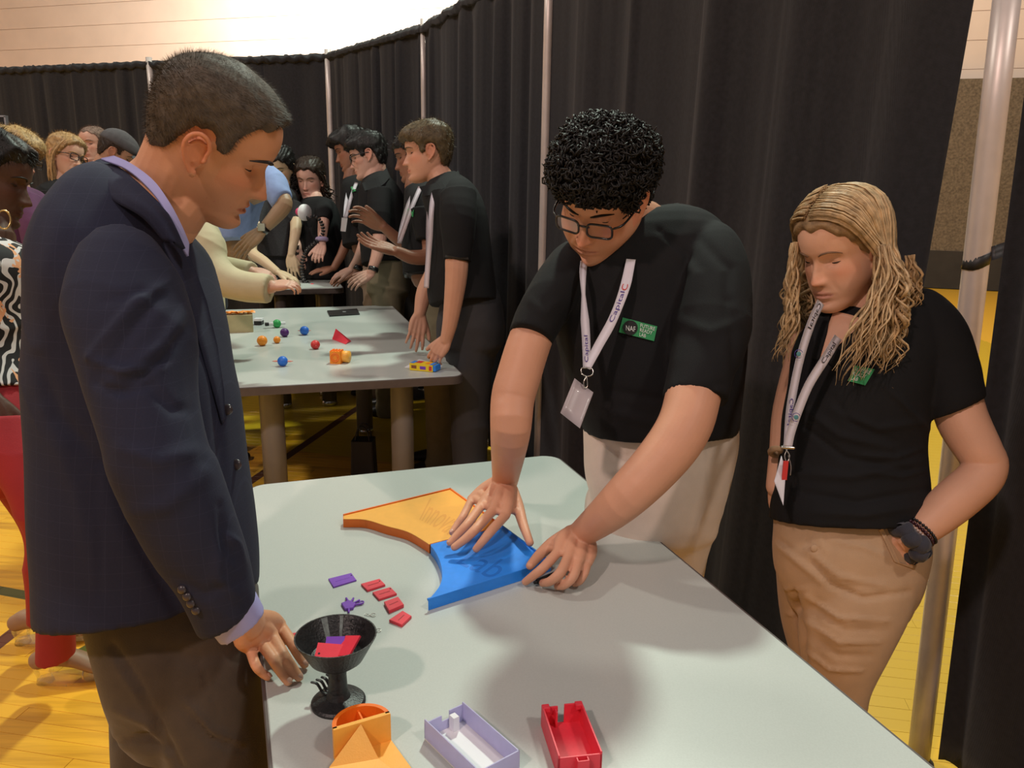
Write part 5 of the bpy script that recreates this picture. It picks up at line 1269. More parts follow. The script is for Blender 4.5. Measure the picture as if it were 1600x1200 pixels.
# --- brown-haired boy in profile at the end of the middle table
HBr = hair_mat('light_brown', (.10, .072, .036), .5); HDk = hair_mat('near_black', (.013, .011, .010), .45); HBn = hair_mat('dark_brown', (.035, .022, .015), .45)
def boy_profile():
    d = 3.62
    r_, hd, sh, tree, hr = bg('brown-haired boy in black polo leaning a hand on the middle table corner', (.60, .32, .215), (668, 240, d, (-.97, -.10, -.14), (-.12, .98, -.08), 1.06, dict(nose=1.0)),
        [(665, 292, 714, 270, d, d, .075), (660, 310, 742, 292, d, d, .15), (668, 345, 760, 330, d, d, .195), (670, 400, 768, 390, d, d, .185), (668, 450, 774, 440, d, d, .18), (672, 478, 778, 470, d, d, .18)],
        M_polo, [[(688, 305, 745, 300, 3.44, 3.44, .06), (688, 340, 744, 345, 3.40, 3.40, .065), (693, 405, 736, 410, 3.40, 3.40, .055)], [(672, 320, 705, 320, 3.85, 3.85, .06), (668, 400, 700, 400, 3.86, 3.86, .055)]],
        [[(716, 330, 3.43, .05), (714, 400, 3.40, .050), (712, 440, 3.41, .046), (704, 500, 3.44, .034), (697, 532, 3.46, .026)], [(690, 330, 3.82, .05), (686, 405, 3.82, .045), (664, 455, 3.80, .040), (656, 490, 3.78, .028)]],
        dict(c=gpt(728, 480, d+.02)+np.array([.02, .02]), yaw=PI, zhip=.90, M=M_char, hipw=.18, hipd=.155, r=(.100, .080, .075), seed=3),
        ('full', HBr, dict(t=.012, top=.012, noise=.002, front=.010)),
        hands=[(D(697, 530, 3.46), cdir(-.42, -.62, .10), cdir(-.1, .4, -1), True, .62, .85), (D(656, 492, 3.78), cdir(-.15, -1, -.2), cdir(.2, 0, -1), False, .35)])
    collar_band(sh, [((655, 292, 3.52), (663, 306, 3.50)), ((690, 283, 3.47), (700, 300, 3.45)), ((716, 266, 3.55), (722, 282, 3.54))], M_polo)
    strap(r_, [[(681, 288, 3.50), (675, 320, 3.46), (672, 370, 3.46), (668, 420, 3.48), (666, 450, 3.50)], [(676, 290, 3.56), (670, 340, 3.53), (669, 400, 3.53), (666, 448, 3.52)]], .022)
    V, F = draped(tree, [[(696, 398), (715, 402), (732, 402)], [(695, 402), (714, 406), (732, 406)]], off=.004, thick=.003, m_=2, k=3, dfall=3.35); mk('sleeve_hem', V, F, M_char, sh)
boy_profile()
# --- boy with glasses
def boy_glasses():
    d = 5.30
    r_, hd, sh, tree, hr = bg('boy in glasses and black polo, dark straight hair, third from right in the row', (.62, .36, .27), (575, 245, d, (-.96, -.24, -.08), (-.22, .97, -.05), 1.19, dict()),
        [(566, 284, 600, 268, d, d, .075), (562, 300, 620, 288, d, d, .15), (560, 330, 632, 312, d, d, .18), (562, 370, 634, 352, d, d, .17), (566, 415, 630, 410, d, d, .165)],
        M_polo, [[(574, 300, 612, 295, 5.13, 5.13, .06), (575, 330, 610, 330, 5.10, 5.10, .06), (580, 366, 610, 368, 5.10, 5.10, .055)], [(565, 300, 590, 300, 5.48, 5.48, .06), (562, 350, 588, 352, 5.48, 5.48, .055)]],
        [[(594, 320, 5.10, .048), (594, 362, 5.10, .046), (590, 395, 5.07, .040), (580, 425, 5.05, .028)], [(578, 320, 5.47, .05), (575, 360, 5.45, .045), (562, 400, 5.41, .036), (550, 420, 5.39, .027)]],
        dict(c=gpt(606, 420, d+.05), yaw=PI, zhip=.90, M=M_green, hipw=.17, hipd=.14, r=(.10, .085, .08), seed=8, amp=.006),
        ('full', HDk, dict(t=.014, top=.010, noise=.003, front=.014)),
        hands=[(D(580, 427, 5.05), cdir(-.8, -.45, -.1), cdir(.3, .6, -.8), True, .35), (D(550, 421, 5.39), cdir(-.9, -.35, 0), cdir(0, .8, -.5), False, .3)])
    glasses(hd, r_, lens=False, th=.0026)
    collar_band(sh, [((566, 286, 5.15), (570, 298, 5.13)), ((590, 276, 5.11), (596, 290, 5.09)), ((604, 262, 5.23), (610, 276, 5.21))], M_polo)
    w_ = D(583, 421, 5.05); ax = nrm(D(590, 395, 5.07)-w_); mk('wrist_watch', *tube([w_-ax*.012, w_+ax*.012], .034, 16, 1, cap='flat'), M_glassf, r_)
boy_glasses()
def boy_behind():
    d = 5.70
    r_, hd, sh, tree, hr = bg('dark-haired boy with white lanyard half hidden behind the boy in glasses', (.30, .14, .085), (549, 236, d, (-.93, -.30, -.15), (-.28, .95, 0), 1.16, dict()),
        [(535, 283, 566, 274, d, d, .075), (533, 298, 592, 288, d, d, .15), (532, 325, 600, 315, d, d, .18), (534, 360, 600, 350, d, d, .17), (536, 386, 598, 384, d, d, .165)],
        M_polo, [[(548, 300, 585, 296, 5.53, 5.53, .06), (550, 350, 585, 352, 5.51, 5.51, .058)], [(535, 300, 560, 300, 5.87, 5.87, .06), (532, 350, 556, 352, 5.87, 5.87, .055)]],
        [[(566, 315, 5.51, .048), (576, 365, 5.49, .042), (568, 395, 5.43, .036), (556, 424, 5.39, .027)], [(548, 315, 5.85, .048), (545, 365, 5.83, .042), (535, 395, 5.79, .034), (522, 418, 5.75, .026)]],
        dict(c=gpt(560, 392, d+.03)+np.array([.12, .10]), yaw=PI, zhip=.90, M=M_tan2, hipw=.17, hipd=.14, r=(.10, .085, .08), seed=4, amp=.006),
        ('full', HDk, dict(t=.018, top=.016, noise=.005, front=.016, nfreq=150)),
        hands=[(D(556, 425, 5.39), cdir(-.9, -.42, -.1), cdir(0, .8, -.6), True, .2, 1.05), (D(522, 419, 5.75), cdir(-.95, -.15, -.2), cdir(0, .9, -.4), False, .15)])
    strap(r_, [[(557, 285, 5.53), (548, 310, 5.48), (540, 340, 5.48)], [(546, 290, 5.57), (541, 315, 5.53), (539, 340, 5.50)]], .024, card=[((534, 340, 5.47), (543, 341, 5.47)), ((532, 361, 5.47), (540, 362, 5.47))])
    w_ = D(559, 420, 5.39); ax = nrm(D(568, 395, 5.43)-w_); mk('wrist_watch', *tube([w_-ax*.014, w_+ax*.014], .033, 16, 1, cap='flat'), M_glassf, r_)
    V, F = draped(tree, [[(548, 292), (555, 290)], [(550, 300), (556, 298)]], off=.01, thick=.003, m_=3, k=2, dfall=5.45); mk('green_badge', V, F, M_grn, sh, smooth=False)
boy_behind()
def boy_gesture():
    d = 4.15
    r_, hd, sh, tree, hr = bg('boy gesturing with both hands, face hidden behind the brown-haired boy', (.27, .125, .075), (648, 245, d+.06, (-.95, -.22, -.05), (-.20, .97, 0), 1.06, dict()),
        [(632, 296, 668, 285, d, d, .075), (632, 318, 692, 305, d, d, .15), (630, 345, 705, 335, d, d, .18), (628, 385, 705, 380, d, d, .175), (630, 432, 702, 430, d, d, .165)],
        M_polo, [[(640, 330, 678, 325, 3.98, 3.98, .06), (650, 375, 688, 380, 3.97, 3.97, .06)], [(636, 330, 666, 330, 4.32, 4.32, .06), (632, 375, 662, 380, 4.32, 4.32, .055)]],
        [[(668, 345, 3.98, .045), (672, 395, 3.96, .042), (645, 402, 3.92, .036), (620, 393, 3.88, .027)], [(650, 345, 4.3, .045), (645, 385, 4.26, .042), (622, 374, 4.20, .034), (600, 355, 4.16, .027)]],
        dict(c=gpt(668, 436, d+.05)+np.array([.07, .05]), yaw=PI, zhip=.90, M=M_green, hipw=.17, hipd=.14, r=(.10, .085, .08), seed=2, amp=.006),
        ('full', HDk, dict(t=.010, top=.006, noise=.003)),
        hands=[(D(619, 393, 3.88), cdir(-.9, .30, -.1), cdir(.1, -.7, .5), True, .22, 1.12), (D(599, 354, 4.16), cdir(-.85, .45, -.1), cdir(.3, .4, .6), False, .45, 1.12)])
    strap(r_, [[(657, 292, 4.0), (645, 320, 3.95), (634, 350, 3.93), (624, 378, 3.95)], [(650, 296, 4.04), (638, 320, 4.0), (628, 355, 3.98), (624, 380, 3.96)]], .022)
    V, F = draped(tree, [[(637, 326), (646, 328)], [(636, 337), (645, 339)]], off=.008, thick=.003, m_=3, k=2, dfall=4.0); mk('green_badge', V, F, M_grn, sh, smooth=False)
    V, F = draped(tree, [[(632, 426), (650, 428), (668, 428)], [(632, 434), (650, 436), (668, 436)]], off=.012, thick=.006, m_=2, k=4, dfall=4.0); mk('belt', V, F, M_shoe, r_)
boy_gesture()
# --- girl reading, long dark hair
def girl_dark():
    d = 6.02
    r_, hd, sh, tree, hr = bg('dark long-haired girl in black T-shirt reaching over the far table', (.70, .42, .33), (484, 280, d, (-.10, -.42, -.90), (.0, .93, -.36), 1.24, dict(nose=.85, brow=.4)),
        [(474, 312, 506, 308, d, d, .07), (466, 322, 522, 316, d, d, .11), (462, 345, 532, 340, d, d, .13), (464, 380, 536, 378, d, d, .13), (468, 415, 538, 415, d, d, .15), (470, 440, 538, 440, d, d, .15)],
        M_polo, [[(492, 318, 520, 318, 5.98, 5.98, .05), (492, 332, 520, 335, 5.90, 5.90, .055), (494, 345, 516, 345, 5.86, 5.86, .05)], [(462, 325, 480, 325, 6.03, 6.03, .05), (455, 350, 474, 352, 6.03, 6.03, .05)]],
        [[(506, 330, 5.93, .045), (506, 345, 5.86, .042), (504, 362, 5.78, .036), (503, 382, 5.74, .026)], [(468, 330, 6.03, .045), (462, 360, 6.00, .04), (466, 392, 5.88, .026)]],
        dict(c=gpt(505, 430, d+.05), yaw=-PI/2, zhip=.86, M=M_jeans, hipw=.17, hipd=.13, r=(.09, .07, .06)),
        ('girl', HBn, dict(t=.012, top=.006, noise=.002)), top='tee_shirt',
        hands=[(D(503, 382, 5.74), cdir(-.15, -.8, -.4), cdir(.2, .4, -.8), True, 1.0), (D(466, 392, 5.88), cdir(.1, -1, 0), cdir(0, 0, -1), False, .4)])
    def keep(W_, r):
        L_ = hd.l(W_)/hd.s; return None if ((np.abs(L_[:, 0]) < .052) & (L_[:, 1] > .05) & (L_[:, 2] < .055) & (L_[:, 2] > -.09))[11:].any() else W_
    drop_locks(hd, 150, 3, HBn, hr, fall=.26, rad=.007, wave=.020, keep=keep, seg=18, spreadx=.03)
    c = D(503, 374, 5.74); mk('scrunchie', *tube([c+RT*.032*math.cos(a)+FW*.03*math.sin(a) for a in np.linspace(0, 2*PI, 17)], .016, 8, 1), mat('lilac_cloth', (.35, .28, .45), .8), r_)
girl_dark()
# --- person in the cream blazer, head hidden
def blazer():
    d = 3.50
    r_, hd, sh, tree, hr = bg('person in cream blazer behind the navy-jacketed man, pointing across the table', (.62, .36, .26), (288, 240, d, (.9, -.4, .1), (.35, .92, 0), 1.05, dict()),
        [(262, 300, 300, 325, d, d, .08), (250, 322, 330, 345, d, d, .15), (246, 360, 343, 375, d, d, .18), (246, 420, 344, 425, d, d, .175), (248, 480, 346, 480, d, d, .175), (250, 525, 346, 522, d, d, .18)],
        M_beige, [[(270, 335, 325, 352, 3.36, 3.36, .07), (290, 385, 350, 372, 3.30, 3.30, .075), (320, 450, 352, 400, 3.27, 3.27, .070), (372, 470, 375, 421, 3.25, 3.25, .066), (418, 474, 424, 430, 3.24, 3.24, .064)],
                  [(262, 340, 310, 345, 3.70, 3.70, .065), (270, 400, 320, 400, 3.72, 3.72, .065), (330, 430, 345, 400, 3.70, 3.70, .06), (390, 440, 396, 410, 3.66, 3.66, .055)]],
        [[(300, 350, 3.36, .05), (322, 420, 3.28, .045), (380, 447, 3.25, .036), (424, 448, 3.24, .028)], [(290, 360, 3.7, .05), (310, 410, 3.7, .045), (390, 425, 3.66, .03)]],
        dict(c=gpt(298, 520, d+.02)+np.array([-.07, .02]), yaw=.3, zhip=.82, M=M_jeans, hipw=.17, hipd=.14, r=(.10, .08, .075)),
        ('crop', HBn, dict(t=.01, top=.004)), top='blazer', fold=.005,
        hands=[(D(424, 447, 3.24), cdir(.95, .10, .05), cdir(.1, .85, -.5), False, .70, .76), (D(398, 424, 3.66), cdir(.9, -.3, 0), cdir(0, .8, -.5), True, .7, .76)])
blazer()
# --- person in light blue polo
def bluepolo():
    d = 4.20
    r_, hd, sh, tree, hr = bg('person in light blue polo, hand with a watch on the hip, head behind the man', (.33, .215, .125), (394, 238, d, (.75, -.5, .3), (.3, .93, 0), 1.0, dict()),
        [(372, 282, 404, 276, d, d, .08), (352, 292, 424, 280, d, d, .15), (334, 315, 410, 308, d, d, .17), (330, 350, 398, 340, d, d, .17), (334, 386, 392, 376, d, d, .16)],
        M_blue, [[(396, 275, 430, 262, 4.12, 4.12, .06), (408, 296, 446, 276, 4.05, 4.05, .07), (418, 312, 450, 294, 4.0, 4.0, .065), (430, 328, 452, 300, 3.98, 3.98, .05)], [(340, 300, 372, 300, 4.35, 4.35, .06), (336, 340, 366, 345, 4.35, 4.35, .06)]],
        [[(425, 292, 4.05, .05), (443, 314, 3.98, .042), (440, 326, 3.97, .041), (424, 345, 3.96, .034), (410, 359, 3.96, .026)], [(355, 320, 4.35, .05), (352, 370, 4.32, .04), (372, 395, 4.25, .028)]],
        dict(c=gpt(364, 388, d+.02)+np.array([-.24, .10]), yaw=.4, zhip=.93, M=M_navyt, hipw=.17, hipd=.15, r=(.10, .08, .075)),
        ('crop', HDk, dict(t=.008)), fold=.005,
        hands=[(D(409, 361, 3.96), cdir(-.75, -.62, .1), cdir(-.3, .35, -1), True, .18, 1.1), (D(372, 397, 4.25), cdir(.5, -.8, 0), cdir(0, .5, -1), True, .3)])
    w_ = D(412, 357, 3.96); ax = nrm(D(424, 345, 3.96)-w_); mk('wrist_watch', *tube([w_-ax*.014, w_+ax*.014], .031, 16, 1, cap='flat'), M_glassf, r_)
    mk('watch_case', *box(tuple(w_-FW*.034), (.034, .012, .036)), mat('watch_face', (.5, .5, .52), .2, metal=.7), r_, smooth=False)
bluepolo()
# --- person in black lace behind, arm on the table
def lace():
    d = 5.95
    r_, hd, sh, tree, hr = bg('dark-haired person in black lacy top, bare forearm resting on the far table', (.62, .47, .30), (437, 262, d, (-.1, -.5, -.8), (0, .9, -.4), 1.2, dict(nose=.85)),
        [(424, 292, 452, 292, d, d, .07), (410, 304, 466, 304, d, d, .11), (400, 330, 468, 330, d, d, .13), (402, 370, 466, 370, d, d, .13), (404, 405, 466, 405, d, d, .14)],
        M_lace, [[(400, 318, 425, 318, 5.87, 5.87, .05), (386, 355, 412, 360, 5.77, 5.77, .05)], [(452, 318, 472, 318, 5.92, 5.92, .05), (452, 350, 474, 352, 5.87, 5.87, .05)]],
        [[(412, 325, 5.87, .045), (398, 362, 5.72, .042), (392, 392, 5.47, .042), (412, 408, 5.34, .035), (432, 424, 5.24, .027)], [(462, 330, 5.92, .045), (462, 360, 5.82, .04), (455, 398, 5.74, .026)]],
        dict(c=gpt(436, 402, d+.03), yaw=-PI/2, zhip=.86, M=M_jeans, hipw=.16, hipd=.13, r=(.09, .07, .06)),
        ('girl', HDk, dict(t=.012, top=.006, noise=.004)), top='lace_top', fold=.004,
        hands=[(D(434, 425, 5.24), cdir(.85, -.35, 0), cdir(.2, .9, -.3), True, .3), (D(455, 399, 5.74), cdir(.1, -.9, 0), cdir(0, .3, -1), False, .4)])
    drop_locks(hd, 70, 5, HDk, hr, fall=.20, rad=.007, wave=.014, seg=14)
lace()
# --- group at the left
def left_group():
    # tall dark woman with hoop earring, floral top, red trousers
    d = 2.34
    r_, hd, sh, tree, hr = bg('woman in floral top and red trousers with gold hoop earring, at left edge', (.085, .040, .024), (-14, 282, 2.36, (.93, -.20, .25), (.2, .97, 0), 1.08, dict(nose=1.05)),
        [(-38, 368, 14, 372, d, d, .075), (-80, 392, 36, 388, d, d, .13), (-110, 430, 50, 420, d, d, .16), (-108, 500, 42, 490, d, d, .15), (-104, 555, 40, 550, d, d, .145), (-108, 602, 58, 602, d, d, .165)],
        M_floral, [[(-70, 400, -5, 400, 2.2, 2.2, .06), (-80, 480, -15, 480, 2.17, 2.17, .06), (-60, 560, -8, 560, 2.2, 2.2, .05)]],
        [[(-38, 420, 2.2, .045), (-46, 480, 2.18, .04), (-34, 560, 2.2, .034), (-20, 615, 2.22, .024)]],
        None, ('full', HDk, dict(t=.018, top=.010, noise=.005, nfreq=120, front=.0, soft=.05)), top='floral_blouse', fold=.004,
        hands=[(D(-19, 618, 2.22), cdir(.3, -.9, 0), cdir(.3, .1, -1), False, .4)])
    c = D(6, 343, 2.268); mk('hoop_earring', *tube([c+UP*.026*math.cos(a)+RT*.013*math.sin(a)+FW*.010*math.sin(a) for a in np.linspace(0, 2*PI, 25)], .0028, 8, 1), mat('gold', (.75, .52, .22), .25, metal=1), r_)
    pel = ploft([(-105, 595, 50, 595, d, d, .14), (-112, 650, 62, 640, d, d, .165), (-100, 710, 78, 700, d, d, .15)], 4, 40, 2.2)
    G1, G2 = G(88, 1035, .03), G(50, 975, .03)
    near = ploft([(-70, 660, 72, 650, 2.28, 2.28, .10), (-20, 720, 90, 705, 2.27, 2.27, .095), (25, 790, 108, 770, 2.26, 2.26, .075), (52, 860, 112, 850, 2.29, 2.29, .062), (58, 940, 114, 930, 2.36, 2.36, .056), (58, 1030, 116, 1022, 2.44, 2.44, .052)], 5, 32, 2.1, cap='flat')
    farl = ploft([(-60, 680, 60, 670, 2.44, 2.44, .10), (0, 760, 80, 745, 2.46, 2.46, .085), (38, 830, 92, 820, 2.50, 2.50, .062), (42, 900, 90, 895, 2.56, 2.56, .052), (44, 968, 88, 965, 2.64, 2.64, .048)], 5, 32, 2.1, cap='flat')
    V, F = remesh([pel, near, farl], .0065, 2); V = folds(V, F, .004, 9, (.2, 0, 1), 3); V = strokes(V, F, [([(60, 715), (85, 735), (105, 760)], 5, -.008), ([(55, 780), (80, 790), (108, 800)], 5, .006)]); mk('trousers', V, F, M_red, r_)
    M_clear = mat('clear_vinyl', (.95, .80, .62), .06, trans=1.0, alpha=.35); M_skinp = M_skin
    for (x0, y0), hgt in (((84, 1044), 0), ((48, 985), 0)):
        a = G(x0, y0, .045); dv = np.array([.97, .12, 0]); L_ = 1.0
        V, F = tube([a-dv*.045+[0, 0, .03], a+[0, 0, .045], a+dv*.07+[0, 0, .030], a+dv*.135+[0, 0, .0], a+dv*.185-[0, 0, .012]], [.026, .034, .033, .036, .026], 16, 5, flat=[1.1, 1.0, .8, .55, .45], side=(0, 1, 0)); V[:, 2] = np.maximum(V[:, 2], .014)
        mk('foot', V, F, M_skin, r_, col=np.tile((.36, .21, .12), (len(V), 1)))
        V, F = prism([(a[0]+dv[0]*u-dv[1]*v, a[1]+dv[1]*u+dv[0]*v) for u, v in [(-.055+.29*t, .042*math.sin(PI*min(1, max(0, t*1.0)))**.4) for t in np.linspace(0.02, .98, 12)]+[(-.055+.29*t, -.042*math.sin(PI*t)**.4) for t in np.linspace(.98, .02, 12)]], .002, .014)
        so = mk('clear_sole', V, F, M_clear, r_, smooth=False)
        V, F = lathe([(.026, 0), (.022, .02), (.030, .048), (.030, .052)], (a[0]-dv[0]*.03, a[1]-dv[1]*.03, .0), 16); mk('clear_heel', V, F, M_clear, so)
        V, F = tube([a-dv*.060+[0, 0, .055], a-dv*.02+[0, 0, .085]], [.032, .034], 14, 2, cap='flat')
        mk('gold_trim', *tube([a+dv*.105+np.array([0, .036*math.cos(t), -.02+.036*math.sin(t)]) for t in np.linspace(0, PI, 9)], .003, 6, 1), mat('pale_gold', (.7, .5, .3), .2, metal=.8), so)
        mk('toe_strap', *loft([a+dv*.11+[0, 0, -.012], a+dv*.20+[0, 0, -.024]], [np.array([0, .040, 0]), np.array([0, .034, 0])], [np.array([0, 0, .030]), np.array([0, 0, .016])], 18, 2.2, cap='flat'), M_clear, so)
    # blonde woman with glasses and plum top
    d = 4.1
    r_, hd, sh, tree, hr = bg('woman with short wavy fair hair, glasses and plum top at far left', (.60, .36, .27), (26, 248, d, (.92, -.25, -.15), (.2, .97, 0), 1.08, dict(fat=.6)),
        [(8, 288, 42, 292, d, d, .07), (-8, 302, 62, 300, d, d, .14), (-14, 330, 74, 325, d, d, .17), (-14, 375, 74, 370, d, d, .17), (-16, 430, 76, 425, d, d, .18)],
        M_plum, [[(20, 305, 62, 305, 3.95, 3.95, .06), (30, 350, 72, 350, 3.92, 3.92, .06), (40, 400, 76, 395, 3.92, 3.92, .05)]], [[(42, 325, 3.95, .045), (52, 380, 3.92, .04), (70, 420, 3.92, .03)]],
        dict(c=gpt(30, 430, d), yaw=0, zhip=.85, M=M_jeans, hipw=.17, hipd=.15, r=(.10, .08, .07)), ('full', hair_mat('fair', (.42, .28, .12), .5), dict(t=.022, top=.012, noise=.006, nfreq=110)), top='plum_top',
        hands=[(D(71, 421, 3.92), cdir(.8, -.4, 0), cdir(0, .8, -.5), False, .4)])
    glasses(hd, r_, lens=False, th=.0024)
    # long straight blonde hair
    d = 4.95; HS = hair_mat('straight_blonde', (.40, .255, .115), .45)
    r_, hd, sh, tree, hr = bg('woman with long straight strawberry-blonde hair and glasses in black top', (.66, .40, .28), (104, 245, d, (.92, -.15, -.30), (.12, .98, 0), 1.08, dict(nose=.9, brow=.4)),
        [(84, 284, 112, 284, d, d, .065), (62, 296, 130, 294, d, d, .11), (52, 318, 136, 316, d, d, .14), (54, 360, 134, 356, d, d, .14), (54, 400, 134, 396, d, d, .15)],
        M_polo, [[(60, 302, 92, 300, 4.82, 4.82, .05), (56, 345, 90, 345, 4.8, 4.8, .05)]], [[(76, 320, 4.82, .042), (72, 360, 4.8, .038), (92, 395, 4.75, .028)]],
        dict(c=gpt(94, 400, d), yaw=0, zhip=.85, M=M_jeans, hipw=.16, hipd=.13, r=(.09, .07, .06)), ('girl', HS, dict(t=.014, top=.006, noise=.0015)), top='black_top',
        hands=[(D(93, 396, 4.75), cdir(.8, -.4, 0), cdir(0, .8, -.5), False, .4)])
    glasses(hd, r_, lens=False, th=.0024)
    def keep(W_, r):
        L_ = hd.l(W_)/hd.s; return None if ((L_[:, 1] > .048) & (np.abs(L_[:, 0]) < .075) & (L_[:, 2] < .055) & (L_[:, 2] > -.09))[11:].any() else W_
    drop_locks(hd, 190, 6, HS, hr, fall=.32, rad=.008, wave=.004, wfreq=1.2, keep=keep, seg=14, spreadx=.012)
    # balding man, upper head only
    d = 5.7
    bg('balding man in a grey shirt behind the man in the cap', (.62, .34, .25), (146, 226, d, (-.2, -.2, -.95), (0, .98, -.1), 1.06, dict()),
        [(134, 262, 162, 262, d, d, .07), (118, 276, 182, 276, d, d, .12), (112, 300, 186, 300, d, d, .14), (114, 350, 184, 350, d, d, .14), (116, 390, 182, 390, d, d, .15)],
        M_char, [[(112, 280, 136, 280, d, d, .055), (108, 330, 130, 330, d, d, .055)], [(165, 280, 188, 280, d, d, .055), (170, 330, 192, 330, d, d, .055)]], [[(124, 300, d, .045), (120, 340, d, .04), (124, 385, d-.05, .03)], [(178, 300, d, .045), (182, 340, d, .04), (178, 385, d-.05, .03)]],
        dict(c=gpt(149, 385, d), yaw=-PI/2, zhip=.92, M=M_jeans, r=(.10, .08, .07)), ('crop', hair_mat('stubble_grey', (.20, .13, .10), .7), dict(t=.003, noise=.0005)), top='shirt',
        hands=[(D(124, 386, d-.05), cdir(0, -1, 0), cdir(-.5, 0, -.5), False, .4), (D(178, 386, d-.05), cdir(0, -1, 0), cdir(.5, 0, -.5), True, .4)])
    # man in grey cap and striped shirt
    d = 4.75
    r_, hd, sh, tree, hr = bg('man in grey cap and grey striped shirt beyond the navy-jacketed man\'s shoulder', (.50, .28, .18), (182, 240, d, (.82, -.45, .32), (.35, .93, -.05), 1.06, dict()),
        [(150, 262, 188, 278, d, d, .08), (134, 268, 196, 292, d, d, .14), (126, 288, 200, 300, d, d, .17), (126, 330, 198, 335, d, d, .17), (128, 392, 198, 392, d, d, .17)],
        M_stripe, [[(130, 268, 168, 276, 4.62, 4.62, .06), (124, 300, 160, 310, 4.56, 4.56, .065), (134, 350, 164, 352, 4.55, 4.55, .05)]], [[(148, 290, 4.6, .045), (144, 330, 4.56, .042), (165, 370, 4.52, .03)]],
        dict(c=gpt(160, 390, d), yaw=.3, zhip=.92, M=M_jeans, r=(.10, .08, .07)), ('crop', HBn, dict(t=.005)), top='striped_shirt',
        hands=[(D(166, 372, 4.52), cdir(.8, -.4, 0), cdir(0, .8, -.5), False, .4)])
    def offc(x, y, z): return -.02+.034*sstep((z-.030+.15*np.minimum(y, 0)*-0)/.012)
    V, F = head_grid(hd.s, off=offc, feat=False, k=5, nt=64); M_cap = mat('grey_cap', (.075, .070, .075), .85, .1, 40, .3, 300); cp = mk('cap', hd.w(V), F, M_cap, r_)
    P = np.array([[hd.w(np.array([x*.075, .085+t*.065*math.cos(x*1.3), .045-.012*t-.018*x*x])*hd.s) for x in np.linspace(-1, 1, 11)] for t in np.linspace(0, 1, 5)]); mk('cap_brim', *sheet(P, .004), M_cap, cp)
left_group()
# ================================================================== things on the near table
M_orange = mat('orange_plastic', (.93, .19, .014), .42, .03, 60, .1, 400)
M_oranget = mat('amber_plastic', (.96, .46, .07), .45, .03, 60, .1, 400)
M_bluep = mat('blue_plastic', (.02, .26, .92), .38, .04, 60, .1, 400)
M_redpl = mat('red_plastic', (.80, .045, .075), .42, .04, 60, .08, 400)
M_purp = mat('purple_plastic', (.20, .055, .50), .4, .04, 60)
M_blackpl = mat('black_plastic', (.014, .014, .015), .42, .3, 120, .5, 260)
M_grpl = mat('glossy_grey_facet', (.16, .19, .18), .3, .4, 160)  # mottled grey, paler and glossier than the black bowl
M_lilac = mat('translucent_lilac_plastic', (.68, .66, .97), .35, .03, 60, trans=.35)
M_whitep = mat('white_plastic', (.82, .82, .84), .5)
def arc_tray():
    z0, z1 = TH+.0005, TH+.0245
    tip1, B_, C_, tip2 = (G(x, y, z1)[:2] for x, y in ((536, 803), (704, 762), (861, 876), (669, 936)))
    P1, P2 = G(673, 848, z1)[:2], G(785, 820, z1)[:2]
    arc = [G(x, y, z1)[:2] for x, y in ((536, 809), (570, 810), (604, 820), (637, 829), (662, 843), (673, 851), (682, 863), (689, 880), (691, 897), (688, 911), (681, 922), (669, 936))]
    A = catmull(np.array(arc), 4); k = int(np.argmin(np.linalg.norm(A-P1, axis=1)))
    def build(name, outline, M, Mt, label, rim_edges):
        out = np.array(outline); ctr = out.mean(0)
        t = thing(name, (ctr[0], ctr[1], TH), label, 'tray', 'curved tray pieces')
        mk('tray_base', *prism(out, z0, z1-.004), M, t, smooth=False)
        ins = out+(ctr-out)*.012
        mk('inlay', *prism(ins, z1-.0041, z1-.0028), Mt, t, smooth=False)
        for a, b in rim_edges:
            d = nrm(b-a); n = np.array([-d[1], d[0]]); n = n if n@(ctr-a) > 0 else -n
            q = np.array([a, b, b+n*.0042, a+n*.0042]); mk('rim', *prism(q, z1-.0042, z1, .0006), M, t, smooth=False)
        return t
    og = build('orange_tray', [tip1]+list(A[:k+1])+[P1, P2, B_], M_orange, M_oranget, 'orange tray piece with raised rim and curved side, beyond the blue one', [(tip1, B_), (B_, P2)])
    bl = build('blue_tray', [P1]+list(A[k+1:])+[tip2, C_, P2], M_bluep, M_bluep, 'blue tray piece with curved side under the boy\'s hands', [(tip2, C_), (C_, P2)])
    # engraved script across both inlays
    def fn(z):
        a, b, c, d = (G(x, y, z) for x, y in ((655, 812), (700, 836), (742, 812), (672, 778)))
        return lambda u, v: (a*(1-u)+b*u)*(1-v)+(d*(1-u)+c*u)*v
    M_eng = mat('engraved_line', (.84, .36, .05), .6); M_engb = mat('engraved_line_blue', (.012, .17, .68), .6)
    f = fn(z1-.0026); mk('engraving', *text_quad('Innovat', f), M_eng, og, smooth=False)
    a, b, c, d = (G(x, y, z1-.0026) for x, y in ((712, 880), (768, 905), (800, 880), (745, 858))); mk('engraving', *text_quad('Lab', lambda u, v: (a*(1-u)+b*u)*(1-v)+(d*(1-u)+c*u)*v), M_engb, bl, smooth=False)
arc_tray()
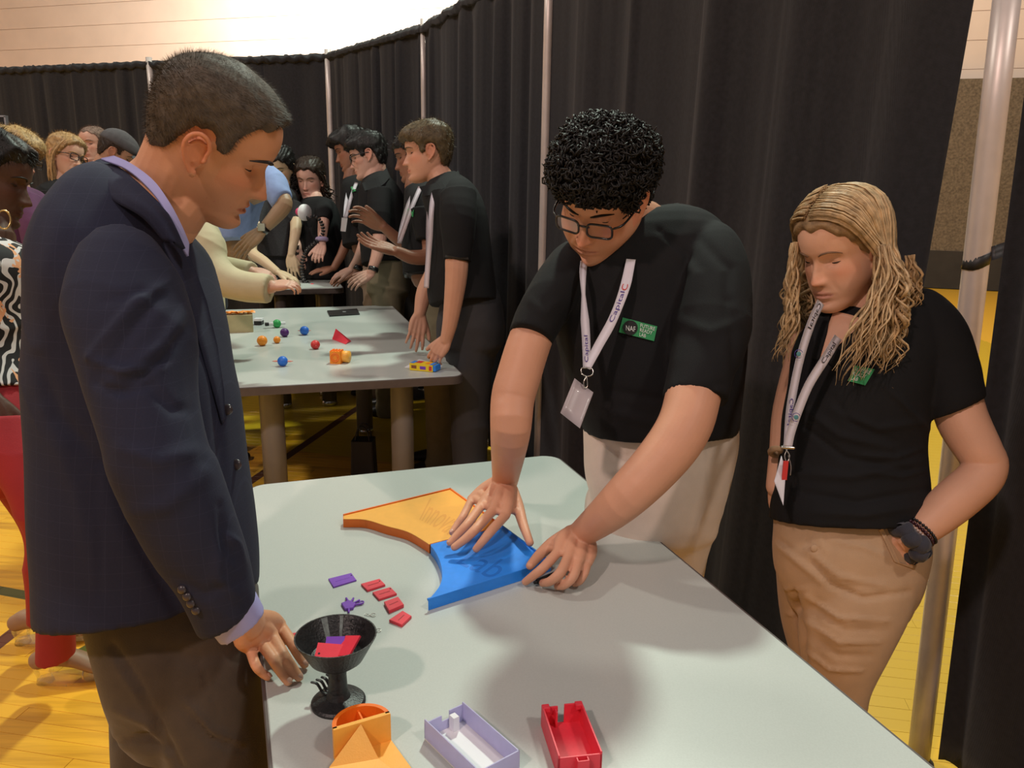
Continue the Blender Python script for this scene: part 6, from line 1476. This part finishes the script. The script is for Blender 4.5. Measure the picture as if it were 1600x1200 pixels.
def tag_piece(corners, label, M=M_redpl, th=.0045, hole=None, z=TH, grp='red plastic tags on the table'):
    z1 = z+th; q = np.array([G(x, y, z1)[:2] for x, y in corners]); V, F = prism(q, z+.0003, z1, .0006); c = q.mean(0)
    t = thing('plastic_tag', (c[0], c[1], z), label, 'tag', grp)
    mk('plate', V, F, M, t, smooth=False)
    if hole:
        h = G(hole[0], hole[1], z1); mk('hole', *lathe([(.0016, 0), (.0016, .0004)], (h[0], h[1], z1), 14), M_blackp, t, smooth=False)
    d = nrm(q[1]-q[0]); m_ = c; L_ = np.linalg.norm(q[1]-q[0])*.3; n = np.array([-d[1], d[0]])
    mk('engraved_line', *prism([m_-d*L_-n*.001, m_+d*L_-n*.001, m_+d*L_+n*.001, m_-d*L_+n*.001], z1, z1+.0003), mat('tag_engraving', (.40, .02, .03), .6) if M is M_redpl else M, t, smooth=False)
    return t
tag_piece([(521, 917), (557, 906), (549, 895), (513, 904)], 'flat purple plastic tag left of the red tags', M_purp, .003, (549, 899), grp='purple tags on the table')
tag_piece([(574, 922), (602, 913), (593, 904), (564, 912)], 'red tag nearest the purple tag', hole=(593, 908))
tag_piece([(592, 936), (620, 927), (610, 917), (582, 925)], 'second red tag from the purple tag', hole=(610, 920))
tag_piece([(608, 954), (631, 944), (622, 932), (600, 940)], 'third red tag from the purple tag, thicker', th=.007)
tag_piece([(628, 976), (643, 962), (629, 954), (608, 968)], 'red tag nearest the bottom of the row, tilted diamond-wise', th=.006)
tag_piece([(452, 1000), (464, 998), (463, 988), (450, 990)], 'red tag half hidden behind the black cup, by the man\'s fingers')
# purple hand charm
c = G(548, 945, TH); t = thing('hand_charm', c, 'small purple hand-shaped charm behind the black cup', 'charm')
pw = [(533, 943), (539, 952), (552, 950), (556, 943), (545, 938)]; P = [G(x, y, TH+.004)[:2] for x, y in pw]; mk('palm', *prism(P, TH+.0005, TH+.0055, .001), M_purp, t, smooth=False)
for a, b in (((545, 941), (541, 935)), ((549, 940), (552, 935)), ((553, 942), (561, 938)), ((555, 945), (565, 943)), ((545, 950), (545, 956))):
    mk('finger', *tube([G(*a, TH+.003), G(*b, TH+.003)], .0022, 8, 2), M_purp, t)
q = G(565, 941, TH+.003); mk('loop', *tube([q+np.array([.004*math.cos(a), .004*math.sin(a), 0]) for a in np.linspace(0, 2*PI, 13)], .0014, 6, 1), M_purp, t)
for (x, y), lb in (((583, 961), 'tiny wire key ring just behind the cup rim'), ((591, 985), 'tiny wire key ring right of the cup rim')):
    q = G(x, y, TH+.002); t = thing('key_ring', q-[0, 0, .002], lb, 'ring', 'wire key rings by the cup')
    mk('split_ring', *tube([q+np.array([.0045*math.cos(a), .0045*math.sin(a), .0008*math.sin(a)]) for a in np.linspace(0, 2*PI, 15)], .0006, 6, 1), M_metal, t)
    for k in range(3): mk('chain_link', *tube([q+np.array([-.006-.004*k+.0022*math.cos(a), .001*k+.0022*math.sin(a), .0006*math.cos(a*2)]) for a in np.linspace(0, 2*PI, 9)], .0005, 5, 1), M_metal, t)
# black cup on a stem
bc = G(529, 1098, TH); best = min(np.linspace(.05, .2, 151), key=lambda h: np.linalg.norm(G(524, 992, TH+h)[:2]-bc[:2])); hR = best
dR = (G(524, 992, TH+hR)-CAMPOS)@FW; dB = (bc-CAMPOS)@FW; rR = 63.5*dR/FPX; rB = 42*dB/FPX; rS = 15*dB/FPX
cup = thing('stemmed_cup', bc, 'black ridged plastic cup on a stem holding red tags', 'cup')
zb = hR*.60
V, F = lathe([(0, .0004), (rB, .0004), (rB, .004), (rB*.93, .007), (rS*1.25, .012), (rS*1.0, .022), (rS*.93, zb*.7), (rS*1.05, zb*.92), (rR*.50, zb*1.0), (rR*.66, zb+.008), (rR*.985, hR-.002), (rR, hR), (rR*.965, hR), (rR*.62, zb+.014), (rR*.45, zb+.010), (0, zb+.009)], bc, 44)
mk('bowl', V, F, M_blackpl, cup, smooth=False)
def bowl_in(ang, t, w_=0, off=.0012):
    r0, z0_, r1, z1_ = rR*.62, zb+.014, rR*.965, hR; r = r0+(r1-r0)*t-off; z = z0_+(z1_-z0_)*t
    return bc+np.array([r*math.cos(ang+w_), r*math.sin(ang+w_), z])
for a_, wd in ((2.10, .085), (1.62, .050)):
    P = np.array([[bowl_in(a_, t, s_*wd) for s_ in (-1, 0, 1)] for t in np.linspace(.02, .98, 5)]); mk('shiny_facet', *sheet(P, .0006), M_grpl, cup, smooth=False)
mk('print', *text_quad('Gail\nSmith', lambda u, v: bowl_in(1.38-.75*u, .45+.45*v, 0, .002)), mat('embossed_black', (.004, .004, .004), .6), cup, smooth=False)
for k in range(4):   # comb of curved prongs beside the stem
    o = k*.0115; a = G(487+k*8, 1066-k*4, TH+.030); b = G(505+k*6, 1082-k*3, TH+.014); m_ = (a+b)/2+[0, 0, .006]
    mk('prong', *tube([a, m_, b, bc+np.array([-rS*.4, 0, .012])], [.0030, .0034, .0034, .003], 8, 3, flat=.6), M_blackpl, cup)
def loose_tag(c, u, v, M, label, hole=False):
    u, v = np.array(u), np.array(v); n = nrm(np.cross(u, v)); 
    t = thing('plastic_tag', c, label, 'tag', 'tags inside the black cup'); th = n*.0035; P = [c-u-v, c+u-v, c+u+v, c-u+v]
    mk('plate', np.vstack([P, np.array(P)+th]), [(0, 3, 2, 1), (4, 5, 6, 7), (0, 1, 5, 4), (1, 2, 6, 5), (2, 3, 7, 6), (3, 0, 4, 7)], M, t, smooth=False)
    if hole:
        q = c-u*.72-v*.35+th*1.05; ring = [q+nrm(u)*.0018*math.cos(a)+nrm(v)*.0018*math.sin(a) for a in np.linspace(0, 2*PI, 12, endpoint=False)]; mk('hole', np.array(ring), [tuple(range(12))], M_blackp, t, smooth=False)
zi = hR-.022
loose_tag(bc+np.array([-.009, -.007, zi-.004]), np.array([.020, .001, -.002]), np.array([.0005, .012, .006]), M_redpl, 'red tag with a hole inside the black cup, left one', True)
loose_tag(bc+np.array([.0185, .000, zi+.002]), np.array([.0125, -.006, .004]), np.array([.006, .015, .008]), M_redpl, 'red tag propped against the right side inside the black cup')
loose_tag(bc+np.array([-.004, .010, zi+.001]), np.array([.014, .001, 0]), np.array([0, .008, .006]), M_purp, 'purple tag at the back inside the black cup')
# orange holder with half-round pocket and ramp
h1 = .050; z1 = TH+h1
pl, pr2 = G(520, 1139, z1), G(609, 1113, z1); mid = (pl+pr2)/2; ux = nrm((pr2-pl)[:2]); uy = np.array([-ux[1], ux[0]]); R_ = np.linalg.norm((pr2-pl)[:2])/2
if uy[1] < 0: uy = -uy
oh = thing('orange_holder', (mid[0], mid[1], TH), 'orange plastic holder with half-round pocket and ramp, at the bottom edge', 'holder')
def L2w(a, b): return mid[:2]+ux*a+uy*b
n = 20; outer = [L2w(R_*math.cos(t), .62*R_*1.5*math.sin(t)) for t in np.linspace(0, PI, n)]; inner = [L2w((R_-.006)*math.cos(t), (.93*R_-.006)*math.sin(t)) for t in np.linspace(0, PI, n)]
V = []; 
for z in (TH+.0005, z1): V += [(*p, z) for p in outer]+[(*p, z) for p in inner]
F = []; N2 = 2*n
for i in range(n-1):
    F += [(i, i+1, N2+i+1, N2+i), (n+i+1, n+i, N2+n+i, N2+n+i+1), (N2+i, N2+i+1, N2+n+i+1, N2+n+i), (i+1, i, n+i, n+i+1)]
F += [(0, N2, N2+n, n), (n-1, 2*n-1, N2+2*n-1, N2+n-1)]
mk('round_wall', np.array(V), F, M_orange, oh, smooth=False)
def slab(p, q, th, za, zb_, M, name, par): 
    p, q = np.array(p), np.array(q); d = nrm(q-p); nn = np.array([-d[1], d[0]])*th/2; return mk(name, *prism([p-nn, q-nn, q+nn, p+nn], za, zb_, .0005), M, par, smooth=False)
slab(L2w(-R_, 0), L2w(R_, 0), .007, TH+.0005, z1, M_oranget, 'front_wall', oh)
slab(L2w(.10*R_, 0), L2w(.10*R_, .88*R_), .003, TH+.0005, z1-.006, M_orange, 'divider', oh)
base = [L2w(-R_, .003), L2w(R_, .003), L2w(R_*1.25, -R_*2.6), L2w(-R_*1.25, -R_*2.6)]; mk('base_plate', *prism(base, TH+.0005, TH+.006, .0008), M_oranget, oh, smooth=False)
ap = np.array([*L2w(-.06*R_, -.004), z1-.002]); bl_ = L2w(-R_*1.35, -.75*R_); br_ = L2w(R_*.28, -.9*R_); fl_ = L2w(-R_*1.2, -2.5*R_); fr_ = L2w(R_*.95, -2.5*R_)
V = np.array([ap, (*bl_, TH+.016), (*br_, TH+.010), (*fl_, TH+.009), (*fr_, TH+.007), (*bl_, TH+.001), (*br_, TH+.001), (*fl_, TH+.001), (*fr_, TH+.001), (*L2w(-.06*R_, -.004), TH+.001)])
mk('ramp', V, [(0, 1, 3, 4, 2), (0, 9, 5, 1), (0, 2, 6, 9), (1, 5, 7, 3), (3, 7, 8, 4), (2, 4, 8, 6), (9, 6, 8, 7, 5)], M_oranget, oh, smooth=False)
# open boxes
def open_box(name, tl, tr, fl_px, h, wt, label, cat, M, floorM, Ln=None, back='post'):
    z1 = TH+h; a, b, c = G(*tl, z1)[:2], G(*tr, z1)[:2], G(*fl_px, z1)[:2]; u = b-a; W_ = np.linalg.norm(u); u = u/W_; v = np.array([-u[1], u[0]]); v = v if v@(c-a) > 0 else -v
    L_ = Ln or (c-a)@v; t = thing(name, (*(a+u*W_/2+v*L_/2), TH), label, cat); P = lambda s, q: a+u*s+v*q
    mk('floor_plate', *prism([P(0, 0), P(W_, 0), P(W_, L_), P(0, L_)], TH+.0005, TH+.003), floorM, t, smooth=False)
    for s in (wt/2, W_-wt/2): slab(P(s, 0), P(s, L_), wt, TH+.003, z1, M, 'side_wall', t)
    return t, P, W_, L_, z1
t, P, W_, L_, z1 = open_box('lilac_box', (663, 1124), (724, 1096), (722, 1192), .034, .0022, 'open translucent lilac box with a white inner floor, bottom centre', 'box', M_lilac, M_whitep, Ln=.135)
slab(P(0, .001), P(W_*.42, .001), .0022, TH+.003, z1-.006, M_lilac, 'end_wall', t); slab(P(W_*.42, .001), P(W_*.62, .001), .0022, TH+.003, TH+.018, M_lilac, 'end_wall', t); slab(P(W_*.62, .001), P(W_, .001), .0022, TH+.003, z1-.003, M_lilac, 'end_wall', t)
slab(P(0, L_-.001), P(W_, L_-.001), .0022, TH+.003, z1, M_lilac, 'end_wall', t); slab(P(W_*.66, .004), P(W_*.66, .016), .010, TH+.003, z1-.008, M_whitep, 'corner_post', t)
t, P, W_, L_, z1 = open_box('red_box', (846, 1101), (909, 1095), (876, 1181), .036, .0026, 'open red plastic box with a slotted end, bottom right', 'box', M_redpl, M_redpl)
slab(P(0, .0013), P(W_*.40, .0013), .0026, TH+.003, z1-.004, M_redpl, 'end_wall', t); slab(P(W_*.56, .0013), P(W_, .0013), .0026, TH+.003, z1-.002, M_redpl, 'end_wall', t); slab(P(0, L_-.0013), P(W_, L_-.0013), .0026, TH+.003, z1-.004, M_redpl, 'end_wall', t)
for s in (.10, .90): slab(P(W_*s, 0), P(W_*s, .010), .010, z1-.007, z1+.0005, M_redpl, 'corner_block', t)
slab(P(W_*.34, .003), P(W_*.34, .012), .003, TH+.003, z1-.007, M_redpl, 'rib', t)
for s in (.42, .66): slab(P(W_*s, L_), P(W_*s, L_+.008), .0022, TH+.003, z1-.005, M_redpl, 'clip_tab', t)
slab(P(W_*.41, L_+.008), P(W_*.67, L_+.008), .0022, TH+.003, z1-.005, M_redpl, 'clip_tab', t)
a, b = G(834, 911, TH+.006), G(868, 897, TH+.016); mk_ = thing('black_marker', (*a[:2], TH), 'short black marker under the boy\'s curled fingers', 'marker'); d_ = nrm(b-a)
mk('barrel', *tube([a+d_*.008, b], .0058, 16, 1, cap='flat'), M_blackpl, mk_); mk('tip', *tube([a, a+d_*.008], [.0030, .0050], 12, 1, cap='flat'), M_blackpl, mk_)

# ================================================================== things on the middle table
M_green = mat('green_clay', (.03, .38, .09), .5); M_pink = mat('salmon_pencil', (.80, .28, .22), .5); M_yel = mat('yellow_card', (.85, .62, .02), .5); M_kraft = mat('kraft_paper', (.45, .40, .22), .8, .08, 20)
M_blueb = mat('blue_ball', (.02, .16, .68), .45); M_oball = mat('orange_ball', (.92, .30, .02), .45); M_rball = mat('red_ball', (.60, .03, .03), .45); M_pball = mat('purple_ball', (.09, .02, .16), .45)
def ball_thing(px, py, rpx, M, label, rod=None, rodM=M_pink, rodl=.045, caps=False):
    c = G(px, py+rpx*.75, TH); d = (c-CAMPOS)@FW; r = rpx*d/FPX; t = thing('craft_ball', c, label, 'ball', 'craft balls on the middle table'); cc = c+[0, 0, r*.97]
    V, F = ball(cc, r, 20); V = V+RNG.normal(0, r*.012, V.shape); mk('ball', V, F, M, t)
    if rod is not None:
        dv = nrm(np.array([math.cos(rod), math.sin(rod), 0]))
        if caps:
            mk('pen_barrel', *tube([cc-dv*rodl, cc+dv*rodl], .009, 12, 1, cap='flat'), M_whitep, t); mk('pen_cap', *tube([cc-dv*(rodl+.018), cc-dv*rodl], .010, 12, 1, cap='flat'), M_blackpl, t)
        else:
            mk('pencil', *tube([cc-dv*rodl, cc-dv*(rodl-.012), cc+dv*(rodl-.012), cc+dv*rodl], [.0008, .0035, .0035, .0008], 10, 1, cap='flat'), rodM, t)
    return t
ball_thing(442, 566, 8.0, M_blueb, 'blue ball on a salmon pencil, nearest on the middle table', rod=.05, rodl=.045)
ball_thing(476, 518, 7.0, M_blueb, 'blue ball on a pencil, further back near the purple ball', rod=.15, rodl=.034)
ball_thing(410, 534, 8.0, M_oball, 'larger orange ball at left on the middle table'); ball_thing(433, 532, 5.5, M_oball, 'smaller orange ball beside the larger orange ball')
ball_thing(445, 521, 6.8, M_pball, 'dark purple ball behind the orange balls'); ball_thing(493, 540, 7.2, M_rball, 'red ball in the middle of the middle table', rod=-1.2, rodM=M_whitep, rodl=.024)
ball_thing(433, 507, 6.5, M_green, 'green ball threaded on a white marker', rod=.5, rodl=.045, caps=True)
c = G(533, 538, TH); t = thing('red_wedge', c, 'red plastic triangular wedge on the middle table', 'wedge')
a, b, cc_ = G(519, 530, TH+.001), G(540, 538, TH+.001), G(549, 533, TH+.001); up_ = np.array([0, 0, .050]); d_ = nrm(b-a)
V = np.array([a, b, cc_, a+(cc_-b), a+(cc_-b)*.5+up_+d_*.012, b+(cc_-b)*.5+up_*.15]); mk('prism', V, [(0, 1, 2, 3), (0, 4, 5, 1), (1, 5, 2), (2, 5, 4, 3), (3, 4, 0)], M_redpl, t, smooth=False)
c = G(530, 567, TH); t = thing('orange_block', c, 'orange block with ringed face and round back, beside the red wedge', 'block')
yaw = -.35; f_ = np.array([math.cos(yaw+PI), math.sin(yaw+PI)-.0, 0]); ux_ = np.array([math.cos(-.12), math.sin(-.12), 0]); vy = np.array([-ux_[1], ux_[0], 0])
cb = c+[0, 0, .028]+vy*.0; mk('cube', *box(tuple(cb-ux_*.010), (.050, .050, .056), -.12, .004), M_oball, t, smooth=False)
mk('drum', *tube([cb+ux_*.005+vy*.01, cb+ux_*.045+vy*.01], .026, 20, 1, cap='flat'), M_oranget, t)
q = cb-ux_*.010-vy*.0255
for r_, w_ in ((.019, .0022), (.012, .0018)): mk('ring', *tube([q+ux_*r_*math.cos(a)+np.array([0, 0, r_*math.sin(a)]) for a in np.linspace(0, 2*PI, 21)], w_, 6, 1), M_orange, t)
for i in range(4): mk('tooth', *box(tuple(cb+ux_*(-.028+.013*i)+[0, 0, .029]), (.007, .040, .005), -.12), M_orange, t, smooth=False)
# crayon box on a sheet of paper
c = G(660, 575, TH); p = [G(x, y, TH+.0005)[:2] for x, y in ((632, 574), (676, 580), (692, 572), (655, 561))]; t = thing('paper_sheet', (*np.mean(p, 0), TH), 'small white paper sheet under the crayon box', 'paper'); mk('sheet', *prism(p, TH+.0003, TH+.0012), M_whitep, t, smooth=False)
A_, B_ = G(640, 578, TH+.0015), G(676, 581.5, TH+.0015); ux_ = nrm(B_-A_); vy = np.array([-ux_[1], ux_[0], 0]); W_ = np.linalg.norm(B_-A_); Dp = .060; Hh = .030; ctr = (A_+B_)/2+vy*Dp/2+[0, 0, Hh/2]; rz = math.atan2(ux_[1], ux_[0])
t = thing('crayon_box', ctr-[0, 0, Hh/2], 'small yellow crayon box with blue end on the middle table corner', 'box'); mk('carton', *box(tuple(ctr), (W_, Dp, Hh), rz), M_yel, t, smooth=False)
def on_box(s0, s1, q0, q1, M, name, top=True):
    if top: P = [A_+ux_*s*W_+vy*q*Dp+[0, 0, Hh+.0006] for s, q in ((s0, q0), (s1, q0), (s1, q1), (s0, q1))]
    else: P = [A_+ux_*s*W_-vy*.0006+[0, 0, q*Hh] for s, q in ((s0, q0), (s1, q0), (s1, q1), (s0, q1))]
    mk(name, np.array(P), [(0, 1, 2, 3)], M, t, smooth=False)
on_box(.0, .16, .1, .9, M_bluep, 'blue_print'); on_box(.18, .42, .3, .95, M_redp, 'red_print'); on_box(.62, .80, .2, .7, M_oball, 'orange_print'); on_box(.84, 1.0, 0, 1, M_bluep, 'blue_print'); on_box(.45, .70, .25, .7, M_purp, 'purple_label', False); on_box(.08, .30, .3, .75, mat('brown_print', (.25, .08, .03), .6), 'brown_print', False); on_box(.84, .96, .15, .8, M_redp, 'red_print', False)
mk('blue_flap', *box(tuple(ctr+ux_*(W_/2+.006)), (.012, Dp*.9, Hh*.8), rz), M_bluep, t, smooth=False)
# phone, bag, marker box
P = [G(x, y, TH+.008)[:2] for x, y in ((515, 493), (562, 490), (558, 482), (511, 485))]; t = thing('black_tablet', (*np.mean(P, 0), TH), 'flat black phone case lying at the back of the middle table', 'phone'); mk('case', *prism(P, TH+.0005, TH+.008, .0015), M_blackpl, t, smooth=False)
q = G(538, 487, TH+.0085); mk('logo_plate', *box(tuple(q), (.02, .008, .0008), .05), M_whitep, t, smooth=False)
a, b = G(342, 521, TH), G(396, 519, TH); ux_ = nrm(b-a); vy = np.array([-ux_[1], ux_[0], 0]); W_ = np.linalg.norm(b-a); ctr = (a+b)/2+vy*.05; rz = math.atan2(ux_[1], ux_[0])
t = thing('paper_bag', ctr, 'beige paper gift box stuffed with orange tissue on the middle table', 'gift bag'); mk('carton', *box(tuple(ctr+[0, 0, .046]), (W_, .10, .092), rz), M_kraft, t, smooth=False)
r_ = np.random.default_rng(8)
for k in range(7):
    P0 = ctr+ux_*(-.06+.02*k)+[0, 0, .088]; Pm = np.array([[P0+ux_*(.014*i)+vy*(.012*j-.03)+np.array([0, 0, .010+.012*r_.random()]) for i in range(4)] for j in range(5)]); mk('tissue', *sheet(Pm, .001), M_oball, t, smooth=False)
c = G(403, 508, TH); t = thing('small_box', c, 'small white and black box beside the beige gift box', 'box'); mk('base', *box((c[0], c[1]+.02, TH+.012), (.042, .045, .022), 0), M_blackpl, t, smooth=False); mk('lid', *box((c[0], c[1]+.02, TH+.029), (.044, .047, .012), 0), M_whitep, t, smooth=False)
# dark bag under the middle table
c = G(570, 760, 0); t = thing('shopping_bag', c, 'dark shopping bag with looped handles on the floor under the middle table', 'bag'); M_bag = mat('dark_blue_bag', (.018, .020, .035), .6, .15, 10)
V, F = prism(np.array(outline_round(.13, .10, .01, 2))+c[:2], .002, .26); V[:, 0] += np.where(V[:, 2] > .1, (c[0]-V[:, 0])*.15, 0); mk('sack', V, F, M_bag, t, smooth=False)
for s in (-1, 1): mk('handle', *tube([c+np.array([.035*math.cos(a), s*.03, .26+.075*math.sin(a)]) for a in np.linspace(0, PI, 11)], .004, 6, 1), M_bag, t)

# ================================================================== the far table
t3z = TH3
def T3P(x, y): return G(x, y, t3z)
t = thing('jointed_arm', T3P(466, 438), 'black jointed snake-like arm with a white disc rising from the far table', 'robot arm'); dd = 5.72
path = catmull(np.array([D(x, y, dd-.0) for x, y in ((481, 343), (492, 338), (501, 346), (505, 361), (500, 373), (489, 382), (479, 392), (473, 408), (472, 425), (475, 438), (484, 447))]), 5)
s_ = np.concatenate([[0], np.cumsum(np.linalg.norm(np.diff(path, axis=0), axis=1))]); nseg = 30
for k in range(nseg):
    q = np.array([np.interp((k+.5)/nseg*s_[-1], s_, path[:, i]) for i in range(3)]); q2 = np.array([np.interp((k+1.1)/nseg*s_[-1], s_, path[:, i]) for i in range(3)]); ax = nrm(q2-q); Ls = s_[-1]/nseg
    r0 = .014+.008*k/nseg; lk = mk('segment', *tube([q-ax*Ls*.28, q+ax*Ls*.28], [r0, r0*.8], 10, 1, cap='flat'), M_blackpl, t)
    if k > 12: mk('silver_joint', *tube([q+ax*Ls*.30, q+ax*Ls*.5], r0*.55, 8, 1, cap='flat'), M_metal, lk)
mk('red_tip', *tube([D(488, 447, dd-.05), D(493, 452, dd-.06), D(500, 456, dd-.06)], [.02, .022, .008], 12, 3), M_redpl, t)
bz = T3P(464, 436); top_ = D(464, 386, dd); mk('tower', *box((bz[0], bz[1], (t3z+top_[2])/2), (.055, .05, top_[2]-t3z), .1), M_blackpl, t, smooth=False)
for k in range(6): mk('tower_tooth', *box((bz[0]-.033, bz[1], t3z+.03+k*(top_[2]-t3z-.04)/5), (.018, .04, .014), .1), M_blackpl, t, smooth=False)
dc = D(476, 332, dd-.02); nv = nrm(RT*.80-UP*.15-FW*.55); mk('white_disc', *tube([dc-nv*.008, dc+nv*.008], .058, 28, 1, cap='flat'), M_whitep, t)
mk('pink_ball', *ball(D(468, 331, dd+.02), .030, 14), mat('pink_plastic', (.75, .08, .22), .4), t)
mk('neck', *tube([dc-nv*.01, D(481, 343, dd)], .008, 8, 2), M_blackpl, t)
for (x, y), sz, M, lb in (((388, 421), (.10, .05, .02), M_green, 'green box lying at the left on the far table'), ((400, 416), (.07, .04, .035), M_yel, 'small yellow box on the far table behind the green box'), ((428, 414), (.16, .06, .012), M_whitep, 'white folded sheet on the far table'), ((450, 428), (.09, .05, .02), M_plum, 'small plum case on the far table left of the black tower')):
    q = T3P(x, max(y, 436)); t = thing('small_box', q, lb, 'box'); b_ = mk('carton', *box((q[0], q[1], t3z+sz[2]/2+.0005), sz, .3, .004), M, t, smooth=False)
